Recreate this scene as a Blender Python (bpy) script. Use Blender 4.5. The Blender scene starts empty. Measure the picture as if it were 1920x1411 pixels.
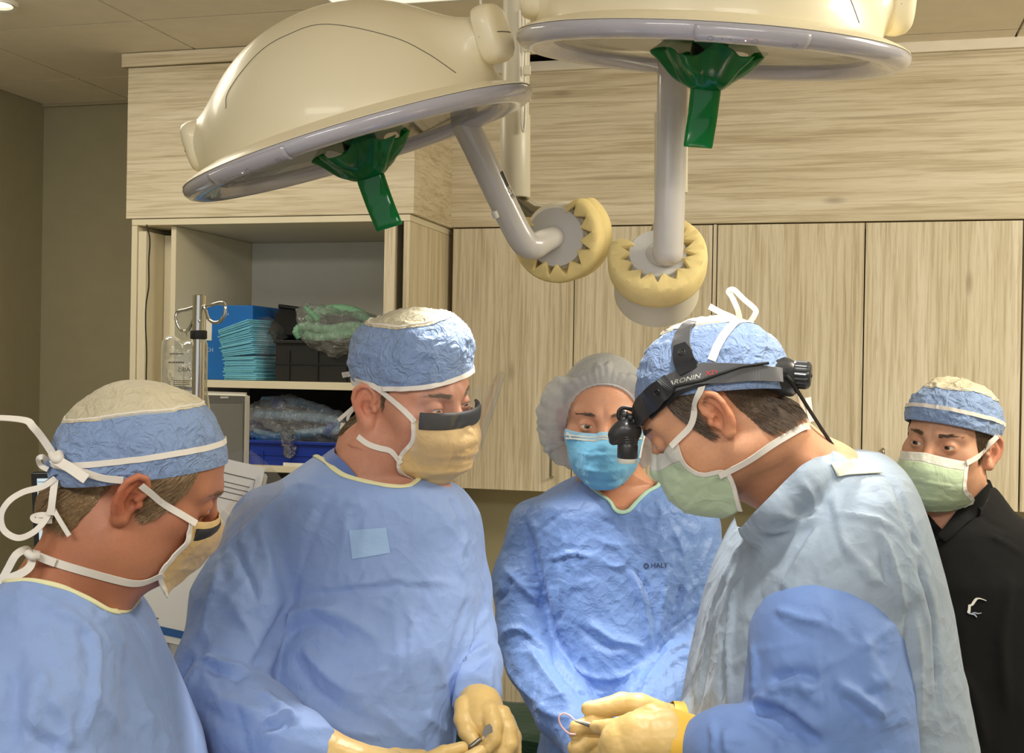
import bpy, bmesh, math
import numpy as np
from mathutils import Matrix, Vector, Quaternion
from mathutils.bvhtree import BVHTree

# ------------------------------------------------------------------ camera, world, lights, exposure
SC = bpy.context.scene
F, CX, CY = 2300.0, 960.0, 705.5
YAW, PITCH, ROLL = 0.264294, -0.003183, 0.01688
CAM = np.array([0.0, 0.0, 1.72])
def _rot(yaw, pitch, roll):
    cy, sy, cp, sp = math.cos(yaw), math.sin(yaw), math.cos(pitch), math.sin(pitch)
    f = np.array([-sy*cp, cy*cp, sp]); r = np.array([cy, sy, 0.0]); u = np.cross(r, f)
    c, s = math.cos(roll), math.sin(roll)
    return np.array([c*r + s*u, f, -s*r + c*u])          # rows: right, forward, up
RB = _rot(YAW, PITCH, ROLL)
cam_data = bpy.data.cameras.new('camera'); cam = bpy.data.objects.new('camera', cam_data)
SC.collection.objects.link(cam); SC.camera = cam
cam_data.sensor_width = 36.0; cam_data.lens = 36.0*F/1920.0; cam_data.clip_start = 0.05
M = Matrix.Identity(4)
for i in range(3):
    M[i][0], M[i][1], M[i][2], M[i][3] = RB[0][i], RB[2][i], -RB[1][i], CAM[i]
cam.matrix_world = M
SC.view_settings.view_transform = 'Standard'; SC.view_settings.look = 'None'
SC.view_settings.gamma = 1.0; SC.view_settings.use_curve_mapping = False
SC.view_settings.exposure = 0.30
world = bpy.data.worlds.new('world'); SC.world = world; world.use_nodes = True
world.node_tree.nodes['Background'].inputs[0].default_value = (0.95, 0.97, 1.0, 1)
world.node_tree.nodes['Background'].inputs[1].default_value = 0.60

def area_light(name, loc, target, sx, sy, power, col):
    d = bpy.data.lights.new(name, 'AREA'); d.shape = 'RECTANGLE'; d.size = sx; d.size_y = sy
    d.energy = power; d.color = col
    o = bpy.data.objects.new(name, d); SC.collection.objects.link(o); o.location = loc
    o.rotation_euler = (Vector(target)-Vector(loc)).to_track_quat('-Z', 'Y').to_euler()
    return o
WARM = (1.0, 0.92, 0.745); NEUT = (1.0, 0.955, 0.88)
area_light('ceiling_area_light_right', (1.25, 2.3, 2.70), (0.7, 2.9, 0), 1.15, 0.55, 46, WARM)
area_light('ceiling_area_light_left', (-2.1, 2.45, 2.70), (-1.95, 2.9, 0), 1.0, 0.5, 11, WARM)
area_light('ceiling_area_light_near_left', (-0.9, -0.6, 2.70), (-0.8, 0.2, 0), 1.15, 0.55, 25, NEUT)
area_light('ceiling_area_light_near_right', (0.8, -0.4, 2.70), (0.5, 0.6, 0), 1.15, 0.55, 27, NEUT)

# ------------------------------------------------------------------ coordinates
def P(px, py, d):                       # photograph pixel + distance along the view axis -> camera-frame metres
    return np.array([(px-CX)/F*d, d, (CY-py)/F*d])
def c2w(V):
    return np.asarray(V, float) @ RB + CAM
def w2c(V):
    return (np.asarray(V, float) - CAM) @ RB.T
def unit(v):
    v = np.asarray(v, float); return v/np.linalg.norm(v)
def w2px(V):
    c = w2c(V); return np.stack([CX + F*c[..., 0]/c[..., 1], CY - F*c[..., 2]/c[..., 1]], -1)

# ------------------------------------------------------------------ scene bookkeeping
COL = SC.collection
ORG = {}
def thing(name, label, cat, loc, group=None):
    o = bpy.data.objects.new(name, None); COL.objects.link(o)
    o.empty_display_size = 0.05
    o.location = Vector(loc); ORG[o.name] = np.asarray(loc, float)
    o['label'] = label; o['category'] = cat; o['kind'] = 'thing'
    if group: o['group'] = group
    return o
def mesh_obj(name, V, faces, mats, parent=None, smooth=True, camf=True, midx=None, col=None, label=None):
    V = np.asarray(V, float)
    if camf: V = c2w(V)
    org = ORG[parent.name] if parent is not None else np.zeros(3)
    V = V - org
    me = bpy.data.meshes.new(name)
    if isinstance(faces, np.ndarray) and faces.ndim == 2:
        nv, nf, k = len(V), len(faces), faces.shape[1]
        me.vertices.add(nv); me.vertices.foreach_set('co', V.astype(np.float32).ravel())
        me.loops.add(nf*k); me.loops.foreach_set('vertex_index', faces.astype(np.int32).ravel())
        me.polygons.add(nf); me.polygons.foreach_set('loop_start', np.arange(0, nf*k, k, dtype=np.int32))
        me.polygons.foreach_set('loop_total', np.full(nf, k, np.int32))
    else:
        me.from_pydata([tuple(v) for v in V], [], [tuple(int(i) for i in f) for f in faces])
    if not isinstance(mats, (list, tuple)): mats = [mats]
    for m in mats: me.materials.append(m)
    if midx is not None: me.polygons.foreach_set('material_index', np.asarray(midx, np.int32))
    me.polygons.foreach_set('use_smooth', np.full(len(me.polygons), bool(smooth)))
    if col is not None:
        a = me.color_attributes.new('tint', 'FLOAT_COLOR', 'POINT')
        c4 = np.ones((len(V), 4), np.float32); c4[:, :3] = col
        a.data.foreach_set('color', c4.ravel())
    me.update(calc_edges=True); me.validate()
    if smooth and len(V) < 6000: me.set_sharp_from_angle(angle=math.radians(48))
    o = bpy.data.objects.new(name, me); COL.objects.link(o)
    ORG[o.name] = org
    if parent is not None: o.parent = parent
    if label: o['label'] = label
    return o
def tag(o, label, cat, group=None):
    o['label'] = label; o['category'] = cat; o['kind'] = 'thing'
    if group: o['group'] = group
    return o
def struct(o):
    o['kind'] = 'structure'; return o
def join(parts):                         # [(V, faces)] -> one V, faces list
    Vs, Fs, n = [], [], 0
    for V, f in parts:
        V = np.asarray(V, float)
        Vs.append(V); Fs += [tuple(int(i)+n for i in q) for q in f]; n += len(V)
    return np.concatenate(Vs), Fs

# ------------------------------------------------------------------ shape helpers
def box_vf(lo, hi, bev=0.0):
    lo = np.asarray(lo, float); hi = np.asarray(hi, float)
    bm = bmesh.new(); bmesh.ops.create_cube(bm, size=1.0)
    for v in bm.verts:
        v.co = Vector([(lo[i]+hi[i])/2 + v.co[i]*(hi[i]-lo[i]) for i in range(3)])
    if bev > 0:
        bmesh.ops.bevel(bm, geom=list(bm.edges), offset=bev, segments=2, affect='EDGES', profile=0.5)
    bm.verts.index_update()
    V = np.array([v.co[:] for v in bm.verts]); fs = [[v.index for v in f.verts] for f in bm.faces]
    bm.free(); return V, fs
def box(name, lo, hi, mat, parent=None, bev=0.002, label=None):     # world frame
    V, f = box_vf(lo, hi, bev)
    return mesh_obj(name, V, f, mat, parent, smooth=False, camf=False, label=label)
def grid_faces(nu, nv, wrapu=False, wrapv=False):
    iu = np.arange(nu if wrapu else nu-1); iv = np.arange(nv if wrapv else nv-1)
    a, b = np.meshgrid(iu, iv, indexing='ij'); a = a.ravel(); b = b.ravel()
    a2 = (a+1) % nu; b2 = (b+1) % nv
    return np.stack([a*nv+b, a2*nv+b, a2*nv+b2, a*nv+b2], 1)
def catmull(pts, n=8):
    pts = np.asarray(pts, float)
    if len(pts) < 3: 
        t = np.linspace(0, 1, n+1)[:, None]; return pts[0]*(1-t)+pts[-1]*t
    q = np.vstack([2*pts[0]-pts[1], pts, 2*pts[-1]-pts[-2]])
    out = []
    for i in range(1, len(q)-2):
        p0, p1, p2, p3 = q[i-1], q[i], q[i+1], q[i+2]
        for t in np.arange(n)/n:
            out.append(0.5*((2*p1)+(-p0+p2)*t+(2*p0-5*p1+4*p2-p3)*t*t+(-p0+3*p1-3*p2+p3)*t**3))
    out.append(pts[-1]); return np.array(out)
def frames(pts, hint=None, closed=False):
    pts = np.asarray(pts, float); n = len(pts)
    T = np.zeros_like(pts)
    if closed: T = np.roll(pts, -1, 0)-np.roll(pts, 1, 0)
    else:
        T[1:-1] = pts[2:]-pts[:-2]; T[0] = pts[1]-pts[0]; T[-1] = pts[-1]-pts[-2]
    T /= np.linalg.norm(T, axis=1, keepdims=True)+1e-12
    if hint is not None:
        H = np.broadcast_to(np.asarray(hint, float), pts.shape).copy()
        H -= (H*T).sum(1, keepdims=True)*T
        H /= np.linalg.norm(H, axis=1, keepdims=True)+1e-9
        return T, H, np.cross(T, H)
    H = np.zeros_like(pts)
    h = np.array([0, 0, 1.0]) if abs(T[0][2]) < 0.9 else np.array([1.0, 0, 0])
    for i in range(n):
        h = h-(h@T[i])*T[i]; h = unit(h); H[i] = h
    return T, H, np.cross(T, H)
def tube_vf(pts, r, n=10, closed=False, caps=True):
    pts = np.asarray(pts, float); m = len(pts)
    r = np.broadcast_to(np.asarray(r, float), (m,))
    T, H, B = frames(pts, None, closed)
    a = np.linspace(0, 2*np.pi, n, endpoint=False)
    V = pts[:, None]+r[:, None, None]*(np.cos(a)[None, :, None]*H[:, None]+np.sin(a)[None, :, None]*B[:, None])
    f = [tuple(q) for q in grid_faces(m, n, closed, True)]
    V = V.reshape(-1, 3)
    if caps and not closed:
        f.append(tuple(range(n))); f.append(tuple(range((m-1)*n, m*n))[::-1])
    return V, f
def ribbon_vf(pts, w, th=0.0008, hint=None, closed=False):
    pts = np.asarray(pts, float); m = len(pts)
    w = np.broadcast_to(np.asarray(w, float), (m,))[:, None]
    T, H, B = frames(pts, hint, closed)
    V = np.stack([pts+B*w/2+H*th/2, pts-B*w/2+H*th/2, pts-B*w/2-H*th/2, pts+B*w/2-H*th/2], 1).reshape(-1, 3)
    f = [tuple(q) for q in grid_faces(m, 4, closed, True)]
    if not closed: f.append((0, 1, 2, 3)); f.append(tuple(range((m-1)*4, m*4))[::-1])
    return V, f
def lathe_vf(prof, n=48, axis=(0, 0, 1), org=(0, 0, 0), xa=None, arc=None):
    # prof: (r, h) pairs round an axis; arc = (a0, a1) for a part turn
    ax = unit(axis)
    if xa is None: xa = np.cross(ax, [0, 1, 0]) if abs(ax[1]) < 0.9 else np.cross(ax, [1, 0, 0])
    xa = unit(np.asarray(xa)-(np.asarray(xa)@ax)*ax); ya = np.cross(ax, xa)
    prof = np.asarray(prof, float)
    a = np.linspace(0, 2*np.pi, n, endpoint=False) if arc is None else np.linspace(arc[0], arc[1], n)
    V = (np.asarray(org)+prof[None, :, 1, None]*ax+prof[None, :, 0, None]*(np.cos(a)[:, None, None]*xa+np.sin(a)[:, None, None]*ya))
    return V.reshape(-1, 3), [tuple(q) for q in grid_faces(n, len(prof), arc is None, False)]

# ------------------------------------------------------------------ signed-distance modelling
def smin(a, b, k):
    h = np.clip(0.5+0.5*(b-a)/k, 0, 1); return b*(1-h)+a*h-k*h*(1-h)
def smax(a, b, k): return -smin(-a, -b, k)
def rcone(p, a, b, r1, r2):
    a = np.asarray(a, float); ba = np.asarray(b, float)-a; pa = p-a
    t = np.clip(pa@ba/(ba@ba), 0, 1)
    return np.linalg.norm(pa-t[:, None]*ba, axis=1)-(r1+(r2-r1)*t)
def ell(p, c, r, R=None):
    q = p-np.asarray(c, float)
    if R is not None: q = q@np.asarray(R).T
    r = np.asarray(r, float)
    k0 = np.linalg.norm(q/r, axis=1); k1 = np.linalg.norm(q/(r*r), axis=1)+1e-9
    return k0*(k0-1)/k1
def sph(p, c, r): return np.linalg.norm(p-np.asarray(c, float), axis=1)-r
def chain(p, pts, rad, k=0.0):
    d = None
    for i in range(len(pts)-1):
        e = rcone(p, pts[i], pts[i+1], rad[i], rad[i+1])
        d = e if d is None else (np.minimum(d, e) if k <= 0 else smin(d, e, k))
    return d
def nets(f, lo, hi, h, block=4, slack=2.5, newton=2):
    lo = np.asarray(lo, float); hi = np.asarray(hi, float)
    nb = np.ceil((hi-lo)/h/block).astype(int)+1; n = nb*block
    bi = np.stack(np.meshgrid(*[np.arange(k) for k in nb], indexing='ij'), -1).reshape(-1, 3)
    cen = lo+(bi*block+(block-1)/2)*h
    dc = f(cen)
    act = np.abs(dc) < block*h*0.87*slack
    G = np.repeat(np.repeat(np.repeat(dc.reshape(nb), block, 0), block, 1), block, 2).astype(np.float64)
    off = np.stack(np.meshgrid(*[np.arange(block)]*3, indexing='ij'), -1).reshape(-1, 3)
    ab = bi[act]
    for s in range(0, len(ab), 20000):
        idx = (ab[s:s+20000, None]*block+off[None]).reshape(-1, 3)
        G[idx[:, 0], idx[:, 1], idx[:, 2]] = f(lo+idx*h)
    S = G < 0
    quads, poss = [], []
    for ax in range(3):
        sl0 = [slice(None)]*3; sl1 = [slice(None)]*3; sl0[ax] = slice(0, -1); sl1[ax] = slice(1, None)
        E = np.argwhere(S[tuple(sl0)] != S[tuple(sl1)])
        b, c = (ax+1) % 3, (ax+2) % 3
        ok = (E[:, b] > 0) & (E[:, c] > 0) & (E[:, b] < n[b]-1) & (E[:, c] < n[c]-1)
        E = E[ok]
        if len(E) == 0: continue
        E2 = E.copy(); E2[:, ax] += 1
        g0 = G[E[:, 0], E[:, 1], E[:, 2]]; g1 = G[E2[:, 0], E2[:, 1], E2[:, 2]]
        t = np.clip(g0/(g0-g1), 0.02, 0.98)
        p = E.astype(float); p[:, ax] += t
        ids = []
        for ob, oc in ((0, 0), (-1, 0), (-1, -1), (0, -1)):
            q = E.copy(); q[:, b] += ob; q[:, c] += oc
            ids.append((q[:, 0]*n[1]+q[:, 1])*n[2]+q[:, 2])
        ids = np.stack(ids, 1)
        flip = g0 >= 0
        ids[flip] = ids[flip][:, ::-1]
        quads.append(ids); poss.append(np.repeat(p[:, None], 4, 1))
    Q = np.concatenate(quads); PP = np.concatenate(poss).reshape(-1, 3)
    u, inv = np.unique(Q.ravel(), return_inverse=True)
    cnt = np.bincount(inv)
    V = np.stack([np.bincount(inv, weights=PP[:, i])/cnt for i in range(3)], 1)
    V = lo+V*h; Fq = inv.reshape(-1, 4)
    e = h*0.25
    for _ in range(newton):
        d = f(V)
        g = np.stack([f(V+np.eye(3)[i]*e)-d for i in range(3)], 1)/e
        gn = (g*g).sum(1)+1e-6
        st = -(d/gn)[:, None]*g
        ln = np.linalg.norm(st, axis=1, keepdims=True)
        V = V+st*np.minimum(1, 0.6*h/(ln+1e-12))
    return V, Fq
def normals(V, Q):
    V = np.asarray(V); n = np.cross(V[Q[:, 2]]-V[Q[:, 0]], V[Q[:, 3]]-V[Q[:, 1]])
    N = np.zeros_like(V)
    for k in range(4): 
        for i in range(3): N[:, i] += np.bincount(Q[:, k], weights=n[:, i], minlength=len(V))
    return N/(np.linalg.norm(N, axis=1, keepdims=True)+1e-12)
def bvh_of(V, Q): return BVHTree.FromPolygons([Vector(v) for v in V], [tuple(int(i) for i in q) for q in Q])
def smooth_mesh(V, Q, it=1, lam=0.5):
    V = V.copy(); n = len(V)
    e = np.concatenate([Q[:, [0, 1]], Q[:, [1, 2]], Q[:, [2, 3]], Q[:, [3, 0]]]); e = np.concatenate([e, e[:, ::-1]])
    cnt = np.bincount(e[:, 0], minlength=n)[:, None]
    for _ in range(it):
        S = np.stack([np.bincount(e[:, 0], weights=V[e[:, 1], i], minlength=n) for i in range(3)], 1)/np.maximum(cnt, 1)
        V += lam*(S-V)
    return V
def drop(V, Q, keep):                     # keep: bool per face
    Q = Q[keep]; u, inv = np.unique(Q.ravel(), return_inverse=True)
    return V[u], inv.reshape(Q.shape), u
def boundary_loops(Q):
    e = np.concatenate([Q[:, [0, 1]], Q[:, [1, 2]], Q[:, [2, 3]], Q[:, [3, 0]]])
    s = np.sort(e, 1); key = s[:, 0].astype(np.int64)*(s.max()+1)+s[:, 1]
    u, ix, ct = np.unique(key, return_index=True, return_counts=True)
    b = e[ix[ct == 1]]
    nxt = {}
    for a, c in b: nxt.setdefault(int(a), []).append(int(c))
    loops = []
    while nxt:
        s0 = next(iter(nxt)); loop = [s0]; cur = s0
        while cur in nxt:
            c = nxt[cur].pop(); 
            if not nxt[cur]: del nxt[cur]
            if c == s0: break
            loop.append(c); cur = c
        loops.append(loop)
    return sorted(loops, key=len, reverse=True)

# value noise, vectorised
def _hash(i, j, k, seed):
    h = (i*374761393+j*668265263+k*2147483647+seed*974634777) & 0xffffffff
    h = ((h ^ (h >> 13))*1274126177) & 0xffffffff
    return ((h ^ (h >> 16)) & 0xffff)/65535.0
def vnoise(p, seed=0):
    p = np.asarray(p, float); i = np.floor(p).astype(np.int64); f = p-i; f = f*f*f*(f*(f*6-15)+10)
    r = 0
    for a in (0, 1):
        for b in (0, 1):
            for c in (0, 1):
                w = (f[:, 0] if a else 1-f[:, 0])*(f[:, 1] if b else 1-f[:, 1])*(f[:, 2] if c else 1-f[:, 2])
                r = r+w*_hash(i[:, 0]+a, i[:, 1]+b, i[:, 2]+c, seed)
    return r*2-1
def ridge(p, seed=0): return 1-2*np.abs(vnoise(p, seed))**0.8
def polydist(q, poly):                    # signed distance to a 2-D polygon, negative inside
    poly = np.asarray(poly, float); n = len(poly)
    d = np.full(len(q), 1e18); s = np.ones(len(q))
    for i in range(n):
        a = poly[i]; b = poly[i-1]; e = b-a; w = q-a
        t = np.clip((w@e)/(e@e), 0, 1); bb = w-t[:, None]*e
        d = np.minimum(d, (bb*bb).sum(1))
        c1 = q[:, 1] >= a[1]; c2 = q[:, 1] < b[1]; c3 = e[0]*w[:, 1] > e[1]*w[:, 0]
        s[(c1 & c2 & c3) | (~c1 & ~c2 & ~c3)] *= -1
    return s*np.sqrt(d)
def px_of(V):
    return np.stack([CX+F*V[:, 0]/V[:, 1], CY-F*V[:, 2]/V[:, 1]], 1)

# ------------------------------------------------------------------ materials
def lin(c):
    c = np.asarray(c, float)/255.0
    return np.where(c <= 0.04045, c/12.92, ((c+0.055)/1.055)**2.4)
MATS = {}
class NT:
    def __init__(s, name):
        s.m = bpy.data.materials.new(name); s.m.use_nodes = True; s.t = s.m.node_tree
        s.b = s.t.nodes['Principled BSDF']; MATS[name] = s.m
        s.tc = None
    def n(s, typ, **kw):
        x = s.t.nodes.new(typ)
        for k, v in kw.items(): setattr(x, k, v)
        return x
    def l(s, a, b): s.t.links.new(a, b)
    def coord(s, scale=(1, 1, 1), rot=(0, 0, 0), src='Object'):
        if s.tc is None: s.tc = s.n('ShaderNodeTexCoord')
        mp = s.n('ShaderNodeMapping'); mp.inputs['Scale'].default_value = scale; mp.inputs['Rotation'].default_value = rot
        s.l(s.tc.outputs[src], mp.inputs[0]); return mp.outputs[0]
    def noise(s, vec, scale, detail=4, rough=0.55, dist=0.0):
        x = s.n('ShaderNodeTexNoise'); x.inputs['Scale'].default_value = scale; x.inputs['Detail'].default_value = detail
        x.inputs['Roughness'].default_value = rough; x.inputs['Distortion'].default_value = dist
        s.l(vec, x.inputs['Vector']); return x.outputs['Fac']
    def ramp(s, fac, stops):
        x = s.n('ShaderNodeValToRGB'); cr = x.color_ramp
        while len(cr.elements) < len(stops): cr.elements.new(0.5)
        for e, (pos, c) in zip(cr.elements, stops):
            e.position = pos; e.color = (*c, 1) if len(c) == 3 else c
        s.l(fac, x.inputs[0]); return x.outputs[0]
    def mix(s, a, b, fac, mode='MIX'):
        x = s.n('ShaderNodeMix', data_type='RGBA', blend_type=mode)
        for sock, v in ((x.inputs[6], a), (x.inputs[7], b), (x.inputs[0], fac)):
            if isinstance(v, (int, float)): sock.default_value = v
            elif hasattr(v, 'is_output'): s.l(v, sock)
            else: sock.default_value = (*v, 1)
        return x.outputs[2]
    def bump(s, h, strength=0.3, dist=0.002, prev=None):
        x = s.n('ShaderNodeBump'); x.inputs['Strength'].default_value = strength; x.inputs['Distance'].default_value = dist
        s.l(h, x.inputs['Height'])
        if prev is not None: s.l(prev, x.inputs['Normal'])
        return x.outputs['Normal']
def simple(name, rgb, rough=0.5, metal=0.0, spec=0.5, var=0.06, nscale=12, bump=0.0, bscale=150, sheen=0.0, sss=0.0, trans=0.0, coat=0.0, alpha=1.0, emis=0.0, srgb=True):
    s = NT(name); c = lin(rgb) if srgb else np.asarray(rgb)
    v = s.coord()
    nf = s.noise(v, nscale, 3)
    s.l(s.ramp(nf, [(0.3, tuple(c*(1-var))), (0.7, tuple(np.minimum(c*(1+var), 1)))]), s.b.inputs['Base Color'])
    s.b.inputs['Roughness'].default_value = rough; s.b.inputs['Metallic'].default_value = metal
    s.b.inputs['Specular IOR Level'].default_value = spec
    if bump > 0: s.l(s.bump(s.noise(v, bscale, 3), bump, 0.001), s.b.inputs['Normal'])
    if sheen: s.b.inputs['Sheen Weight'].default_value = sheen
    if sss:
        s.b.inputs['Subsurface Weight'].default_value = sss; s.b.inputs['Subsurface Radius'].default_value = (0.012, 0.005, 0.003); s.b.inputs['Subsurface Scale'].default_value = 1.0
    if trans: s.b.inputs['Transmission Weight'].default_value = trans
    if coat: s.b.inputs['Coat Weight'].default_value = coat; s.b.inputs['Coat Roughness'].default_value = 0.06
    if alpha < 1: s.b.inputs['Alpha'].default_value = alpha
    if emis: 
        s.b.inputs['Emission Strength'].default_value = emis; s.b.inputs['Emission Color'].default_value = (*c, 1)
    return s.m
def wood(name, horizontal):
    s = NT(name)
    sc = (3.0, 12, 95) if horizontal else (95, 95, 3.0)
    v = s.coord(sc); v2 = s.coord((0.8, 4, 16) if horizontal else (16, 16, 0.8)); v3 = s.coord((8, 40, 330) if horizontal else (330, 330, 9))
    big = s.noise(v2, 1.2, 4, 0.6, 0.4); fine = s.noise(v, 1.0, 6, 0.62, 0.6); grain = s.noise(v3, 1.0, 4, 0.6, 0.2)
    base = s.ramp(big, [(0.30, tuple(lin((210, 197, 168)))), (0.50, tuple(lin((222, 210, 183)))), (0.72, tuple(lin((233, 223, 200))))])
    streak = s.ramp(fine, [(0.26, tuple(lin((134, 118, 94)))), (0.40, tuple(lin((204, 192, 168)))), (0.54, (1, 1, 1))])
    c1 = s.mix(base, streak, 0.5, 'MULTIPLY')
    gr = s.ramp(grain, [(0.28, (0.68, 0.64, 0.58)), (0.46, (1, 1, 1))])
    c2 = s.mix(c1, gr, 0.55, 'MULTIPLY')
    # small knots
    kv = s.coord((2.2, 4, 7) if horizontal else (7, 7, 2.2))
    vo = s.n('ShaderNodeTexVoronoi'); vo.inputs['Scale'].default_value = 1.0; s.l(kv, vo.inputs['Vector'])
    kn = s.ramp(vo.outputs['Distance'], [(0.03, (1, 1, 1)), (0.1, (0, 0, 0))])
    c3 = s.mix(c2, tuple(lin((120, 105, 84))), s.mix(kn, (0, 0, 0), 0.55))
    s.l(c3, s.b.inputs['Base Color']); s.b.inputs['Roughness'].default_value = 0.5; s.b.inputs['Specular IOR Level'].default_value = 0.35
    s.l(s.bump(fine, 0.06, 0.001), s.b.inputs['Normal'])
    return s.m
def clear_film(name, tint=(0.95, 0.97, 1.0), gloss=0.12, rough=0.08, crinkle=0.0, cscale=60, alpha_tint=None, milky=0.0, fres=0.65):
    s = NT(name); s.t.nodes.remove(s.b)
    out = s.t.nodes['Material Output']
    tr = s.n('ShaderNodeBsdfTransparent'); tr.inputs[0].default_value = (*tint, 1)
    gl = s.n('ShaderNodeBsdfGlossy'); gl.inputs['Roughness'].default_value = rough
    lw = s.n('ShaderNodeLayerWeight'); lw.inputs[0].default_value = 0.35
    m1 = s.n('ShaderNodeMath', operation='MULTIPLY_ADD'); m1.inputs[1].default_value = fres; m1.inputs[2].default_value = gloss
    s.l(lw.outputs['Fresnel'], m1.inputs[0]); m1.use_clamp = True
    if crinkle:
        v = s.coord(); n1 = s.noise(v, cscale, 3, 0.5, 1.2); nb = s.bump(n1, crinkle, 0.02)
        s.l(nb, gl.inputs['Normal']); s.l(nb, lw.inputs['Normal'])
    mx = s.n('ShaderNodeMixShader'); s.l(m1.outputs[0], mx.inputs[0]); s.l(tr.outputs[0], mx.inputs[1]); s.l(gl.outputs[0], mx.inputs[2])
    last = mx.outputs[0]
    if milky:
        df = s.n('ShaderNodeBsdfDiffuse'); df.inputs[0].default_value = (0.8, 0.82, 0.82, 1)
        m2 = s.n('ShaderNodeMixShader'); m2.inputs[0].default_value = milky; s.l(last, m2.inputs[1]); s.l(df.outputs[0], m2.inputs[2]); last = m2.outputs[0]
    s.l(last, out.inputs['Surface'])
    return s.m
def fabric(name, rgb, weave=900, crinkle=0.25, cscale=26, rough=0.62, var=0.08, spec=0.35, sheen=0.15, fine=0.0, facet=0.0):
    s = NT(name); c = lin(rgb); v = s.coord()
    nf = s.noise(v, 5, 4, 0.6)
    s.l(s.ramp(nf, [(0.28, tuple(c*(1-var))), (0.72, tuple(np.minimum(c*(1+var), 1)))]), s.b.inputs['Base Color'])
    s.b.inputs['Roughness'].default_value = rough; s.b.inputs['Specular IOR Level'].default_value = spec
    s.b.inputs['Sheen Weight'].default_value = sheen
    n1 = s.noise(v, cscale, 3, 0.5, 0.8)
    rid = s.n('ShaderNodeMath', operation='PINGPONG'); rid.inputs[1].default_value = 0.16; s.l(n1, rid.inputs[0])
    b1 = s.bump(rid.outputs[0], crinkle, 0.03)
    if facet:
        for k, (fs, st, fd) in enumerate(((facet*1.6, 0.22, 0.020), (facet*4.0, 0.30, 0.010))):
            dn = s.n('ShaderNodeTexNoise'); dn.inputs['Scale'].default_value = fs*0.8; dn.inputs['Detail'].default_value = 2; s.l(v, dn.inputs['Vector'])
            ad = s.n('ShaderNodeMix', data_type='VECTOR'); ad.inputs[0].default_value = 0.09/(1+k); s.l(v, ad.inputs[4]); s.l(dn.outputs['Color'], ad.inputs[5])
            vo = s.n('ShaderNodeTexVoronoi'); vo.inputs['Scale'].default_value = fs; s.l(ad.outputs[1], vo.inputs['Vector'])
            b1 = s.bump(vo.outputs['Distance'], min(1, st*crinkle*3.2), fd, b1)
    wv = s.noise(v, weave, 1)
    b2 = s.bump(wv, 0.12, 0.0006, b1)
    last = b2
    if fine:
        n3 = s.noise(v, cscale*3.2, 2, 0.5, 1.5)
        r3 = s.n('ShaderNodeMath', operation='PINGPONG'); r3.inputs[1].default_value = 0.12; s.l(n3, r3.inputs[0])
        last = s.bump(r3.outputs[0], fine, 0.012, b2)
    s.l(last, s.b.inputs['Normal'])
    return s.m
def _dummy(): pass
def skin_mat(name, rgb, rough=0.48):
    s = NT(name); c = lin(rgb); v = s.coord()
    at = s.n('ShaderNodeVertexColor'); at.layer_name = 'tint'
    base = s.ramp(s.noise(v, 22, 4, 0.6), [(0.3, tuple(c*0.93)), (0.7, tuple(np.minimum(c*1.06, 1)))])
    mott = s.ramp(s.noise(v, 240, 3, 0.6), [(0.3, (0.93, 0.9, 0.88)), (0.65, (1, 1, 1))])
    s.l(s.mix(s.mix(base, at.outputs['Color'], 1.0, 'MULTIPLY'), mott, 0.8, 'MULTIPLY'), s.b.inputs['Base Color'])
    s.b.inputs['Roughness'].default_value = rough; s.b.inputs['Specular IOR Level'].default_value = 0.4
    s.b.inputs['Subsurface Weight'].default_value = 0.18; s.b.inputs['Subsurface Radius'].default_value = (0.010, 0.0035, 0.002); s.b.inputs['Subsurface Scale'].default_value = 1.0
    s.l(s.bump(s.noise(v, 420, 3), 0.15, 0.001), s.b.inputs['Normal'])
    return s.m

# ------------------------------------------------------------------ palette
def ray_w(px, py):
    return P(px, py, 1.0)@RB
def onY(px, py, y):
    d = ray_w(px, py); return CAM+d*(y-CAM[1])/d[1]
def onZ(px, py, z):
    d = ray_w(px, py); return CAM+d*(z-CAM[2])/d[2]
m_wall = simple('wall_paint', (164, 156, 126), 0.75, var=0.03, bump=0.05)
m_ceil = simple('ceiling_tile_white', (246, 237, 219), 0.85, var=0.03, bump=0.08, bscale=400)
m_grid = simple('ceiling_grid_shadow', (60, 54, 44), 0.8)
m_floor = simple('floor_vinyl', (150, 140, 120), 0.5, var=0.1)
m_woodh = wood('wood_laminate_horizontal', True)
m_woodv = wood('wood_laminate_vertical', False)
m_lam = simple('shelf_laminate_grey', (222, 220, 206), 0.55, var=0.02)
m_lamc = simple('shelf_edge_cream', (226, 216, 188), 0.5, var=0.02)
m_dark = simple('black_plastic', (26, 26, 27), 0.42, var=0.1)
m_backshade = simple('shelf_back_shaded', (52, 50, 48), 0.7)  # grey laminate back darkened: shadow under the shelf put into the colour
m_chrome = simple('chrome', (215, 214, 208), 0.13, 1.0, var=0.02)
m_steel = simple('brushed_steel', (170, 165, 150), 0.3, 1.0, var=0.04)
m_white = simple('white_plastic', (232, 229, 218), 0.35, var=0.02)
m_blackr = simple('black_rubber', (22, 21, 21), 0.6)

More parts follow.
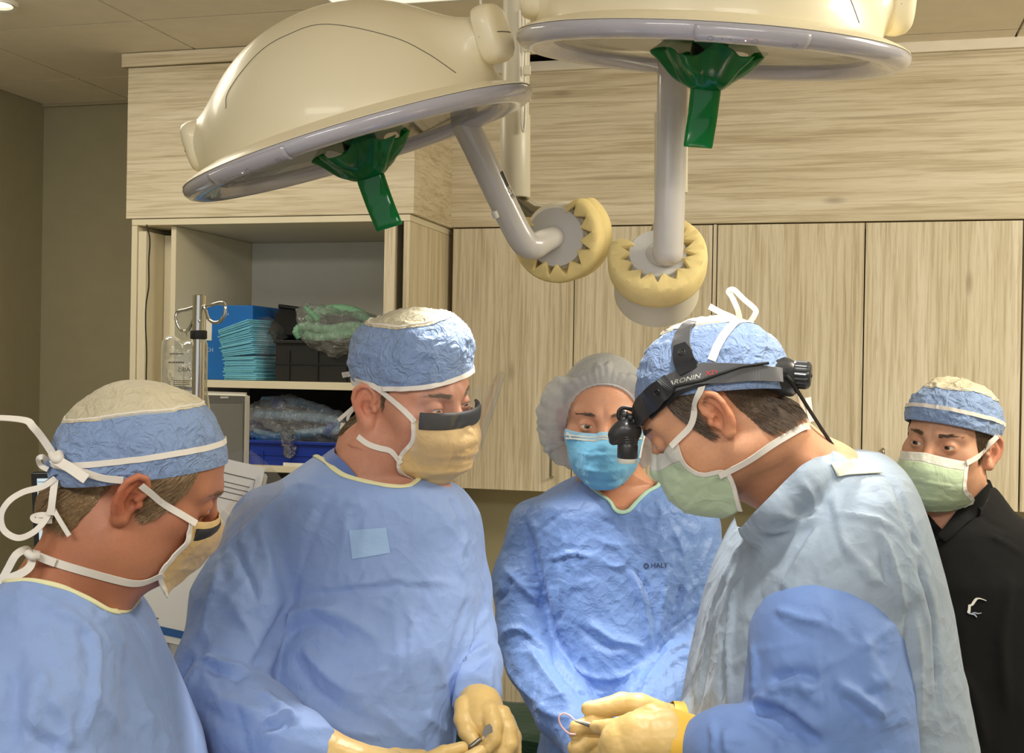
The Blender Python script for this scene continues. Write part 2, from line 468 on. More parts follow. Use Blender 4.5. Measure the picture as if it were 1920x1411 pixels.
# ------------------------------------------------------------------ room
ZC = 2.75
struct(box('floor', (-3.3, -3.2, -0.06), (3.2, 4.3, 0.0), m_floor, bev=0))
struct(box('wall_back', (-3.3, 4.21, 0.0), (3.2, 4.31, 2.9), m_wall, bev=0))
struct(box('wall_left', (-3.18, -3.2, 0.0), (-3.08, 4.21, 2.9), m_wall, bev=0))
struct(box('wall_right', (2.2, -3.2, 0.0), (2.3, 4.21, 2.9), m_wall, bev=0))
ceil = struct(box('ceiling', (-3.3, -3.2, ZC+0.022), (3.2, 4.31, ZC+0.12), m_grid, bev=0))
xs = [-3.08]+[-2.681+0.632*k for k in range(9)]; ys = [1.41, 2.02, 2.63, 3.243, 3.853, 4.21]
LIGHT_TILES = {(3, 2), (4, 2)}
for i in range(len(xs)-1):
    for j in range(len(ys)-1):
        if (i, j) in LIGHT_TILES: continue
        if xs[i] > -1.3 and ys[j] > 3.9: continue
        if -2.4 < xs[i] < -1.3 and ys[j] > 3.6: continue
        g = 0.0036
        V, f = box_vf((xs[i]+g, ys[j]+g, ZC), (xs[i+1]-g, ys[j+1]-g, ZC+0.018), 0.0012)
        mesh_obj('ceiling_tile', V, f, m_ceil, ceil, smooth=False, camf=False)
struct(box('ceiling_near', (-3.08, -3.2, ZC), (2.2, 1.408, ZC+0.005), m_ceil, bev=0))
# narrow cornice under the ceiling along the cabinets
struct(box('trim_1', (-1.29, 3.935, 2.718), (1.8, 3.95, ZC), m_ceil, bev=0.001))
struct(box('trim_2', (-1.292, 3.95, 2.207), (1.8, 4.21, 2.718), m_woodh, bev=0.001))     # wood soffit above the doors
struct(box('trim_3', (-3.08, 4.196, ZC-0.012), (-2.3, 4.21, ZC), m_wall, bev=0.001))

# ceiling light panel
m_lightpan = simple('light_diffuser', (255, 246, 224), 0.5, var=0.0, emis=0.75)
cl = thing('ceiling_light', 'rectangular white ceiling light panel above the surgical lamps', 'light', (-0.785, 2.935, ZC))
V, f = box_vf((xs[3]+0.004, ys[2]+0.004, ZC-0.004), (xs[5]-0.004, ys[3]-0.004, ZC+0.004), 0.002)
mesh_obj('diffuser', V, f, m_lightpan, cl, smooth=False, camf=False)
fr = []
for lo, hi in (((xs[3], ys[2]), (xs[5], ys[2]+0.02)), ((xs[3], ys[3]-0.02), (xs[5], ys[3])), ((xs[3], ys[2]), (xs[3]+0.02, ys[3])), ((xs[5]-0.02, ys[2]), (xs[5], ys[3]))):
    fr.append(box_vf((*lo, ZC-0.007), (*hi, ZC+0.005), 0.001))
V, f = join(fr); mesh_obj('frame', V, f, m_white, cl, smooth=False, camf=False)
# small recessed downlight in the far left
q = onZ(-8, 4, ZC)
V, f = lathe_vf([(0.0, -0.002), (0.045, -0.003), (0.047, -0.010), (0.060, -0.012), (0.062, 0.0)], 40, (0, 0, 1), (q[0], q[1], ZC))
dl = thing('ceiling_downlight', 'small round recessed ceiling light near the left wall', 'light', (q[0], q[1], ZC))
mesh_obj('trim_ring', V, f, m_white, dl, camf=False)
V, f = lathe_vf([(0.0, -0.0045), (0.043, -0.004)], 32, (0, 0, 1), (q[0], q[1], ZC))
mesh_obj('lens', V, f, simple('downlight_lens', (255, 244, 220), 0.4, var=0, emis=2.5), dl, camf=False)

# ------------------------------------------------------------------ wall cabinets over the counter
def handle_vf(x, y, z0, z1):
    pts = [(x, y, z1), (x, y-0.026, z1), (x, y-0.026, z0), (x, y, z0)]
    out = [pts[0], (x, y-0.02, z1)]
    for a in np.linspace(0, np.pi/2, 5): out.append((x, y-0.020-0.008*np.sin(a), z1-0.008*(1-np.cos(a))))
    for a in np.linspace(0, np.pi/2, 5): out.append((x, y-0.020-0.008*np.cos(a), z0+0.008*(1-np.sin(a))))
    out.append(pts[3])
    return tube_vf(out, 0.0047, 10)
ZT, ZB = 2.204, 1.328
def wall_cabinet(x0, x1, xm, label, handles):
    t = thing('wall_cabinet', label, 'cabinet', ((x0+x1)/2, 3.97, ZB), 'wall cabinets with grey wood doors')
    V, f = join([box_vf((x0+0.001, 3.972, ZB+0.004), (x1-0.001, 4.209, ZB+0.022)), box_vf((x0+0.001, 3.972, ZT-0.018), (x1-0.001, 4.209, ZT)),
                 box_vf((x0+0.001, 3.972, ZB+0.022), (x0+0.018, 4.209, ZT-0.018)), box_vf((x1-0.018, 3.972, ZB+0.022), (x1-0.001, 4.209, ZT-0.018)),
                 box_vf((x0+0.018, 4.195, ZB+0.022), (x1-0.018, 4.209, ZT-0.018))])
    mesh_obj('carcass', V, f, m_woodv, t, smooth=False, camf=False)
    for (a, b), hx in zip(((x0, xm), (xm, x1)), handles):
        d = box('door', (a+0.0018, 3.95, ZB), (b-0.0018, 3.971, ZT-0.002), m_woodv, t, bev=0.001)
        if hx is not None:
            V, f = handle_vf(hx, 3.951, 1.378, 1.504)
            mesh_obj('handle', V, f, m_steel, d, camf=False)
wall_cabinet(-1.285, -0.412, -0.862, 'wall cabinet with two grey wood doors beside the open shelf cabinet', (-0.925, -0.80))
wall_cabinet(-0.398, 0.512, 0.056, 'wall cabinet with two grey wood doors behind the person wearing the headlight', (-0.006, 0.12))
wall_cabinet(0.514, 1.43, 0.972, 'wall cabinet with grey wood doors at the far right behind the black jacket', (0.91, 1.035))
V, f = box_vf((-0.4105, 3.953, ZB), (-0.3995, 4.2, ZT), 0.001)
struct(mesh_obj('trim_4', V, f, m_woodv, camf=False, smooth=False))
# base cabinets and counter under them
bc = thing('base_cabinet', 'grey wood base cabinet under the counter between the gowned people', 'cabinet', (0.1, 3.62, 0))
V, f = join([box_vf((-1.28, 3.62, 0.09), (1.8, 4.2, 0.88)), box_vf((-1.28, 3.68, 0.0), (1.8, 4.2, 0.09))])
mesh_obj('carcass', V, f, m_woodv, bc, smooth=False, camf=False)
for k in range(6):
    x0 = -1.28+0.513*k
    d = box('door', (x0+0.002, 3.60, 0.1), (x0+0.511, 3.62, 0.875), m_woodv, bc, bev=0.001)
ct = box('countertop', (-1.28, 3.57, 0.885), (1.8, 4.205, 0.92), m_lam, bev=0.003)
tag(ct, 'grey laminate countertop below the wall cabinets', 'countertop')

# ------------------------------------------------------------------ tall open shelf cabinet on the left
tc = thing('tall_cabinet', 'tall open shelf cabinet with horizontal grain top by left wall', 'cabinet', (-1.79, 3.9, 0))
YL = 3.575
box('upper_panel', (-2.297, YL, 2.206), (-1.291, 4.205, 2.702), m_woodh, tc, bev=0.0015)
box('crown_strip', (-2.315, YL-0.012, 2.704), (-1.291, 4.205, ZC-0.002), m_woodh, tc, bev=0.0015)
box('top_rail', (-2.277, YL+0.004, 2.184), (-1.304, 4.2, 2.204), m_lamc, tc, bev=0.001)
box('side_panel', (-2.277, YL+0.004, 0.0), (-2.257, 4.2, 2.183), m_lamc, tc, bev=0.001)
box('side_panel', (-2.146, YL+0.03, 0.0), (-2.128, 4.2, 2.183), m_lamc, tc, bev=0.001)
box('side_panel', (-1.392, YL+0.03, 0.0), (-1.376, 4.2, 2.183), m_lam, tc, bev=0.001)
box('side_panel', (-1.324, YL+0.004, 0.0), (-1.304, 4.2, 2.183), m_woodv, tc, bev=0.001)
box('pocket_door', (-1.388, YL+0.006, 0.02), (-1.352, YL+0.028, 2.182), m_woodv, tc, bev=0.001)
box('pocket_door', (-2.255, YL+0.010, 0.02), (-2.226, YL+0.5, 2.165), m_lamc, tc, bev=0.001)
box('pocket_filler', (-2.224, YL+0.12, 0.02), (-2.148, YL+0.135, 2.163), m_lamc, tc, bev=0.001)
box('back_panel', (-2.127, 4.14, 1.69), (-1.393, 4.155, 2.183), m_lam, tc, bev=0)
box('back_panel', (-2.127, 4.14, 0.02), (-1.393, 4.155, 1.655), m_backshade, tc, bev=0)  # lower back, painted with the shade of the compartment
box('shelf', (-2.127, YL+0.03, 1.655), (-1.393, 4.139, 1.679), m_lamc, tc, bev=0.0015)
box('shelf', (-2.127, YL+0.05, 1.385), (-1.393, 4.139, 1.405), m_lamc, tc, bev=0.0015)
box('shelf', (-2.127, YL+0.05, 0.95), (-1.393, 4.139, 0.97), m_lamc, tc, bev=0.0015)
cpts = [onY(x, y, YL-0.004) for x, y in ((275, 421), (281, 450), (279, 490), (279, 535), (274, 570), (273, 610), (275, 660), (274, 730), (276, 900))]
V, f = tube_vf(catmull(cpts, 6), 0.0023, 8)
tag(mesh_obj('power_cable', V, f, m_blackr, camf=False), 'thin dark cable hanging down the edge of the open cabinet', 'cable')

# --- upper shelf: blue box, pads in a bag, black bins, bag of green hoses
m_bluebox = simple('blue_card', (20, 108, 190), 0.42, var=0.04)
m_bluelt = simple('pale_blue_print', (190, 210, 225), 0.5)
bb = thing('cardboard_box', 'blue cardboard box with white lettering at left end of shelf', 'box', onY(440, 713, 3.80))
a = onY(384, 713, 3.74); b = onY(474, 572, 3.74)
Z0 = 1.6795
box('carton', (a[0], 3.74, Z0), (b[0], 4.10, b[2]), m_bluebox, bb, bev=0.002)
def flat_text(body, size, mat, name='lettering', squash=1.0, bold=False):
    c = bpy.data.curves.new(name, 'FONT'); c.body = body; c.size = size; c.extrude = 0.0; c.align_x = 'CENTER'; c.align_y = 'CENTER'; c.resolution_u = 2
    if bold: c.offset = size*0.02
    o = bpy.data.objects.new('tmp_text', c); COL.objects.link(o)
    dg = bpy.context.evaluated_depsgraph_get(); me = o.evaluated_get(dg).to_mesh()
    V = np.array([v.co[:] for v in me.vertices]); fs = [tuple(p.vertices) for p in me.polygons]
    o.evaluated_get(dg).to_mesh_clear(); bpy.data.objects.remove(o); bpy.data.curves.remove(c)
    return V, fs
def plane_text(body, size, org, ux, uy, mat, parent, name='lettering', mirror=False, off=0.0006):
    V, fs = flat_text(body, size, mat)
    ux = unit(ux); uy = unit(uy); n = np.cross(ux, uy)
    W = np.asarray(org)+V[:, :1]*ux*(-1 if mirror else 1)+V[:, 1:2]*uy+n*off
    return mesh_obj(name, W, fs, mat, parent, smooth=False, camf=False)
p = onY(393, 656, 3.739); plane_text('CH', 0.020, p, (1, 0, 0), (0, 0, 1), m_bluelt, bb)
p = onY(424, 589, 3.739); plane_text('CH', 0.014, p, (1, 0, 0), (0, 0, 1), m_bluelt, bb)
a = onY(386, 598, 3.7385); b = onY(397, 638, 3.7385)
box('paper_label', (a[0], 3.7375, b[2]), (b[0], 3.7395, a[2]), m_white, bb, bev=0)
m_pad = simple('pad_pale_blue', (118, 190, 215), 0.7, var=0.06, nscale=60)
ang = math.radians(17)
def pad_mesh(L, D, T):
    prof = []
    hw, r = D/2, T/2
    n = 14
    V, f = box_vf((-L/2, -D/2, -T/2), (L/2, D/2, T/2), T*0.42)
    return V, f
padV, padF = pad_mesh(0.128, 0.22, 0.0056)
names = 0
N_PAD = 30
first = None
ONES = ['first', 'second', 'third', 'fourth', 'fifth', 'sixth', 'seventh', 'eighth', 'ninth', 'tenth', 'eleventh', 'twelfth', 'thirteenth', 'fourteenth', 'fifteenth']
ORD = ['bottommost']+[q+' from bottom' for q in ONES[1:]]+[q+' from top' for q in ONES[:0:-1]]+['topmost']
zc = Z0+0.0035; lx = onY(480, 700, 3.78)[0]
for k in range(N_PAD):
    # lower pads lie flat, upper ones lean up to the right
    t = k/(N_PAD-1)
    an = math.radians(0.5+3.0*t) if k < 13 else math.radians(6+11*(k-13)/(N_PAD-14))
    jit = 0.004*math.sin(k*2.7)
    z = zc+0.0058*k+(0.004 if k >= 13 else 0.0)
    xo = lx+jit-(0.0 if k < 13 else 0.007+0.0012*(k-13))
    if first is None:
        o = tag(mesh_obj('absorbent_pad', padV, padF, m_pad, camf=False, smooth=True), 'x', 'pad', 'folded blue pads in the clear bag')
        first = o
    else:
        o = first.copy(); COL.objects.link(o)
    o['label'] = ORD[k]+' of the folded pale blue pads bagged on the shelf'
    o.location = (xo, 3.80+0.003*math.cos(k*1.9), z+0.006*t); o.rotation_euler = (0, -an, math.radians(-8+2*math.sin(k)))
m_bag = clear_film('clear_bag', (0.99, 0.995, 1.0), 0.03, 0.10, 0.5, 45, milky=0.05, fres=0.3)
m_bag2 = clear_film('crinkled_bag', (0.99, 0.99, 1.0), 0.10, 0.16, 1.0, 45, milky=0.10, fres=0.5)
def bag(name, label, pts, rad, k, mat, crump=0.006, fr=28, h=0.006, kind_pts=None):
    pts = [np.asarray(q) for q in pts]
    f = lambda p: chain(p, pts, rad, k)
    A = np.array(pts); R = max(rad)+0.03
    V, Q = nets(f, A.min(0)-R, A.max(0)+R, h)
    N = normals(V, Q)
    V = V+N*(crump*ridge(V*fr, 3)+crump*0.5*ridge(V*fr*2.3, 5))[:, None]
    return tag(mesh_obj(name, V, Q, mat, camf=False), label, 'bag')
bx = lx+0.005
bag('plastic_bag', 'clear plastic bag around the pale blue pads on upper shelf',
    [(bx-0.02, 3.80, Z0+0.10), (bx+0.005, 3.80, Z0+0.115), (bx+0.022, 3.82, Z0+0.10)], [0.094, 0.092, 0.092], 0.03, m_bag, 0.004, 22)
# black bins
def bin_vf(x0, x1, y0, y1, z0, zf, zbk, th=0.003, lip=0.012, ribs=True):
    parts = []
    # bottom, back, sides with a dropped front, front wall, lip
    parts.append(box_vf((x0, y0, z0), (x1, y1, z0+th)))
    parts.append(box_vf((x0, y1-th, z0+th), (x1, y1, zbk)))
    for xa in (x0, x1-th):
        V = np.array([(xa, y0, z0+th), (xa, y1-th, z0+th), (xa, y1-th, zbk), (xa, y0+0.35*(y1-y0), zbk), (xa, y0, zf)], float)
        V2 = V+np.array([th, 0, 0])
        W = np.vstack([V, V2]); fs = [(0, 1, 2, 3, 4)[::-1], (5, 6, 7, 8, 9)]+[(i, (i+1) % 5, 5+(i+1) % 5, 5+i) for i in range(5)]
        parts.append((W, fs))
    parts.append(box_vf((x0+th, y0, z0+th), (x1-th, y0+th, zf)))
    parts.append(box_vf((x0-0.004, y0-lip, zf-0.006), (x1+0.004, y0+th, zf+0.004), 0.001))
    parts.append(box_vf((x0-0.004, y1-th, zbk-0.004), (x1+0.004, y1+0.006, zbk+0.004), 0.001))
    if ribs:
        for k in range(4):
            xx = x0+(x1-x0)*(0.12+0.25*k)
            parts.append(box_vf((xx, y0-0.006, z0), (xx+0.004, y0, zf-0.03)))
        parts.append(box_vf((x0, y0-0.004, z0+(zf-z0)*0.42), (x1, y0, z0+(zf-z0)*0.45)))
    return join(parts)
a = onY(512, 713, 3.70); b = onY(660, 641, 3.70)
V, f = bin_vf(a[0]+0.008, -1.405, 3.70, 4.05, Z0, b[2], b[2]+0.02)
tag(mesh_obj('storage_bin', V, f, m_dark, camf=False, smooth=False), 'black plastic storage bin holding the bag of green hoses', 'bin')
# second bin tipped back behind it
V, f = bin_vf(-0.16, 0.16, -0.12, 0.12, -0.09, 0.02, 0.09, ribs=False)
c0 = onY(622, 607, 3.93)
Rm = np.array(Matrix.Rotation(math.radians(7), 3, 'Y')@Matrix.Rotation(math.radians(-38), 3, 'X'))
V = V@Rm.T+np.array([onY(612, 600, 3.90)[0], 3.93, 1.822])
tb = mesh_obj('storage_bin', V, f, m_dark, camf=False, smooth=False)
tag(tb, 'black plastic storage bin tipped open behind the green hoses', 'bin')
# corrugated hoses
def hose_vf(pts, r, pitch=0.006, amp=0.0014, n=14):
    q = catmull(pts, 30); seg = np.linalg.norm(np.diff(q, axis=0), axis=1); s = np.concatenate([[0], np.cumsum(seg)])
    m = int(s[-1]/pitch*4); u = np.linspace(0, s[-1], m)
    q = np.stack([np.interp(u, s, q[:, i]) for i in range(3)], 1)
    rr = r+amp*np.sign(np.sin(u/pitch*2*np.pi))*np.abs(np.sin(u/pitch*2*np.pi))**0.6
    return tube_vf(q, rr, n)
m_hoseg = simple('green_hose', (150, 205, 170), 0.4, var=0.05, trans=0.15)
m_hoseb = simple('blue_hose', (135, 175, 205), 0.35, var=0.06, trans=0.15)
m_hosec = simple('deep_blue_connector', (30, 80, 170), 0.4)
m_hosed = simple('bright_blue_band', (45, 120, 195), 0.4)
hg = thing('breathing_circuit', 'pale green breathing hoses coiled in a bag in the black bin', 'hose', onY(620, 640, 3.72))
Yh = 3.72
def YP(L, y0=Yh, dy=0.0): return [onY(x, y, y0+dy) for x, y in L]
for L, dy, r in (([(565, 634), (558, 620), (575, 612), (615, 618), (660, 612), (700, 618)], 0.0, 0.016),
                 ([(578, 600), (600, 585), (640, 580), (672, 588), (694, 602)], 0.02, 0.017),
                 ([(572, 628), (600, 634), (640, 628), (680, 622)], -0.015, 0.015),
                 ([(600, 640), (640, 646), (690, 634)], 0.01, 0.015)):
    V, f = hose_vf(YP(L, Yh, dy), r); mesh_obj('hose', V, f, m_hoseg, hg, camf=False)
V, f = tube_vf(YP([(572, 575), (598, 600)], 3.70), [0.008, 0.012], 12); mesh_obj('connector', V, f, simple('green_connector', (60, 170, 110), 0.4), hg, camf=False)
bag('plastic_bag', 'crinkled clear bag of pale green hoses in the black bin', YP([(572, 585), (600, 612), (640, 630), (680, 620)], Yh), [0.026, 0.062, 0.066, 0.06], 0.03, m_bag2, 0.008, 30)
# --- lower shelf: blue bins, bag of blue hoses
m_bluebin = simple('blue_plastic', (22, 52, 150), 0.35, var=0.05)
Z1 = 1.4055
V, f = bin_vf(onY(468, 880, 3.66)[0], onY(672, 880, 3.66)[0], 3.66, 4.0, Z1, onY(560, 829, 3.66)[2], onY(560, 800, 3.66)[2])
bbn = tag(mesh_obj('storage_bin', V, f, m_bluebin, camf=False, smooth=False), 'blue plastic storage bin under the bag of blue hoses', 'bin')
a = onY(532, 876, 3.657); b = onY(572, 868, 3.657)
box('paper_label', (a[0], 3.652, a[2]), (b[0], 3.6545, b[2]), m_white, bbn, bev=0)
V, f = bin_vf(-2.10, onY(466, 880, 3.66)[0]-0.012, 3.68, 4.0, Z1, 1.50, 1.56)
tag(mesh_obj('storage_bin', V, f, m_bluebin, camf=False, smooth=False), 'blue plastic storage bin behind the grey monitor', 'bin')
hb = thing('breathing_circuit', 'pale blue breathing hoses in a bag on the blue bin', 'hose', onY(560, 820, 3.72))
for L, dy, r in (([(492, 752), (540, 752), (590, 764), (640, 784)], 0.03, 0.016), ([(480, 775), (530, 778), (590, 782), (640, 790)], 0.0, 0.0165),
                 ([(478, 812), (520, 818), (580, 812), (630, 806), (660, 812)], -0.01, 0.015), ([(640, 838), (642, 815), (655, 800), (668, 790)], 0.02, 0.013)):
    V, f = hose_vf(YP(L, 3.72, dy), r); mesh_obj('hose', V, f, m_hoseb, hb, camf=False)
for L, r in (([(515, 756), (532, 758)], 0.018), ([(612, 812), (628, 796)], 0.018)):
    V, f = tube_vf(YP(L, 3.71), r, 14); mesh_obj('connector', V, f, m_hosec, hb, camf=False)
V, f = tube_vf(catmull(YP([(470, 815), (500, 822), (560, 820)], 3.70), 6), 0.012, 12); mesh_obj('band', V, f, m_hosed, hb, camf=False)
bag('plastic_bag', 'crinkled clear bag of pale blue hoses on lower shelf', YP([(488, 790), (540, 788), (590, 795), (640, 805)], 3.72), [0.062, 0.07, 0.055, 0.048], 0.03, m_bag2, 0.009, 30)
bag('plastic_bag', 'crinkled clear bag corner hanging over the blue bin front', YP([(540, 818), (542, 845)], 3.645), [0.022, 0.018], 0.02, clear_film('shiny_bag', (0.9, 0.93, 0.95), 0.2, 0.06, 1.0, 70), 0.006, 50, 0.003)

# ------------------------------------------------------------------ drip stand, bag, screens, papers
DP = 2.62
ivp = thing('drip_stand', 'chrome drip stand with two hooks beside the open cabinet', 'stand', c2w(P(374, 733, DP))*np.array([1, 1, 0]))
def CP(x, y, d): return P(x, y, d)
top = P(374.5, 553, DP); base = w2c(c2w(P(372, 740, DP))*np.array([1, 1, 0])+np.array([0, 0, 0.12])) 
r_out = 12.5/F*DP
V, f = tube_vf([top+np.array([0, 0, -0.001]), P(373, 620, DP)], r_out, 24); mesh_obj('upper_tube', V, f, m_chrome, ivp)
V, f = lathe_vf([(0, 0.0005), (r_out-0.001, 0.0005), (r_out, -0.002)], 24, (0, 0, 1), top); mesh_obj('cap', V, f, m_steel, ivp)
V, f = tube_vf([P(373, 636, DP), base], r_out*0.93, 24); mesh_obj('pole', V, f, m_chrome, ivp)
V, f = lathe_vf([(r_out*0.95, 0), (r_out*1.2, 0.001), (r_out*1.24, 0.003), (r_out*1.24, 0.0175), (r_out*1.18, 0.019), (r_out*0.95, 0.019)], 28, (0, 0, 1), P(372.5, 636, DP)); mesh_obj('collar', V, f, m_blackr, ivp)
hk = catmull([P(380, 577, DP-0.01), P(398, 571, DP-0.03), P(416, 567, DP-0.045), P(422, 574, DP-0.05), P(421, 590, DP-0.05), P(412, 602, DP-0.045), P(401, 604, DP-0.04), P(391, 597, DP-0.03), P(386, 582, DP-0.022), P(384, 573, DP-0.012)], 8)
V, f = tube_vf(hk, 0.0036, 12); mesh_obj('hook', V, f, m_chrome, ivp)
hk = catmull([P(366, 575, DP), P(350, 580, DP+0.01), P(334, 584, DP+0.02), P(330, 594, DP+0.02), P(333, 608, DP+0.02), P(342, 620, DP+0.018), P(352, 619, DP+0.015), P(359, 608, DP+0.01), P(364, 596, DP)], 8)
V, f = tube_vf(hk, 0.0036, 12); mesh_obj('hook', V, f, m_chrome, ivp)
V, f = lathe_vf([(0, 0.0025), (0.003, 0.002), (0.0036, 0)], 14, (0, -1, 0), P(377, 602, DP)+np.array([0, -r_out*0.97, 0])); mesh_obj('rivet', V, f, m_steel, ivp)
basew = ORG[ivp.name]
for k in range(5):
    a = k*2*np.pi/5+0.3
    e = basew+np.array([0.19*math.cos(a), 0.19*math.sin(a), 0.06])
    V, f = tube_vf([basew+np.array([0, 0, 0.12]), basew+np.array([0.08*math.cos(a), 0.08*math.sin(a), 0.10]), e], [0.018, 0.016, 0.011], 12)
    lg = mesh_obj('leg', V, f, m_chrome, ivp, camf=False)
    V, f = lathe_vf([(0.0, -0.01), (0.022, -0.01), (0.026, -0.006), (0.026, 0.006), (0.022, 0.01), (0, 0.01)], 20, (-math.sin(a), math.cos(a), 0), e+np.array([0, 0, -0.033])); mesh_obj('caster', V, f, m_blackr, lg, camf=False)
# drip bag
m_ivbag = clear_film('drip_bag_film', (0.93, 0.92, 0.84), 0.08, 0.12, 0.35, 30, milky=0.18)
ib = thing('drip_bag', 'clear drip bag with printed scale hanging on the left hook', 'bag', c2w(P(340, 760, DP+0.02)))
DB = DP+0.022
prof = [(304, 652), (306, 640), (313, 632), (324, 630), (333, 636), (342, 643), (348, 641), (358, 637), (372, 634), (385, 640), (388, 655), (387, 720), (386, 790), (304, 790), (303, 720)]
bm = bmesh.new(); c2 = catmull([P(x, y, DB) for x, y in prof]+[P(*prof[0], DB)], 5)[:-1]
ring = [bm.verts.new(v) for v in c2]; cen = np.mean(c2, 0)
rings = [ring]
for s in (0.93, 0.8, 0.55, 0.25):
    rings.append([bm.verts.new(cen+(v-cen)*s+np.array([0, -0.017*(1-s**2.2)**0.6, 0])) for v in c2])
fr_c = bm.verts.new(cen+np.array([0, -0.017, 0]))
for r0, r1 in zip(rings[:-1], rings[1:]):
    for i in range(len(ring)): bm.faces.new((r0[i], r0[(i+1) % len(ring)], r1[(i+1) % len(ring)], r1[i]))
for i in range(len(ring)): bm.faces.new((rings[-1][i], rings[-1][(i+1) % len(ring)], fr_c))
rb = [ring]
for s in (0.8, 0.4):
    rb.append([bm.verts.new(cen+(v-cen)*s+np.array([0, 0.010*(1-s**2.2)**0.6, 0])) for v in c2])
for r0, r1 in zip(rb[:-1], rb[1:]):
    for i in range(len(ring)): bm.faces.new((r0[i], r1[i], r1[(i+1) % len(ring)], r0[(i+1) % len(ring)]))
bm.faces.new(rb[-1])
bm.verts.index_update(); V = np.array([v.co[:] for v in bm.verts]); f = [[v.index for v in fc.verts] for fc in bm.faces]; bm.free()
mesh_obj('pouch', V, f, m_ivbag, ib)
m_ivedge = simple('drip_bag_seam', (228, 220, 185), 0.25, trans=0.3)
V, f = tube_vf(np.vstack([c2, c2[:1]])[:-1], 0.0018, 6, closed=True); mesh_obj('seam', V, f, m_ivedge, ib)
V, f = tube_vf([P(343.5, 645, DB-0.008), P(344, 700, DB-0.018), P(344, 780, DB-0.018)], 0.0014, 6); mesh_obj('centre_seam', V, f, m_ivedge, ib)
V, f = tube_vf(catmull([P(342, 644, DB), P(338, 632, DB-0.003), P(345, 622, DP), P(350, 628, DB), P(347, 643, DB)], 6), 0.0016, 6); mesh_obj('hanger', V, f, m_ivedge, ib)
m_ink = simple('grey_ink', (92, 92, 84), 0.6)
ux = RB[0]; uz = RB[2]
for body, x, y, sz in (('AIRS', 345, 693, 0.0118), ('1', 319, 703, 0.010), ('2', 318, 718, 0.010)):
    plane_text(body, sz*1.15, c2w(P(x, y, DB-0.021)), ux, uz, m_ink, ib, 'print', mirror=True, off=0.0)
# rows of print too small to read, as broken bars of ink
rngb = np.random.default_rng(4)
for x0, x1, y, hgt in ((319, 343, 663, 2.0), (316, 344, 679, 2.4), (321, 326, 707, 1.2), (321, 325, 711, 1.2), (325, 356, 713.5, 1.6), (325, 354, 717, 1.5), (325, 356, 720.5, 1.5), (325, 350, 724, 1.5), (325, 355, 727.5, 1.5)):
    x = x0; parts_ = []
    while x < x1:
        w_ = min(rngb.uniform(1.5, 5), x1-x+0.5)
        c = [P(x, y+hgt/2, DB-0.0208), P(x+w_, y+hgt/2, DB-0.0208), P(x+w_, y-hgt/2, DB-0.0208), P(x, y-hgt/2, DB-0.0208)]
        parts_.append((np.array(c), [(0, 1, 2, 3)])); x += w_+0.8
    V, f = join(parts_); mesh_obj('print', V, f, m_ink, ib, smooth=False)
# grey monitor behind the left man's cap
m_grey = simple('grey_monitor_case', (196, 192, 180), 0.4, var=0.02)
m_scr = simple('dark_grey_bezel', (96, 92, 82), 0.35, var=0.02)
m_scr2 = simple('blank_grey_screen', (120, 116, 104), 0.25, var=0.02)
DM = 3.05
def quad_slab(name, corners, th, mat, parent, bev=0.003, nrm=None):
    c = np.array(corners, float); n = unit(np.cross(c[1]-c[0], c[3]-c[0]))
    V = np.vstack([c, c-n*th]); fs = [(0, 1, 2, 3), (7, 6, 5, 4)]+[(i, 4+i, 4+(i+1) % 4, (i+1) % 4) for i in range(4)]
    bm = bmesh.new(); vs = [bm.verts.new(v) for v in V]; [bm.faces.new([vs[i] for i in q]) for q in fs]
    bmesh.ops.recalc_face_normals(bm, faces=list(bm.faces))
    if bev: bmesh.ops.bevel(bm, geom=list(bm.edges), offset=bev, segments=3, affect='EDGES')
    bm.verts.index_update(); V = np.array([v.co[:] for v in bm.verts]); fs = [[v.index for v in q.verts] for q in bm.faces]; bm.free()
    return mesh_obj(name, V, fs, mat, parent, smooth=False)
gm = thing('monitor', 'grey framed monitor with blank screen beside the drip stand', 'monitor', c2w(P(400, 900, DM))*np.array([1, 1, 0]))
def PQ(L, d): return [P(x, y, d) for x, y in L]
quad_slab('case', PQ([(300, 1010), (461, 1010), (465, 736), (300, 731)], DM), 0.03, m_grey, gm, 0.008)
quad_slab('bezel', PQ([(306, 1000), (455, 1000), (459, 742), (306, 738)], DM-0.001), 0.003, m_scr, gm, 0.001)
quad_slab('screen', PQ([(318, 985), (452, 985), (456, 757), (318, 757)], DM-0.003), 0.002, m_scr2, gm, 0.0005)
quad_slab('logo_plate', PQ([(413, 746.5), (428, 746.5), (428, 743), (413, 743)], DM-0.003), 0.002, m_grey, gm, 0.0003)
cw = ORG[gm.name]
V, f = tube_vf([cw+np.array([0, 0.05, 1.45]), cw+np.array([0, 0.05, 1.03])], 0.025, 16); mesh_obj('post', V, f, m_grey, gm, camf=False)
V, f = lathe_vf([(0, 0.03), (0.03, 0.03), (0.09, 0.012), (0.1, 0.0), (0, 0)], 32, (0, 0, 1), cw+np.array([0, 0.05, 1.002])); mesh_obj('base', V, f, m_grey, gm, camf=False)
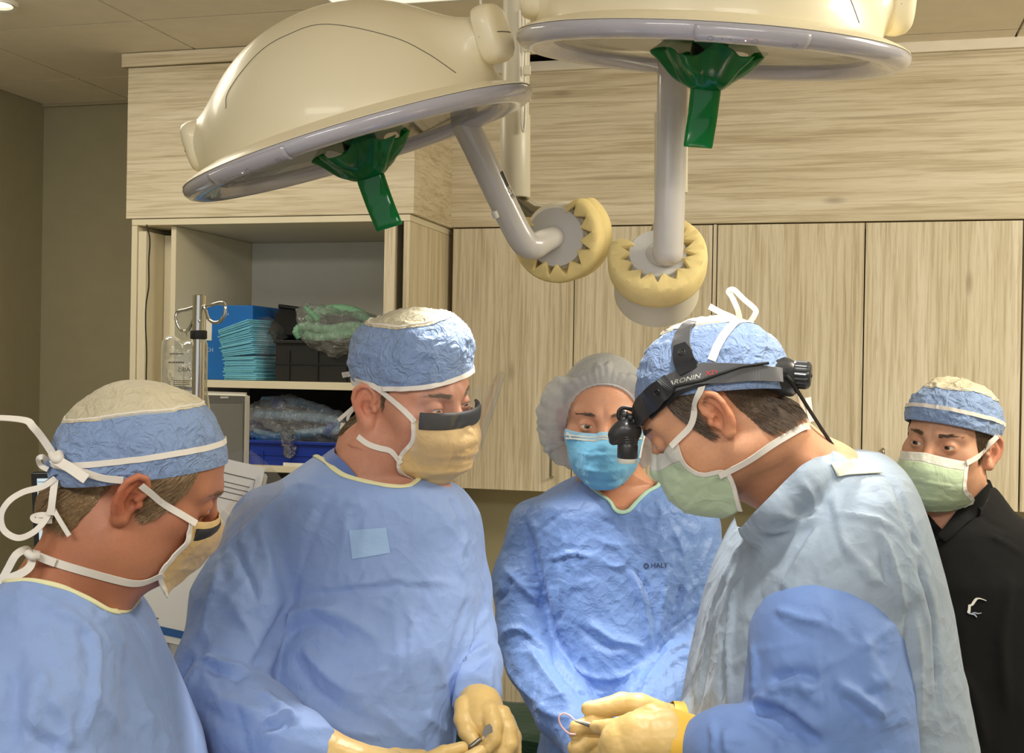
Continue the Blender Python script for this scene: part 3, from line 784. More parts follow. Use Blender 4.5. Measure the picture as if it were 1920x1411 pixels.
# computer display by the left wall
m_lcd = simple('lit_display', (186, 204, 216), 0.3, var=0.03, emis=0.55)
lm = thing('computer_monitor', 'black framed computer monitor behind the leftmost person', 'monitor', c2w(P(150, 1050, 3.1))*np.array([1, 1, 0]))
quad_slab('case', PQ([(66, 1095), (285, 1090), (285, 882), (57, 885)], 3.1), 0.03, m_dark, lm, 0.004)
scr = quad_slab('screen', PQ([(76, 1083), (275, 1080), (275, 894), (69, 897)], 3.094), 0.003, m_lcd, lm, 0.0005)
for k, (x0, y0, x1, y1, c) in enumerate([(70.5, 902, 110, 904, 0), (72, 925, 112, 926.2, 0), (72, 935, 73.5, 937, 1), (72, 941, 73.7, 943, 1), (72, 946, 73.7, 948, 1), (72, 951, 74, 953, 1), (80, 932, 105, 933.2, 0), (82, 940, 100, 941.5, 0), (84, 907, 88, 909, 1), (93, 907, 97, 909, 1)]):
    quad_slab('screen_text', PQ([(x0, y1), (x1, y1), (x1, y0), (x0, y0)], 3.092), 0.001, m_ink if c else m_bluelt, scr, 0)
cw = ORG[lm.name]
V, f = join([box_vf(cw+np.array([-0.14, -0.02, 0.90]), cw+np.array([0.14, 0.16, 0.915]), 0.003), box_vf(cw+np.array([-0.03, 0.06, 0.915]), cw+np.array([0.03, 0.08, 1.35]), 0.003)])
mesh_obj('stand', V, f, m_dark, lm, camf=False, smooth=False)
dk = box('side_table', cw+np.array([-0.35, -0.20, 0.86]), cw+np.array([0.17, 0.30, 0.895]), m_lam)
dk = None
# big tilted sheet on a grey stand
DS = 2.2
sh = thing('document_stand', 'tilted grey document stand holding a large white printed sheet', 'stand', c2w(P(330, 1200, DS))*np.array([1, 1, 0]))
quad_slab('backing', PQ([(210, 1225), (425, 1274), (500, 890), (290, 838)], DS+0.004), 0.015, m_grey, sh, 0.003)
V, f = lathe_vf([(0, 0.014), (0.010, 0.013), (0.012, 0.008), (0.012, 0.0)], 20, (0, -1, 0), P(304, 1213, DS+0.003)); mesh_obj('knob', V, f, m_blackr, sh)
cw = ORG[sh.name]
V, f = tube_vf([cw+np.array([0, 0.05, 1.2]), cw+np.array([0, 0.05, 0.03])], 0.02, 16); mesh_obj('post', V, f, m_grey, sh, camf=False)
V, f = lathe_vf([(0, 0.04), (0.05, 0.04), (0.13, 0.015), (0.15, 0.0), (0, 0)], 32, (0, 0, 1), cw+np.array([0, 0.05, 0.001])); mesh_obj('base', V, f, m_grey, sh, camf=False)
ps = thing('paper_sheet', 'large white printed sheet with a blue stripe, tilted behind the leftmost person', 'paper', c2w(P(350, 1050, DS-0.002)))
m_paper = simple('paper', (236, 233, 224), 0.7, var=0.02)
quad_slab('page', PQ([(212, 1182), (424, 1228), (497, 877), (292, 829)], DS-0.001), 0.0015, m_paper, ps, 0)
def on_sheet(u, v):   # u 0..1 left-right, v 0..1 top-bottom on the page
    tl, tr, br, bl = [np.array(q, float) for q in ((292, 829), (497, 877), (424, 1228), (212, 1182))]
    return (tl*(1-u)+tr*u)*(1-v)+(bl*(1-u)+br*u)*v
def sheet_quad(name, u0, v0, u1, v1, mat):
    L = [on_sheet(u0, v1), on_sheet(u1, v1), on_sheet(u1, v0), on_sheet(u0, v0)]
    quad_slab(name, PQ(L, DS-0.003), 0.0005, mat, ps, 0)
sheet_quad('blue_stripe', 0.03, 0.925, 0.97, 0.965, simple('print_blue', (40, 92, 150), 0.6))
for k, (u0, v0, u1, v1) in enumerate([(0.55, 0.07, 0.93, 0.075), (0.93, 0.07, 0.934, 0.2), (0.5, 0.115, 0.9, 0.119), (0.5, 0.14, 0.9, 0.144), (0.5, 0.165, 0.88, 0.169), (0.2, 0.885, 0.36, 0.892), (0.5, 0.2, 0.9, 0.204)]):
    sheet_quad('printed_line', u0, v0, u1, v1, m_ink)
# cart with tubing behind, low, between the left man and his neighbour
V, f = tube_vf(catmull([P(303, 1240, 2.18), P(306, 1290, 2.18), P(315, 1340, 2.18), P(322, 1411, 2.18), P(324, 1600, 2.18)], 6), 0.004, 8)
tag(mesh_obj('tubing', V, f, simple('clear_tube', (205, 205, 190), 0.25, trans=0.3)), 'pale tubing hanging below the document stand', 'tube')
cart = thing('equipment_cart', 'beige equipment cart low behind the two left people', 'cart', c2w(P(405, 900, 3.05))*np.array([1, 1, 0])+np.array([0, 0.05, 0]))
cw = ORG[cart.name]
m_beige = simple('beige_plastic', (182, 172, 146), 0.5)
V, f = box_vf(cw+np.array([-0.16, -0.15, 0.1]), cw+np.array([0.16, 0.18, 1.0]), 0.01); mesh_obj('body', V, f, m_beige, cart, camf=False, smooth=False)
for k in range(3):
    V, f = box_vf(cw+np.array([-0.15, -0.165, 0.15+0.28*k]), cw+np.array([0.15, -0.15, 0.40+0.28*k]), 0.004); mesh_obj('drawer', V, f, m_beige, cart, camf=False, smooth=False)
for sx in (-0.13, 0.13):
    for sy in (-0.1, 0.17):
        V, f = lathe_vf([(0, -0.012), (0.045, -0.012), (0.05, -0.006), (0.05, 0.006), (0.045, 0.012), (0, 0.012)], 20, (1, 0, 0), cw+np.array([sx, sy, 0.051])); mesh_obj('caster', V, f, m_blackr, cart, camf=False)
# side table for the computer
st = bpy.data.objects['side_table']; tag(st, 'grey side table top under the black computer monitor', 'table')
cw = ORG['computer_monitor']
for sx in (-0.33, 0.15):
    for sy in (-0.18, 0.28):
        V, f = box_vf(cw+np.array([sx-0.02, sy-0.02, 0.0]), cw+np.array([sx+0.02, sy+0.02, 0.86])); 
        mesh_obj('leg', V, f, m_grey, st, camf=False, smooth=False)
# dark case with a green cloth, glimpsed between the middle two people
gc = thing('equipment_case', 'black equipment case glimpsed beside the gloved hand', 'case', c2w(P(960, 1395, 3.0))*np.array([1, 1, 0]))
cw = ORG[gc.name]
V, f = box_vf(cw+np.array([-0.14, -0.12, 0.0]), cw+np.array([0.16, 0.18, 0.86]), 0.01); mesh_obj('body', V, f, m_dark, gc, camf=False, smooth=False)
V, f = box_vf(cw+np.array([-0.10, -0.13, 0.5]), cw+np.array([0.12, -0.12, 0.8]), 0.004); mesh_obj('panel', V, f, m_blackr, gc, camf=False, smooth=False)
m_gcloth = fabric('dark_green_cloth', (28, 62, 44), rough=0.8)
u = np.linspace(-0.16, 0.18, 24); v = np.linspace(0, 1, 22)
G = []
for uu in u:
    for vv in v:
        s = vv*0.46; 
        if s < 0.30: y, z = 0.17-s, 0.868
        else: y, z = -0.135-0.012*abs(math.sin(uu*40))*(s-0.30)/0.16, 0.868-(s-0.30)
        G.append(cw+np.array([uu, y, z+0.003*math.sin(uu*30+vv*9)]))
mesh = mesh_obj('cloth', np.array(G), grid_faces(24, 22), m_gcloth, camf=False)
mesh.modifiers.new('thickness', 'SOLIDIFY').thickness = 0.003
tag(mesh, 'dark green cloth folded over the black equipment case', 'cloth')

# ------------------------------------------------------------------ decals pressed on to a surface
def cast_px(bvh, px, py):
    d = Vector(P(px, py, 1.0)).normalized()
    hit, nrm, idx, dist = bvh.ray_cast(Vector((0, 0, 0)), d)
    return (None, None) if hit is None else (np.array(hit), np.array(nrm))
def cast_path(bvh, pts, n=5, off=0.0):
    pts = np.asarray(pts, float)
    out, nr = [], []
    for q in catmull(np.c_[pts, np.zeros(len(pts))], n)[:, :2]:
        h, nn = cast_px(bvh, *q)
        if h is not None: 
            if nn@h > 0: nn = -nn
            out.append(h+nn*off); nr.append(nn)
    return np.array(out), np.array(nr)
def decal_grid(name, corners, bvh, mat, parent, off=0.0006, n=8, fallback=None):
    c = np.array(corners, float); V = []
    last = fallback
    for i in range(n+1):
        for j in range(n+1):
            u, v = i/n, j/n
            q = (c[0]*(1-u)+c[1]*u)*(1-v)+(c[3]*(1-u)+c[2]*u)*v
            h, nn = cast_px(bvh, *q)
            if h is None: h = P(*q, last[1]) if last is not None else P(*q, 2.0); nn = np.zeros(3)
            else:
                last = h
                if nn@h > 0: nn = -nn
            V.append(h+nn*off)
    return mesh_obj(name, np.array(V), grid_faces(n+1, n+1), mat, parent)
def decal_text(body, org, ux, uy, bvh, mat, parent, name='lettering', off=0.0008):
    V, fs = flat_text(body, 1.0, mat)
    ux = np.asarray(ux, float); uy = np.asarray(uy, float); W = []
    last = None
    for v in V:
        q = np.asarray(org)+v[0]*ux+v[1]*uy
        h, nn = cast_px(bvh, *q)
        if h is None: h = last if last is not None else P(*q, 1.7); nn = np.zeros(3)
        else:
            last = h
            if nn@h > 0: nn = -nn
        W.append(h+nn*off)
    return mesh_obj(name, np.array(W), fs, mat, parent, smooth=False)

# ------------------------------------------------------------------ surgical lamps
m_shell = simple('lamp_shell_cream', (242, 231, 198), 0.38, var=0.01, coat=0.15)
m_bezel = simple('lamp_bezel_lilac', (188, 186, 196), 0.16, var=0.02, coat=0.6)
m_mirror = simple('lamp_reflector', (205, 200, 190), 0.12, 0.9, var=0.03)
m_lens = clear_film('lamp_lens', (0.96, 0.97, 0.98), 0.10, 0.03)
m_green = NT('green_handle_cover'); 
def _green():
    s = m_green; v = s.coord()
    s.l(s.ramp(s.noise(v, 20, 3), [(0.3, tuple(lin((10, 112, 60)))), (0.7, tuple(lin((18, 146, 80))))]), s.b.inputs['Base Color'])
    s.b.inputs['Roughness'].default_value = 0.16; s.b.inputs['Coat Weight'].default_value = 0.5; s.b.inputs['Coat Roughness'].default_value = 0.05
    tr = s.n('ShaderNodeBsdfTranslucent'); tr.inputs[0].default_value = (*lin((40, 210, 120)), 1)
    mx = s.n('ShaderNodeMixShader'); mx.inputs[0].default_value = 0.42
    s.l(s.b.outputs[0], mx.inputs[1]); s.l(tr.outputs[0], mx.inputs[2]); s.l(mx.outputs[0], s.t.nodes['Material Output'].inputs['Surface'])
_green(); m_green = m_green.m
m_arm = simple('lamp_arm_grey', (206, 202, 196), 0.25, var=0.01, coat=0.4)
m_cream = simple('lamp_column_cream', (222, 216, 196), 0.35, var=0.01)
m_foam = simple('yellow_foam', (238, 216, 150), 0.9, var=0.05, nscale=30, bump=0.5, bscale=500, sss=0.12)
m_hub = simple('hub_grey', (205, 203, 198), 0.4, var=0.02)
m_seam = simple('dark_seam', (105, 98, 82), 0.6)
m_icon = simple('panel_icon_grey', (120, 118, 124), 0.4)
m_dot = simple('indicator_dot', (250, 250, 250), 0.4, emis=1.0)

def knob_vf(R, L, e, b, n, org, sgn):
    # rounded cap seen end on: superellipse outline, domed end
    A = np.linspace(0, 2*np.pi, 40, endpoint=False); rows = []
    prof = [(0.80, 0.0), (0.97, 0.004), (1.0, 0.012), (1.0, L*0.55), (0.94, L*0.8), (0.8, L*0.94), (0.5, L*1.0), (0.0001, L*1.02)]
    for r, h in prof:
        c, s = np.cos(A), np.sin(A)
        q = (np.abs(c)**3.2+np.abs(s)**3.2)**(-1/3.2)
        rows.append(np.asarray(org)+sgn*h*np.asarray(e)+(R*r*q*c)[:, None]*np.asarray(b)+(R*1.12*r*q*s)[:, None]*np.asarray(n))
    V = np.array(rows).reshape(-1, 3)
    return V, [tuple(q[::-1]) for q in grid_faces(len(prof), 40, False, True)]
def lamp(c, e, n, label, panel_arc, strap_bend, seams, kang=(0.0, 0.0), rk=(0.262, 0.262)):
    kdir = {-1: np.array([math.cos(kang[0]), math.sin(kang[0]), 0]), 1: np.array([math.cos(kang[1]), math.sin(kang[1]), 0])}
    e = unit(e); n = unit(np.asarray(n)-(np.asarray(n)@e)*e); b = np.cross(n, e)
    A = np.stack([e, b, n])                                   # local (u, v, w) -> camera frame: q @ A + c
    t = thing('surgical_lamp', label, 'surgical lamp', c2w(c), 'surgical ceiling lamps with green handle covers')
    L = lambda V: np.asarray(V, float)@A+c
    def shell(p):
        d = ell(p, (0, 0, 0.0), (0.264, 0.255, 0.226))
        for sg, w, R0 in ((-1, 0.066, rk[0]), (1, 0.088, rk[1])):
            o = kdir[sg]*sg
            pod = rcone(p, o*0.18+np.array([0, 0, w-0.002]), o*(R0-0.004)+np.array([0, 0, w-0.004]), 0.050, 0.037)
            d = smin(d, pod, 0.045)
        return smax(d, -(p[:, 2]-0.008), 0.006)
    V, Q = nets(shell, (-0.31, -0.30, -0.03), (0.31, 0.30, 0.25), 0.0055)
    sh = mesh_obj('shell', L(V), Q, m_shell, t)
    bv = bvh_of(V, Q)
    for path in seams:
        pts = []
        for u, w in catmull(np.c_[np.array(path), np.zeros(len(path))], 10)[:, :2]:
            h = bv.ray_cast(Vector((u, -1, w)), Vector((0, 1, 0)))
            if h[0] is not None: pts.append(np.array(h[0])+np.array(h[1])*0.0)
        if len(pts) > 3:
            V2, f = tube_vf(np.array(pts), 0.0009, 6); mesh_obj('seam', L(V2), f, m_seam, sh)
    for sg, w, R, R0 in ((-1, 0.064, 0.038, rk[0]), (1, 0.086, 0.042, rk[1])):
        ev = kdir[sg]; bv_ = np.array([-ev[1], ev[0], 0.0])
        o = ev*sg*R0+np.array([0, 0, w])
        V2, f = knob_vf(R, 0.038, ev, bv_, (0, 0, 1), o, sg)
        k = mesh_obj('knob', L(V2), f if sg > 0 else [q[::-1] for q in f], m_shell, t)
        g = []
        for yy in np.linspace(-0.985, 0.985, 25):
            x = 0.0386*(1-abs(yy)**4.5)**0.4 if abs(yy) < 0.97 else 0.010
            g.append(o+ev*sg*x+bv_*R*yy+np.array([0, 0, -0.004]))
        V2, f = tube_vf(np.array(g), 0.0009, 6); mesh_obj('seam', L(V2), f, m_seam, k)
    z = (0, 0, 1)
    V2, f = lathe_vf([(0.245, 0.022), (0.262, 0.019), (0.285, 0.012), (0.300, 0.006), (0.3065, 0.0015), (0.3065, 0.0006), (0.25, 0.0006)], 120, z)
    mesh_obj('upper_ring', L(V2), f, m_shell, t)
    V2, f = lathe_vf([(0.25, 0.0), (0.3055, 0.0), (0.3085, -0.004), (0.3075, -0.011), (0.302, -0.018), (0.292, -0.0225), (0.280, -0.0235), (0.266, -0.020), (0.252, -0.012), (0.244, -0.006), (0.244, 0.004)], 120, z)
    bz = mesh_obj('bezel', L(V2), f, m_bezel, t)
    V2, f = lathe_vf([(0.246, -0.002), (0.236, 0.006), (0.20, 0.020), (0.15, 0.032), (0.08, 0.040), (0.03, 0.042), (0.03, 0.02), (0.0, 0.02)], 96, z)
    mesh_obj('reflector', L(V2), f, m_mirror, t)
    V2, f = lathe_vf([(0.0, -0.0105), (0.15, -0.0105), (0.25, -0.0095)], 96, z)
    mesh_obj('lens', L(V2), f, m_lens, t)
    V2, f = lathe_vf([(0.028, 0.02), (0.030, -0.012), (0.026, -0.03), (0.012, -0.042), (0.010, -0.062), (0.0, -0.064)], 32, z)
    mesh_obj('handle', L(V2), f, m_dark, t)
    # control panel on the near bezel, with its key marks
    a0, a1 = panel_arc
    prof = [(0.3078, -0.0055), (0.3092, -0.0075), (0.3085, -0.012), (0.3035, -0.0188), (0.2955, -0.0232), (0.289, -0.0245), (0.287, -0.0235)]
    V2, f = lathe_vf(prof, 24, z, (0, 0, 0), (1, 0, 0), (a0, a1))
    pn = mesh_obj('control_panel', L(V2), f, m_bezel, bz)
    pn.modifiers.new('thickness', 'SOLIDIFY').thickness = 0.0012
    def on_bezel(a, k): 
        r, w = prof[3][0]*(1-k)+prof[4][0]*k+0.0007, prof[3][1]*(1-k)+prof[4][1]*k-0.0008
        return np.array([r*math.cos(a), r*math.sin(a), w])
    nb = unit((0.4, 0, -0.9))
    for fr_, R in ((0.14, 0.0045), (0.52, 0.0045), (0.88, 0.004)):
        a = a0+(a1-a0)*fr_; o = on_bezel(a, 0.4)
        nn = unit(np.array([math.cos(a)*0.5, math.sin(a)*0.5, -0.85])); xa = np.array([-math.sin(a), math.cos(a), 0])
        ya = np.cross(nn, xa)
        cc = [o+R*(math.cos(q)*xa+math.sin(q)*ya) for q in np.linspace(0, 2*np.pi, 20, endpoint=False)]
        V2, f = tube_vf(np.array(cc), 0.0004, 5, closed=True); mesh_obj('key_mark', L(V2), f, m_icon, pn)
    for i, fr_ in enumerate((0.24, 0.31, 0.38, 0.44)):
        a = a0+(a1-a0)*fr_; o = on_bezel(a, 0.4); nn = unit(np.array([math.cos(a)*0.5, math.sin(a)*0.5, -0.85]))
        V2, f = lathe_vf([(0, 0.0004), (0.0011, 0.0003), (0.0013, 0)], 10, nn, o); mesh_obj('indicator', L(V2), f, m_dot if i == 3 else m_icon, pn)
    # green handle cover: ruffled skirt over a flat sleeve
    nu, nv = 120, 26; V2 = np.zeros((nu, nv, 3))
    al = np.linspace(0, 2*np.pi, nu, endpoint=False)
    for j in range(nv):
        s = j/(nv-1)
        r = 0.018+0.062*s**0.8
        ruf = s**1.6*(0.010*np.sin(5*al+0.7)+0.006*np.sin(9*al+2.0)+0.004*np.sin(14*al))
        w = -0.068+0.056*s**1.25+s**2*(0.007*np.sin(4*al+1.1)+0.005*np.sin(7*al))+0.0035*np.sin(3*al+6*s)*np.sin(np.pi*s)
        V2[:, j] = np.stack([(r+ruf)*np.cos(al)*1.0, (r+ruf)*np.sin(al)*0.8, w], 1)
    gcov = mesh_obj('handle_cover', L(V2.reshape(-1, 3)), grid_faces(nu, nv, True), m_green, t)
    gcov.modifiers.new('thickness', 'SOLIDIFY').thickness = 0.001
    rows = []
    al = np.linspace(0, 2*np.pi, 32, endpoint=False)
    for j in range(24):
        s = j/23; w = -0.060-0.098*s
        hw = 0.0245-0.001*s; ht = 0.013*(1-s)+0.006*s
        if j == 23: hw *= 0.96; ht *= 0.5
        c_, s_ = np.cos(al), np.sin(al)
        x = hw*np.sign(c_)*np.abs(c_)**0.6; y = ht*np.sign(s_)*np.abs(s_)**0.8
        rows.append(np.stack([x+strap_bend[0]*s*s, y+strap_bend[1]*s*s+0.0008*np.sin(14*s+3*x/hw), np.full(32, w)], 1))
    V2 = np.array(rows).reshape(-1, 3); f = [tuple(q[::-1]) for q in grid_faces(24, 32, False, True)]; f.append(tuple(range(23*32, 24*32))[::-1])
    mesh_obj('cover_sleeve', L(V2), f, m_green, gcov)
    return t, A, sh

def hub(t, org, a, up, Rd, Ro, arc, back, teeth=11, layers=2):
    # disc with a wrapped, notched foam bumper; a = axis towards the front
    a = unit(a); up = unit(np.asarray(up)-(np.asarray(up)@a)*a); rt = np.cross(a, up); rt = -rt
    V, f = lathe_vf([(0, 0.004), (Rd*0.96, 0.004), (Rd, 0.0), (Rd, -0.03)], 64, a, org); mesh_obj('hub_disc', V, f, m_hub, t)
    w2 = 1.14 if layers == 2 else 1.5
    V, f = lathe_vf([(Rd*1.0, -0.004), (Rd*1.13, -0.012), (Rd*1.14, -0.045), (Rd*1.12, -0.047), (Rd*w2, -0.050), (Rd*w2, -0.085), (Rd*w2, -back), (Rd*w2*0.8, -back-0.012), (0, -back-0.014)], 64, a, org)
    hb_ = mesh_obj('hub_body', V, f, m_cream, t)
    n = 260; th = np.linspace(arc[0], arc[1], n); rows = []
    for i, q in enumerate(th):
        s = i/(n-1)
        ph = 15*np.pi*2*s*0.5*1.0
        tooth = (0.5+0.5*math.cos(teeth*2*np.pi*s+0.9*math.sin(7*s)+0.4))**0.55
        jit = 0.85+0.22*math.sin(19*s+2)+0.12*math.sin(47*s)
        rin = Rd*1.24-Rd*0.38*tooth*min(1.1, jit)
        endt = min(1.0, min(s, 1-s)*22); endt = math.sin(endt*np.pi/2)
        R = Ro*(0.84+0.16*endt)
        prof = [(Rd*1.15, -0.092), (R*0.94, -0.092), (R*0.99, -0.086), (R, -0.07), (R*0.99, -0.052), (R*0.945, -0.045), (R*0.935, -0.041), (R*0.955, -0.037), (R, -0.030), (R*1.005, -0.012), (R*0.985, 0.003), (R*0.93, 0.009), ((R*0.93+rin)/2, 0.0115-0.002*tooth), (rin+0.004, 0.010-0.001*tooth), (rin, 0.005), (rin+0.001, -0.002), (rin+0.004, -0.012), (Rd*1.13, -0.016)]
        if layers == 1: prof = [(Rd*1.15, -0.048), (R*0.93, -0.048), (R*0.985, -0.042), (R, -0.032)]+prof[9:]
        c_, s_ = math.cos(q), math.sin(q)
        rows.append([np.asarray(org)+r*(c_*rt+s_*up)+h*a for r, h in prof])
    m = len(rows[0]); V = np.array(rows).reshape(-1, 3)
    f = [tuple(q) for q in grid_faces(n, m)]
    f.append(tuple(range(m))[::-1]); f.append(tuple(range((n-1)*m, n*m)))
    mesh_obj('foam_bumper', V, f, m_foam, hb_)

# lamp over the left pair
C1 = P(673, 262, 2.10)
arc_seam = [(-0.175, 0.09), (-0.163, 0.117), (-0.10, 0.158), (-0.047, 0.17), (0.014, 0.167), (0.106, 0.117), (0.15, 0.08), (0.187, 0.038)]
t1, A1, sh1 = lamp(C1, (0.957, 0.0, 0.290), (-0.29, -0.12, 0.957), 'surgical lamp tilted above the tall cabinet with foam wrapped arm joint', (math.radians(-137), math.radians(-107)), (0.006, -0.004), [arc_seam], (math.radians(6), math.radians(-26)), (0.245, 0.275))
apts = [P(838, 175, 2.30), P(862, 215, 2.30), P(890, 268, 2.31), P(930, 352, 2.33), P(962, 418, 2.35), P(978, 447, 2.36), P(990, 460, 2.37), P(1004, 460, 2.38), P(1020, 452, 2.40), P(1040, 444, 2.43)]
V, f = tube_vf(catmull(apts, 6), np.interp(np.arange(len(catmull(apts, 6))), [0, 40, 54], [0.0265, 0.0265, 0.0215]), 28); arm1 = mesh_obj('arm', V, f, m_arm, t1)
bv = bvh_of(V, [q for q in f if len(q) == 4])
decal_grid('arm_label', [(937, 323), (942, 320), (954, 348), (950, 352)], bv, m_dark, arm1, 0.0006, 5, P(945, 335, 2.3))
decal_text('CE', (957, 361), (9, 18), (8, -4), bv, m_ink, arm1)
V, f = tube_vf([P(926, 396, 2.31), P(931, 408, 2.315)], [0.006, 0.006], 8); mesh_obj('clip', V, f, m_white, arm1)
hub(t1, P(1042, 444, 2.43), (-0.36, -0.92, -0.16), (0, 0, 1), 0.060, 0.092, (math.radians(62), math.radians(-212)), 0.12)
# drop column of lamp one
DC = 2.55
ctop = w2c(onZ(972, -70, ZC-0.003)) if False else None
def column(t, px, y0, y1, d, r_up, r_dn, ysp, lean=0.0):
    top = P(px+2, y0, d); 
    zt = ZC-0.004
    k = w2c(c2w(P(px, ysp, d))*np.array([1, 1, 0])+np.array([0, 0, zt]))
    V, f = tube_vf([k, P(px, ysp+8, d)], r_up, 28); u_ = mesh_obj('column', V, f, m_cream, t)
    V, f = lathe_vf([(r_up, 0), (r_dn*0.97, 0.0005), (r_dn, -0.002), (r_dn, -(y1-ysp)/F*d+0.003), (r_dn*0.96, -(y1-ysp)/F*d), (0.4*r_dn, -(y1-ysp)/F*d)], 40, (0, 0, 1), P(px, ysp, d)); mesh_obj('column_sleeve', V, f, m_cream, t)
    V, f = lathe_vf([(0.12, 0), (0.12, -0.03), (0.10, -0.045), (r_up, -0.05)], 48, (0, 0, 1), k+np.array([0, 0, 0.003])); mesh_obj('ceiling_canopy', V, f, m_cream, t)
    return u_
col1 = column(t1, 966, -100, 371, DC, 0.0285, 0.0315, 216)
V, f = tube_vf([P(968, 366, DC), P(972, 378, DC), P(1000, 400, 2.53), P(1060, 415, 2.52)], [0.017, 0.016, 0.02, 0.03], 20); mesh_obj('column_joint', V, f, m_steel, t1)
cab = catmull([P(984, -60, DC-0.03), P(986, 60, DC-0.034), P(984, 150, DC-0.034), P(985, 200, DC-0.038), P(983, 242, DC-0.038), P(979, 240, DC-0.038), P(977, 200, DC-0.036), P(975, 120, DC-0.034), P(974, 20, DC-0.033)], 8)
V, f = tube_vf(cab, 0.0028, 8); mesh_obj('cable', V, f, m_white, col1)
for y in (88, 132, 182):
    V, f = box_vf((-0.008, -0.004, -0.010), (0.008, 0.004, 0.010), 0.002); mesh_obj('cable_clip', V+P(988, y, DC-0.038), f, m_cream, col1, smooth=False)
# thin pendant cord hanging by the knob
V, f = tube_vf(catmull([P(900, -90, 2.14), P(901, 10, 2.14), P(903, 22, 2.14), P(905, 42, 2.14)], 6), 0.0022, 8)
pc = thing('pendant_cord', 'white cord with plug hanging beside the tilted lamp knob', 'cord', c2w(P(900, -90, 2.14)))
k_ = w2c(c2w(P(901, 10, 2.14))*np.array([1, 1, 0])+np.array([0, 0, ZC-0.004]))
V, f = tube_vf([k_, P(901, 0, 2.14), P(902, 18, 2.14)], 0.0022, 8); mesh_obj('cord', V, f, m_white, pc)
V, f = tube_vf([P(902, 16, 2.14), P(902, 20, 2.14), P(903, 24, 2.14), P(905, 40, 2.14)], [0.003, 0.005, 0.006, 0.008], 12); mesh_obj('plug', V, f, m_white, pc)

# lamp over the surgeon
C2 = P(1331, 88, 1.95)
arc2 = [(-0.187, 0.038), (-0.14, 0.10), (-0.10, 0.15), (-0.047, 0.17), (0.047, 0.17), (0.10, 0.15), (0.15, 0.09), (0.187, 0.03)]
t2, A2, sh2 = lamp(C2, (0.997, 0.0, -0.077), (0.077, -0.165, 0.997), 'level surgical lamp cut by the photo top above the headlight wearer', (math.radians(-102), math.radians(-72)), (-0.004, -0.004), [arc2], (0.0, 0.0), (0.268, 0.272))
apts = [P(1264, 60, 2.16), P(1262, 130, 2.16), P(1258, 300, 2.17), P(1254, 430, 2.175), P(1252, 478, 2.18)]
q = catmull(apts, 8)
q = np.vstack([q, P(1251.5, 488, 2.18), P(1251, 494, 2.18), P(1251, 498, 2.18)])
rr = np.full(len(q), 0.0272); rr[-3:] = (0.0235, 0.017, 0.004)
V, f = tube_vf(q, rr, 28); arm2 = mesh_obj('arm', V, f, m_arm, t2)
V, f = tube_vf([P(1249, 478, 2.185), P(1236, 477, 2.20), P(1232, 476, 2.215)], [0.02, 0.0215, 0.0215], 24); mesh_obj('arm_stub', V, f, m_arm, arm2)
hub(t2, P(1233, 476, 2.215), (-0.08, -0.83, 0.50), (0, 0, 1), 0.053, 0.090, (math.radians(78), math.radians(-205)), 0.12, 11, 1)
col2 = column(t2, 1258, -100, 362, 2.50, 0.0235, 0.034, 211)
V, f = tube_vf([P(1257, 352, 2.5), P(1256, 380, 2.49), P(1246, 430, 2.42), P(1243, 470, 2.34)], [0.017, 0.018, 0.026, 0.035], 20); mesh_obj('column_joint', V, f, m_steel, t2)

def spot(name, org, target, power, half, blend, rad, col):
    d = bpy.data.lights.new(name, 'SPOT'); d.energy = power; d.color = col; d.spot_size = 2*half; d.spot_blend = blend; d.shadow_soft_size = rad
    o = bpy.data.objects.new(name, d); COL.objects.link(o)
    a, b_ = c2w(org), c2w(target)
    o.location = a; o.rotation_euler = (Vector(b_)-Vector(a)).to_track_quat('-Z', 'Y').to_euler()
    return o
FIELD = P(1120, 1370, 1.74)
spot('lamp_beam', C1-A1[2]*0.13+A1[0]*0.06, P(1120, 1240, 2.06), 26, math.radians(21), 0.6, 0.05, (1, 0.97, 0.90))
spot('lamp_beam', C2-A2[2]*0.165, P(1360, 820, 1.62), 30, math.radians(27), 0.5, 0.04, (1, 0.97, 0.90))
spot('lamp_beam', C2-A2[2]*0.03-A2[0]*0.20, P(845, 660, 1.80), 42, math.radians(8), 0.08, 0.03, (1, 0.97, 0.90))
spot('lamp_beam', C1-A1[2]*0.04+A1[0]*0.20, P(1135, 1335, 1.65), 42, math.radians(5.5), 0.8, 0.03, (1, 0.97, 0.90))
# third lamp head of the same set, above the photograph's upper edge, aimed at the surgeon's head and hands
spot('lamp_beam', np.array([0.36, 1.30, 0.78]), P(1320, 745, 1.62), 32, math.radians(16), 0.4, 0.05, (1, 0.97, 0.90))

# ------------------------------------------------------------------ people: shared builders
m_gown = fabric('gown_blue', (138, 164, 216), crinkle=0.30, cscale=9, var=0.05, fine=0.10, facet=7)
m_gown2 = fabric('gown_blue_deep', (112, 142, 200), crinkle=0.25, cscale=8, var=0.05, fine=0.08, facet=6)
m_gownw = fabric('gown_blue_bright', (116, 150, 212), crinkle=0.30, cscale=11, var=0.05, fine=0.2, spec=0.5, rough=0.5, facet=9)
m_gowns = fabric('gown_pale_blue_grey', (148, 163, 180), crinkle=0.30, cscale=9, var=0.05, fine=0.1, facet=7)
m_patch = fabric('gown_patch', (160, 194, 236), crinkle=0.1, cscale=20, var=0.10)
m_scrub = fabric('scrub_top_blue', (92, 116, 178), crinkle=0.15, cscale=10)
m_jacket = fabric('black_jacket', (15, 15, 16), crinkle=0.12, cscale=6, rough=0.8, sheen=0.05, spec=0.2)
m_cap = fabric('cap_blue', (138, 162, 204), crinkle=0.6, cscale=42, var=0.05, fine=0.35)
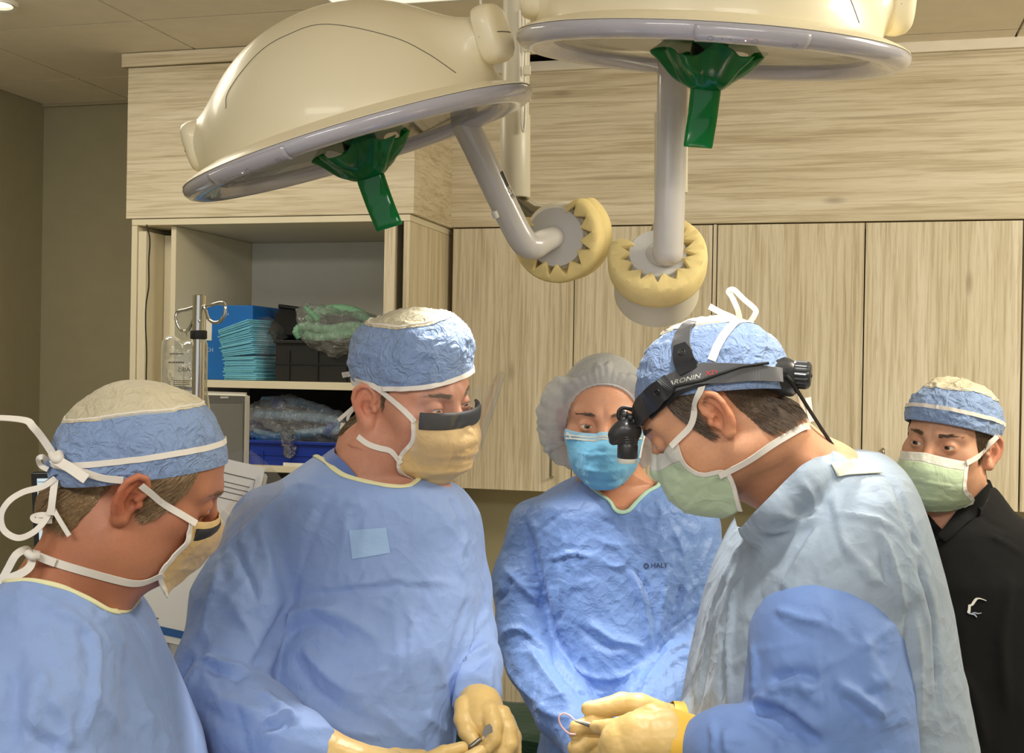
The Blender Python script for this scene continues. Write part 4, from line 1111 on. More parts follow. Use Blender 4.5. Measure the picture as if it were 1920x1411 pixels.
m_capnet = fabric('cap_sheer_top', (206, 196, 168), crinkle=0.5, cscale=34, var=0.14, spec=0.2)
m_tape = simple('white_cotton_tape', (238, 232, 222), 0.7, var=0.03, bump=0.25, bscale=900)
m_binding = simple('cream_binding', (232, 230, 186), 0.65, var=0.03, bump=0.2, bscale=700)
m_bindgreen = simple('mint_binding', (186, 222, 200), 0.65, var=0.03, bump=0.2, bscale=700)
def ribbed(name, rgb, scale, rot=(0, 0, 0)):
    m = fabric(name, rgb, crinkle=0.2, cscale=22, var=0.05, rough=0.7)
    return m
m_maskt = ribbed('mask_tan', (226, 192, 134), 0)
m_maskg = ribbed('mask_pale_green', (192, 212, 178), 0)
m_maskb = ribbed('mask_blue', (118, 188, 226), 0)
m_maskw = fabric('mask_white_band', (226, 226, 214), crinkle=0.2, cscale=30)
m_maskwb = fabric('mask_blue_band', (150, 196, 224), crinkle=0.2, cscale=30)
m_glove = simple('latex_glove', (214, 182, 116), 0.42, var=0.06, nscale=14, bump=0.15, bscale=90, sss=0.15)
m_glove2 = simple('under_glove', (226, 178, 66), 0.42, var=0.06, nscale=14, bump=0.1, bscale=90, sss=0.15)
m_sclera = simple('eye_white', (226, 220, 212), 0.15, var=0.02)
m_iris = simple('iris_brown', (86, 66, 46), 0.12, var=0.2, nscale=300)
m_irisg = simple('iris_grey_green', (106, 104, 84), 0.12, var=0.2, nscale=300)
m_pupil = simple('pupil', (8, 8, 8), 0.08)
m_foamband = simple('black_foam_band', (44, 44, 46), 0.75, bump=0.3, bscale=600)
m_shield = clear_film('face_shield_film', (0.965, 0.965, 0.975), 0.03, 0.03, fres=0.22, milky=0.05)
m_net = clear_film('bouffant_film', (0.86, 0.89, 0.96), 0.03, 0.35, 0.8, 50, milky=0.42, fres=0.3)

def head_fn(fem=False, lid=0.0036, ears=True, cr=(0.098, 0.083)):
    ew = np.array([0.93, 0.36, 0.0]); ew /= np.linalg.norm(ew)
    eu = np.array([0.36, -0.93, 0.0]); eu /= np.linalg.norm(eu)
    ev = unit([0.02, -0.20, 0.98]); ev = unit(ev-(ev@ew)*ew-(ev@eu)*eu*0.75)
    ec = np.array([0.0735, -0.014, -0.008])
    jx = 0.92 if fem else 1.0
    def f(p):
        q = p.copy(); q[:, 0] = np.abs(q[:, 0])
        d = ell(q, (0, -0.113+cr[0], 0.036), (0.0755, cr[0], cr[1])) if cr[2:] else ell(q, (0, 0.083-cr[0], 0.036), (0.0755, cr[0], cr[1]))
        d = smin(d, ell(q, (0, 0.026, -0.018), (0.0635, 0.066, 0.090)), 0.03)
        j = rcone(q, (0.050*jx, -0.004, -0.062), (0.016, 0.070, -0.099), 0.021*jx, 0.017)
        j = smin(j, sph(q, (0, 0.080, -0.098), 0.0195*jx), 0.02)
        d = smin(d, j, 0.026)
        d = smin(d, ell(q, (0.034, 0.045, -0.048), (0.030, 0.036, 0.042)), 0.02)
        d = smin(d, sph(q, (0.051, 0.050, -0.019), 0.0185), 0.02)
        d = smin(d, rcone(q, (0.012, 0.084, 0.021), (0.046, 0.062, 0.023), 0.0085 if fem else 0.011, 0.009), 0.016)
        d = smax(d, -ell(q, (0.032, 0.094, 0.002), (0.018, 0.0135, 0.0115)), 0.013)
        n = rcone(q, (0, 0.086, 0.010), (0, 0.109, -0.030), 0.0075, 0.0105)
        n = smin(n, sph(q, (0, 0.1125, -0.0335), 0.0112), 0.008)
        n = smin(n, sph(q, (0.0125, 0.100, -0.037), 0.0085), 0.007)
        d = smin(d, n, 0.011)
        d = smin(d, ell(q, (0, 0.091, -0.067), (0.024, 0.011, 0.010)), 0.008)
        d = smin(d, sph(q, (0.0315, 0.0765, 0.001), 0.0143), 0.0045)
        o = q-np.array([0.0318, 0.0925, 0.0006])
        o2 = np.stack([o[:, 0], o[:, 1], o[:, 2]-0.10*o[:, 0]+18*o[:, 0]**2*0.12], 1)
        d = smax(d, -ell(o2, (0, 0, 0), (0.0138, 0.0125, lid)), 0.0012)
        # ear
        m = (q[:, 0] > 0.045) & (np.abs(q[:, 1]+0.014) < 0.06) & (np.abs(q[:, 2]+0.008) < 0.065)
        if ears and m.any():
            r = q[m]-ec; e = np.stack([r@eu, r@ev, r@ew], 1)
            a = ell(e, (0.004, 0.001, 0.004), (0.0175, 0.030, 0.0050))
            a = smin(a, ell(e, (-0.006, -0.001, -0.005), (0.013, 0.023, 0.011)), 0.008)
            hx = chain(e, np.array([(-0.006, 0.000, 0.006), (-0.0125, 0.010, 0.007), (-0.011, 0.021, 0.0075), (-0.002, 0.030, 0.008), (0.010, 0.031, 0.009), (0.019, 0.023, 0.010), (0.0215, 0.010, 0.010), (0.0175, -0.006, 0.009), (0.0095, -0.018, 0.007), (0.001, -0.027, 0.005)]), [0.003, 0.0034, 0.0036, 0.0038, 0.004, 0.004, 0.0037, 0.0034, 0.0036, 0.005], 0)
            a = smax(a, -ell(e, (0.001, -0.004, 0.0105), (0.0115, 0.0145, 0.0085)), 0.004)
            a = smax(a, -ell(e, (0.003, 0.017, 0.0105), (0.0115, 0.0090, 0.0045)), 0.004)
            a = smin(a, hx, 0.0035)
            ah = chain(e, np.array([(0.006, 0.019, 0.0055), (0.0125, 0.008, 0.007), (0.0115, -0.006, 0.007), (0.004, -0.0165, 0.0065)]), [0.0024, 0.0032, 0.0032, 0.003], 0)
            a = smin(a, ah, 0.004)
            a = smin(a, sph(e, (-0.002, -0.0275, 0.0035), 0.0075), 0.007)
            a = smin(a, sph(e, (-0.0125, -0.005, 0.0065), 0.0046), 0.004)
            a = smax(a, -sph(e, (-0.006, -0.005, 0.004), 0.0038), 0.002)
            dm = d[m]; d = d.copy(); d[m] = smin(dm, a, 0.004)
        return d
    return f
class Head:
    def __init__(s, o, fwd, up, scale=1.0):
        s.o = np.asarray(o, float); s.s = scale
        f = unit(fwd); u = unit(np.asarray(up)-(np.asarray(up)@f)*f); r = np.cross(f, u)
        s.A = np.stack([r, f, u])
    def w(s, q): return s.o+s.s*(np.asarray(q, float)@s.A)
    def px_local(s, px, py, xl):
        d = P(px, py, 1.0)@s.A.T; o = s.o@s.A.T
        t = (xl*s.s+o[0])/d[0]; return (t*d-o)/s.s
    def clear(s, q, off, it=6, ears=True):
        q = q.copy(); e = 0.001; hf = s.hf if ears else s.hn
        for _ in range(it):
            d = hf(q); m = d < off
            if not m.any(): break
            g = np.stack([hf(q[m]+np.eye(3)[i]*e)-d[m] for i in range(3)], 1)/e
            g /= np.linalg.norm(g, axis=1, keepdims=True)+1e-9
            q[m] += g*np.clip(off-d[m], 0, 0.012)[:, None]
        return q
    def l(s, p): return ((np.asarray(p, float)-s.o)/s.s)@s.A.T
class Multi:                                # several meshes to cast on together
    def __init__(s): s.V = []; s.F = []; s.n = 0
    def add(s, V, F):
        s.V.append(np.asarray(V, float)); s.F += [tuple(int(i)+s.n for i in q) for q in F]; s.n += len(V); s.b = None
    def bvh(s):
        if s.b is None: s.b = BVHTree.FromPolygons([Vector(v) for v in np.concatenate(s.V)], s.F)
        return s.b
def person_body(root, H, neck, lo_px, skin, fem=False, h=0.0020, beard=0.0, torso=None, extra=None, ruddy=0.5, lid=0.0036, cr=(0.098, 0.083)):
    hf = head_fn(fem, lid, True, cr); H.hf = hf; H.hn = head_fn(fem, lid, False, cr)
    na = H.w((0, -0.030, -0.070)); nr = (0.049, 0.056) if fem else (0.058, 0.065)
    def f(p):
        d = hf(H.l(p))*H.s
        c = chain(p, np.array([na]+list(neck)), [nr[0]]*1+[nr[1]]*(len(neck)), 0.02)
        d = smin(d, c, 0.03)
        if torso is not None: d = smin(d, torso(p), 0.035)
        return d
    pts = np.array([H.w(q) for q in ((0.09, 0, 0.12), (-0.09, 0, 0.12), (0, 0.13, -0.11), (0, -0.12, 0.1), (0, 0.10, 0.1), (0, -0.1, -0.1), (0.09, 0, -0.1), (-0.09, 0, -0.1))]+list(neck))
    lo = pts.min(0)-0.05; hi = pts.max(0)+0.05
    if torso is not None:
        lo -= np.array([0.16, 0.16, 0.09]); hi += np.array([0.16, 0.16, 0])
    V, Q = nets(f, lo, hi, h, slack=1.6, newton=2)
    L = H.l(V)
    tint = np.ones((len(V), 3))
    def blob(c, r, col, k=1.0, sym=True):
        x = L.copy(); 
        if sym: x[:, 0] = np.abs(x[:, 0])
        w = np.exp(-(((x-np.array(c))/np.array(r))**2).sum(1))[:, None]*k
        tint[:] = tint*(1-w)+tint*np.array(col)*w
    blob((0.085, -0.02, -0.005), (0.022, 0.03, 0.036), (1.0, 0.66, 0.58), 0.8*ruddy+0.2)
    blob((0.045, 0.07, -0.03), (0.03, 0.03, 0.022), (1.0, 0.78, 0.72), ruddy)
    blob((0.0, 0.11, -0.03), (0.02, 0.02, 0.022), (1.0, 0.76, 0.70), ruddy)
    blob((0.032, 0.09, 0.006), (0.018, 0.02, 0.010), (0.86, 0.74, 0.70), 0.7)
    blob((0.0, 0.0, -0.17), (0.09, 0.12, 0.08), (1.0, 0.80, 0.72), ruddy)
    if beard:
        n = 0.5+0.5*vnoise(V*700, 4)
        x = np.abs(L[:, 0])
        w = np.clip((L[:, 1]-0.000)/0.02, 0, 1)*np.clip((-0.040-L[:, 2]+0.30*np.maximum(x-0.04, 0)*0)/0.018, 0, 1)*np.clip((L[:, 2]+0.15)/0.03, 0, 1)
        side = np.clip((L[:, 1]+0.002)/0.012, 0, 1)*np.clip((0.028-L[:, 1])/0.012, 0, 1)*np.clip((x-0.055)/0.008, 0, 1)*np.clip((0.03-L[:, 2])/0.02, 0, 1)
        w = np.maximum(w, side*0.7)[:, None]*beard*(0.55+0.45*n[:, None])
        tint[:] = tint*(1-w)+tint*np.array((0.50, 0.46, 0.44))*w
    if extra is not None: tint = extra(V, L, tint)
    o = mesh_obj('body', V, Q, skin, root, col=tint)
    return o, V, Q, L
def eye(root_body, H, sx, gaze, iris):
    c = np.array([sx*0.0315, 0.0762, 0.0008]); n = 36; m = 22
    g = unit(gaze)
    th = np.concatenate([np.linspace(0, 0.16, 4), np.linspace(0.2, 0.46, 6), np.linspace(0.52, np.pi*0.62, 12)])
    xa = unit(np.cross(g, [0, 0, 1])); za = np.cross(xa, g)
    V = []
    for t in th:
        r = 0.0127+(0.0009*math.cos(min(t/0.5, 1)*np.pi/2) if t < 0.5 else 0)
        for a in np.linspace(0, 2*np.pi, n, endpoint=False):
            V.append(c+r*(math.cos(t)*g+math.sin(t)*(math.cos(a)*xa+math.sin(a)*za)))
    f = grid_faces(len(th), n, False, True)
    mi = np.where(f[:, 0]//n < 4, 2, np.where(f[:, 0]//n < 9, 1, 0))
    return mesh_obj('eye', H.w(np.array(V)), f[:, ::-1], [m_sclera, iris, m_pupil], root_body, midx=mi)
def hair_part(body_obj, V, Q, L, region, mat, name, dirl, H, thick=0.003, ns=4000, length=0.014, lift=0.25, seed=1, wid=0.0005, curl=0.3, shell=True, cover=None):
    N = normals(V, Q); reg = region(L)
    if cover is not None:
        for i in np.where(reg)[0]:
            if cover.ray_cast(Vector(V[i]+N[i]*0.0004), Vector(N[i]), 0.035)[0] is not None and cover.ray_cast(Vector(V[i]+N[i]*0.0004-H.A[2]*0.006), Vector(N[i]), 0.035)[0] is not None: reg[i] = False
    fk = reg[Q].all(1)
    if fk.sum() < 4: return None
    parts = []
    if shell:
        V2, Q2, u = drop(V, Q, fk)
        bl = set(i for lp in boundary_loops(Q2) for i in lp)
        th = np.full(len(V2), thick); th[list(bl)] = -0.0005
        for _ in range(3):
            s = np.zeros(len(V2)); c = np.zeros(len(V2))
            for k in range(4):
                np.add.at(s, Q2[:, k], th[Q2].mean(1)); np.add.at(c, Q2[:, k], 1)
            th = s/np.maximum(c, 1)
        V2 = V2+N[u]*(th*(1+0.35*vnoise(V2*np.array([260, 260, 90]), 7)))[:, None]
        parts.append((V2, Q2))
    rng = np.random.default_rng(seed)
    fi = np.where(fk)[0]; pick = rng.choice(fi, ns)
    w = rng.random((ns, 4)); w /= w.sum(1, keepdims=True)
    p0 = (V[Q[pick]]*w[:, :, None]).sum(1)+(N[Q[pick]]*w[:, :, None]).sum(1)*thick*(0.6 if shell else 0.1); nn = unit(np.array([0, 0, 1.0]))
    n0 = (N[Q[pick]]*w[:, :, None]).sum(1)
    Lp = H.l(p0); dl = dirl(Lp); dl = dl/np.linalg.norm(dl, axis=1, keepdims=True)
    dw = dl@H.A
    dw = dw+curl*(rng.random((ns, 3))-0.5)
    dw = dw-(dw*n0).sum(1, keepdims=True)*n0; dw /= np.linalg.norm(dw, axis=1, keepdims=True)
    ln = length*(0.6+0.8*rng.random(ns))[:, None]
    sd = np.cross(dw, n0); sd /= np.linalg.norm(sd, axis=1, keepdims=True)
    sd = sd*0.6+n0*0.35*np.sign(rng.random((ns, 1))-0.5)
    p1 = p0+dw*ln*0.5+n0*ln*lift*0.5; p2 = p0+dw*ln+n0*ln*lift*0.55
    hw = wid*(0.7+0.6*rng.random(ns))[:, None]
    SV = np.stack([p0-sd*hw, p0+sd*hw, p1-sd*hw*0.85, p1+sd*hw*0.85, p2-sd*hw*0.15, p2+sd*hw*0.15], 1).reshape(-1, 3)
    b = np.arange(ns)[:, None]*6
    SF = np.concatenate([b+np.array([0, 1, 3, 2]), b+np.array([2, 3, 5, 4])])
    parts.append((SV, SF))
    if len(parts) == 2:
        Vh = np.concatenate([parts[0][0], SV]); Fh = np.concatenate([parts[0][1], SF+len(parts[0][0])])
    else: Vh, Fh = SV, SF
    return mesh_obj(name, Vh, Fh, mat, body_obj)
def hair_mat(name, rgb, rough=0.55):
    s = NT(name); c = lin(rgb); v = s.coord((1, 1, 1))
    nf = s.noise(v, 320, 3, 0.7)
    s.l(s.ramp(nf, [(0.3, tuple(c*0.55)), (0.55, tuple(c)), (0.75, tuple(np.minimum(c*1.5, 1)))]), s.b.inputs['Base Color'])
    s.b.inputs['Roughness'].default_value = rough; return s.m
def brows(body_obj, V, Q, L, H, mat, seed=3, ns=130, th=0.0040):
  for sgn in (1, -1):
    def reg(l):
        x = np.abs(l[:, 0]); zc = 0.0228+0.03*(x-0.014)-5.0*(x-0.032)**2
        return (l[:, 0]*sgn > 0.012) & (x < 0.052) & (np.abs(l[:, 2]-zc) < th*(1.1-0.9*np.clip((x-0.03)/0.022, 0, 1))) & (l[:, 1] > 0.04)
    def dr(l): return np.stack([np.sign(l[:, 0])*1.0, -0.3+0*l[:, 0], 0.12+0*l[:, 0]], 1)
    hair_part(body_obj, V, Q, L, reg, mat, 'eyebrow', dr, H, 0.0004, ns*2, 0.008, 0.10, seed, 0.00026, 0.5, shell=False)

# ---- caps
def cap(root, H, c, tilt, ax, ay, Ht, seam, mats, multi, trim=(0.30, 0.0055), box=2.8, noise=0.0022, seed=1, drape=0.0, lean=0.0, roll=0.0):
    # c: centre of the rim in head coordinates; tilt: degrees the rim dips to the nape
    t = math.radians(tilt); R = np.array(Matrix.Rotation(t, 3, 'X'))
    nphi = 150
    ph = np.linspace(0, 2*np.pi, nphi, endpoint=False)
    def pt(phi, h, off=0.0):
        s = max(0.0, 1-(h)**box)**(1/2.1)
        s *= 1+0.045*math.sin(math.pi*min(h*1.25, 1))
        cs, sn = np.cos(phi), np.sin(phi)
        q = (np.abs(cs)**2.35+np.abs(sn)**2.35)**(-1/2.35)
        x = (ax+off)*s*q*cs; y = (ay+off)*s*q*sn+lean*h; z = (Ht+off)*h+0*phi
        return np.stack([x, y, z], 1)
    R = R@np.array(Matrix.Rotation(math.radians(roll), 3, 'Y'))
    def place(q): return H.w(H.clear(q@R.T+np.asarray(c), 0.0035, 6, False))
    def wob(q, k=1.0):
        n = ridge(q*np.array([34, 34, 50]), seed)+0.5*ridge(q*np.array([90, 90, 110]), seed+5)+0.8*vnoise(q*18, seed+9)
        r = q/np.linalg.norm(q+1e-9, axis=1, keepdims=True)
        return q+r*(noise*k*n)[:, None]
    def build(hs, nm, mat, parent, hseam=None, k=1.0, off=0.0, lbl=None, capit=False):
        rows = []
        for h in hs:
            if hseam is not None: hh = h
            rows.append(wob(pt(ph, h, off), k*min(1, 0.25+h*3)))
        V = np.array(rows)
        if capit: V[-1] = V[-1].mean(0)
        V = V.reshape(-1, 3)
        f = grid_faces(len(hs), nphi, False, True)[:, ::-1]
        W = place(V); multi.add(W, f); H.capbvh2 = (W, f)
        return mesh_obj(nm, W, f, mat, parent, label=lbl)
    hb = np.concatenate([[0.02, 0.0, -0.004, 0.0], np.linspace(0.02, seam, 34)])
    rows = []
    for i, h in enumerate(hb):
        o = -0.006 if i == 0 else (-0.003 if i == 1 else 0)
        rows.append(wob(pt(ph, max(h, 0), o), 0.25 if i < 4 else min(1, 0.25+h*3)) if h >= 0 else wob(pt(ph, 0, -0.001), 0.25)+np.array([0, 0, -0.0015]))
    V = np.array(rows).reshape(-1, 3); f = grid_faces(len(hb), nphi, False, True)[:, ::-1]
    W = place(V); multi.add(W, f)
    band = mesh_obj('cap', W, f, mats[0], root); H.capbvh = bvh_of(W, f)
    hs = np.concatenate([np.linspace(seam-0.03, seam+0.02, 4), np.linspace(seam+0.04, 0.9, 14), [0.94, 0.97, 0.985, 0.995, 1.0]])
    top = build(hs, 'cap_crown', mats[1], band, None, 1.0, 0.0008, 'sheer cream crown', True)
    W2_, f2_ = H.capbvh2; H.capbvh = bvh_of(np.concatenate([W, W2_]), np.concatenate([f, f2_+len(W)]))
    # seam bead
    sp = wob(pt(ph, seam, 0.0006), 1.0); V, f2 = tube_vf(place(sp), 0.0013, 6, closed=True); mesh_obj('seam', V, f2, m_tape, band)
    if trim:
        sp = wob(pt(ph, trim[0], 0.0012), 0.7)
        hint = np.stack([np.cos(ph), np.sin(ph), 0*ph], 1)@R.T@H.A
        V, f2 = ribbon_vf(place(sp), trim[1], 0.0014, hint, closed=True); multi.add(V, f2); mesh_obj('tape', V, f2, m_tape, band)
    return band
# ---- masks
def mask(root, H, cp, ep, mats, multi, topband=0.13, pleats=(0.36, 0.60), seed=2, edge=True, ew=0.006, amp=0.0022, p=2.1, crump=0.0012):
    cp = np.array(cp, float); ep = np.array(ep, float)
    nv, nu = 56, 64
    vv = np.linspace(0, 1, nv)
    def interp(a): 
        q = catmull(np.c_[a, np.zeros((len(a), 3-a.shape[1]))] if a.shape[1] < 3 else a, 20); t = np.linspace(0, 1, len(q))
        return np.stack([np.interp(vv, t, q[:, i]) for i in range(a.shape[1])], 1)
    C = interp(cp); E = interp(ep)
    uu = np.linspace(-1, 1, nu); G = np.zeros((nv, nu, 3))
    for i in range(nv):
        s = np.abs(uu)
        x = E[i, 0]*np.sign(uu)*s**0.92
        y = E[i, 1]+(C[i, 0]-E[i, 1])*(1-s**p)
        z = C[i, 1]+(E[i, 2]-C[i, 1])*s**1.25
        pl = 0
        for q in pleats:
            t = (vv[i]-q-0.03*s)/0.09
            pl = pl+amp*np.where((t > 0) & (t < 1), 1-t, 0)*(1-s**4)
        y = y+pl+0.0*x
        G[i] = np.stack([x, y, z], 1)
    q = G.reshape(-1, 3)
    nrm = q-np.array([0, 0.02, q[:, 2].mean()]); nrm[:, 2] *= 0.4; nrm /= np.linalg.norm(nrm, axis=1, keepdims=True)
    q = q+nrm*(crump*ridge(q*np.array([40, 40, 60]), seed)+0.6*crump*ridge(q*100, seed+3))[:, None]
    f = grid_faces(nv, nu)
    for _ in range(3):
        q = H.clear(q, 0.0028)
        g = q.reshape(nv, nu, 3).copy(); g[1:-1, 1:-1] = 0.4*g[1:-1, 1:-1]+0.15*(g[:-2, 1:-1]+g[2:, 1:-1]+g[1:-1, :-2]+g[1:-1, 2:]); q = g.reshape(-1, 3)
    q = H.clear(q, 0.0028)
    W = H.w(q)
    multi.add(W, f)
    row = f[:, 0]//nu
    kb = row < int(topband*nv)
    V1, Q1, _ = drop(W, f, ~kb)
    mk = mesh_obj('mask', V1, Q1[:, ::-1], mats[0], root)
    mk.modifiers.new('thickness', 'SOLIDIFY').thickness = 0.0012
    if kb.any():
        V1, Q1, _ = drop(W, f, kb)
        b = mesh_obj('mask_top_band', V1, Q1[:, ::-1], mats[1], mk); b.modifiers.new('thickness', 'SOLIDIFY').thickness = 0.0016
    if edge:
        for k in (0, nu-1):
            e = W.reshape(nv, nu, 3)[:, k]; e2 = W.reshape(nv, nu, 3)[:, 3 if k == 0 else nu-4]
            side = e2-e; tn = np.gradient(e, axis=0); hint = np.cross(tn, side)
            V, f2 = ribbon_vf(e+0.1*side, ew, 0.0022, hint); multi.add(V, f2); mesh_obj('mask_edge', V, f2, m_tape, mk)
    return mk, W.reshape(nv, nu, 3)
def tie_px(parent, multi, path, w, off=0.0016, name='tie', n=6, mat=None, th=0.0009):
    pts, nr = cast_path(multi.bvh(), path, n, off)
    if len(pts) < 3: return None
    # take out depth jumps
    d = pts[:, 1].copy()
    for _ in range(4): pts[1:-1] = 0.5*pts[1:-1]+0.25*(pts[2:]+pts[:-2]); nr[1:-1] = 0.5*nr[1:-1]+0.25*(nr[2:]+nr[:-2])
    V, f = ribbon_vf(pts, w, th, nr)
    return mesh_obj(name, V, f, mat or m_tape, parent)
def tie_free(parent, pts, w, hint, name='tie', n=8, mat=None, th=0.0010):
    q = catmull(pts, n); 
    h = np.asarray(hint, float)
    if h.ndim == 2: h = catmull(h, n)
    V, f = ribbon_vf(q, w, th, h)
    return mesh_obj(name, V, f, mat or m_tape, parent)
# ---- clothing bodies
class Loft:
    def __init__(s, rows, n=2.35, sm=3):
        r = np.array(rows, float)                                # py, pxL, pxR, d, half depth
        z = (CY-r[:, 0])/F*r[:, 3]; xl = (r[:, 1]-CX)/F*r[:, 3]; xr = (r[:, 2]-CX)/F*r[:, 3]
        o = np.argsort(z); z, xl, xr, d, hd = z[o], xl[o], xr[o], r[o, 3], r[o, 4]
        s.z = np.linspace(z[0], z[-1], 240)
        def it(a):
            b = np.interp(s.z, z, a)
            for _ in range(sm): b[1:-1] = 0.25*b[:-2]+0.5*b[1:-1]+0.25*b[2:]
            return b
        s.xl, s.xr, s.d, s.hd, s.n = it(xl), it(xr), it(d), it(hd), n
    def __call__(s, p, off=0.0):
        z = np.clip(p[:, 2], s.z[0], s.z[-1])
        xl = np.interp(z, s.z, s.xl); xr = np.interp(z, s.z, s.xr); yc = np.interp(z, s.z, s.d); b = np.interp(z, s.z, s.hd)-off
        a = np.maximum((xr-xl)/2-off, 0.004); b = np.maximum(b, 0.004); xc = (xl+xr)/2
        u = np.abs(p[:, 0]-xc)/a; v = np.abs(p[:, 1]-yc)/b
        d = ((u**s.n+v**s.n)**(1/s.n)-1)*np.minimum(a, b)
        return np.maximum(d, np.maximum(p[:, 2]-s.z[-1], s.z[0]-p[:, 2]))
def apply_folds(V, Q, folds, it=1):
    N = normals(V, Q); bv = bvh_of(V, Q); D = np.zeros(len(V))
    for fo in folds:
        pts, w, amp = fo[0], fo[1]/1000, fo[2]/1000
        if len(fo) == 3: amp *= 1.45; w *= 0.85
        sharp = len(fo) > 3 and fo[3]
        P3, nr = cast_path(bv, pts, 6)
        if len(P3) < 2: continue
        lo = P3.min(0)-4*w; hi = P3.max(0)+4*w
        m = np.where(((V > lo) & (V < hi)).all(1))[0]
        if len(m) == 0: continue
        best = np.full(len(m), 9.0); bt = np.zeros(len(m)); K = len(P3)-1
        X = V[m]
        for i in range(K):
            a, b = P3[i], P3[i+1]; e = b-a; l2 = e@e+1e-12
            if l2 > 0.0064: continue
            t = np.clip((X-a)@e/l2, 0, 1); dd = np.linalg.norm(X-a-t[:, None]*e, axis=1)
            k = dd < best; best[k] = dd[k]; bt[k] = (i+t[k])/K
        tap = np.clip(np.minimum(bt, 1-bt)*5, 0, 1); tap = tap*tap*(3-2*tap)
        if sharp: g = np.exp(-best/w)
        else: g = 1.25*np.exp(-(best/w)**1.25)-0.40*np.exp(-(best/(2.1*w))**2)
        D[m] += amp*g*tap
    return smooth_mesh(V+N*np.clip(D, -0.011, 0.011)[:, None], Q, 1, 0.25)
def rand_folds(seed, n, poly, ang=(70, 30), ln=(50, 150), w=(3.5, 7), amp=(2.0, 4.5)):
    n = int(n*0.7); ln = (ln[0]*1.6, ln[1]*1.9); amp = (amp[0]*0.75, amp[1]*0.8); w = (w[0]*0.7, w[1]*0.65)
    rng = np.random.default_rng(seed); poly = np.array(poly, float); out = []
    lo, hi = poly.min(0), poly.max(0)
    while len(out) < n:
        c = lo+rng.random(2)*(hi-lo)
        if polydist(c[None], poly)[0] > -12: continue
        a = math.radians(rng.normal(ang[0], ang[1])*rng.choice((-1, 1))); L = rng.uniform(*ln); k = rng.uniform(-0.35, 0.35)
        d = np.array([math.cos(a), math.sin(a)]); p = np.array([-d[1], d[0]])
        pts = [c+d*L*t+p*L*k*(0.25-t*t) for t in (-0.5, -0.25, 0, 0.25, 0.5)]
        out.append(([tuple(q) for q in pts], rng.uniform(*w), rng.uniform(*amp)*rng.choice((1, 1, -1)), 1))
    return out
def garment(name, fn, lo, hi, h, mat, root, folds=(), wr=(), cut=None, cut_depth=None, smooth=1, multi=None, collar=None, seed=1, block=4, label=None, hole=None):
    V, Q = nets(fn, lo, hi, h, block=block, slack=3.2, newton=2)
    V = smooth_mesh(V, Q, smooth)
    N = normals(V, Q)
    D = np.zeros(len(V))
    for amp, fx, fy, fz, sd in wr:
        q = V*np.array([fx, fy, fz]); q = q+0.35*np.stack([vnoise(q*0.6, sd+11), vnoise(q*0.6, sd+12), vnoise(q*0.6, sd+13)], 1)
        D += amp/1000*ridge(q, sd)
    V = V+N*D[:, None]
    if len(folds): V = apply_folds(V, Q, folds)
    loops = []
    if cut is not None:
        px = px_of(V); c = polydist(px, cut)/F*V[:, 1]
        if cut_depth is not None: c = np.maximum(c, V[:, 1]-cut_depth)
        keep = (c[Q] > -h*0.55).any(1)
        keep = ~((c[Q] < 0).sum(1) >= 3)
        V, Q, u = drop(V, Q, keep); c = c[u]
        loops = boundary_loops(Q)
        # settle the cut edge on the line
        bl = np.array(sorted(set(i for lp in loops for i in lp)))
        if len(bl):
            for _ in range(2):
                e = 0.0008; b = V[bl]
                def cc(x):
                    k = polydist(px_of(x), cut)/F*x[:, 1]
                    return np.maximum(k, x[:, 1]-cut_depth) if cut_depth is not None else k
                d0 = cc(b); g = np.stack([(cc(b+np.eye(3)[i]*e)-d0)/e for i in range(3)], 1)
                ok = np.abs(d0) < 0.02
                b[ok] = b[ok]-(d0/(np.maximum((g*g).sum(1), 0.2)))[ok][:, None]*g[ok]*0.9; V[bl] = b
    o = mesh_obj(name, V, Q, mat, root, label=label)
    if multi is not None: multi.add(V, Q)
    cl = None
    if collar is not None and loops:
        lp = loops[0]; pts = V[lp].copy(); nn = normals(V, Q)[lp]
        for _ in range(10): pts = 0.5*pts+0.25*(np.roll(pts, 1, 0)+np.roll(pts, -1, 0))
        for _ in range(6): nn = 0.5*nn+0.25*(np.roll(nn, 1, 0)+np.roll(nn, -1, 0))
        pts = pts[::2]; nn = nn[::2]
        Vc, f = ribbon_vf(pts+nn*0.001, collar[1], 0.004, nn, closed=True)
        cl = mesh_obj('neck_binding', Vc, f, collar[0], o)
        cl.modifiers.new('round', 'SUBSURF').levels = 1; cl.modifiers['round'].render_levels = 1
        if multi is not None: multi.add(Vc, f)
    return o, V, Q
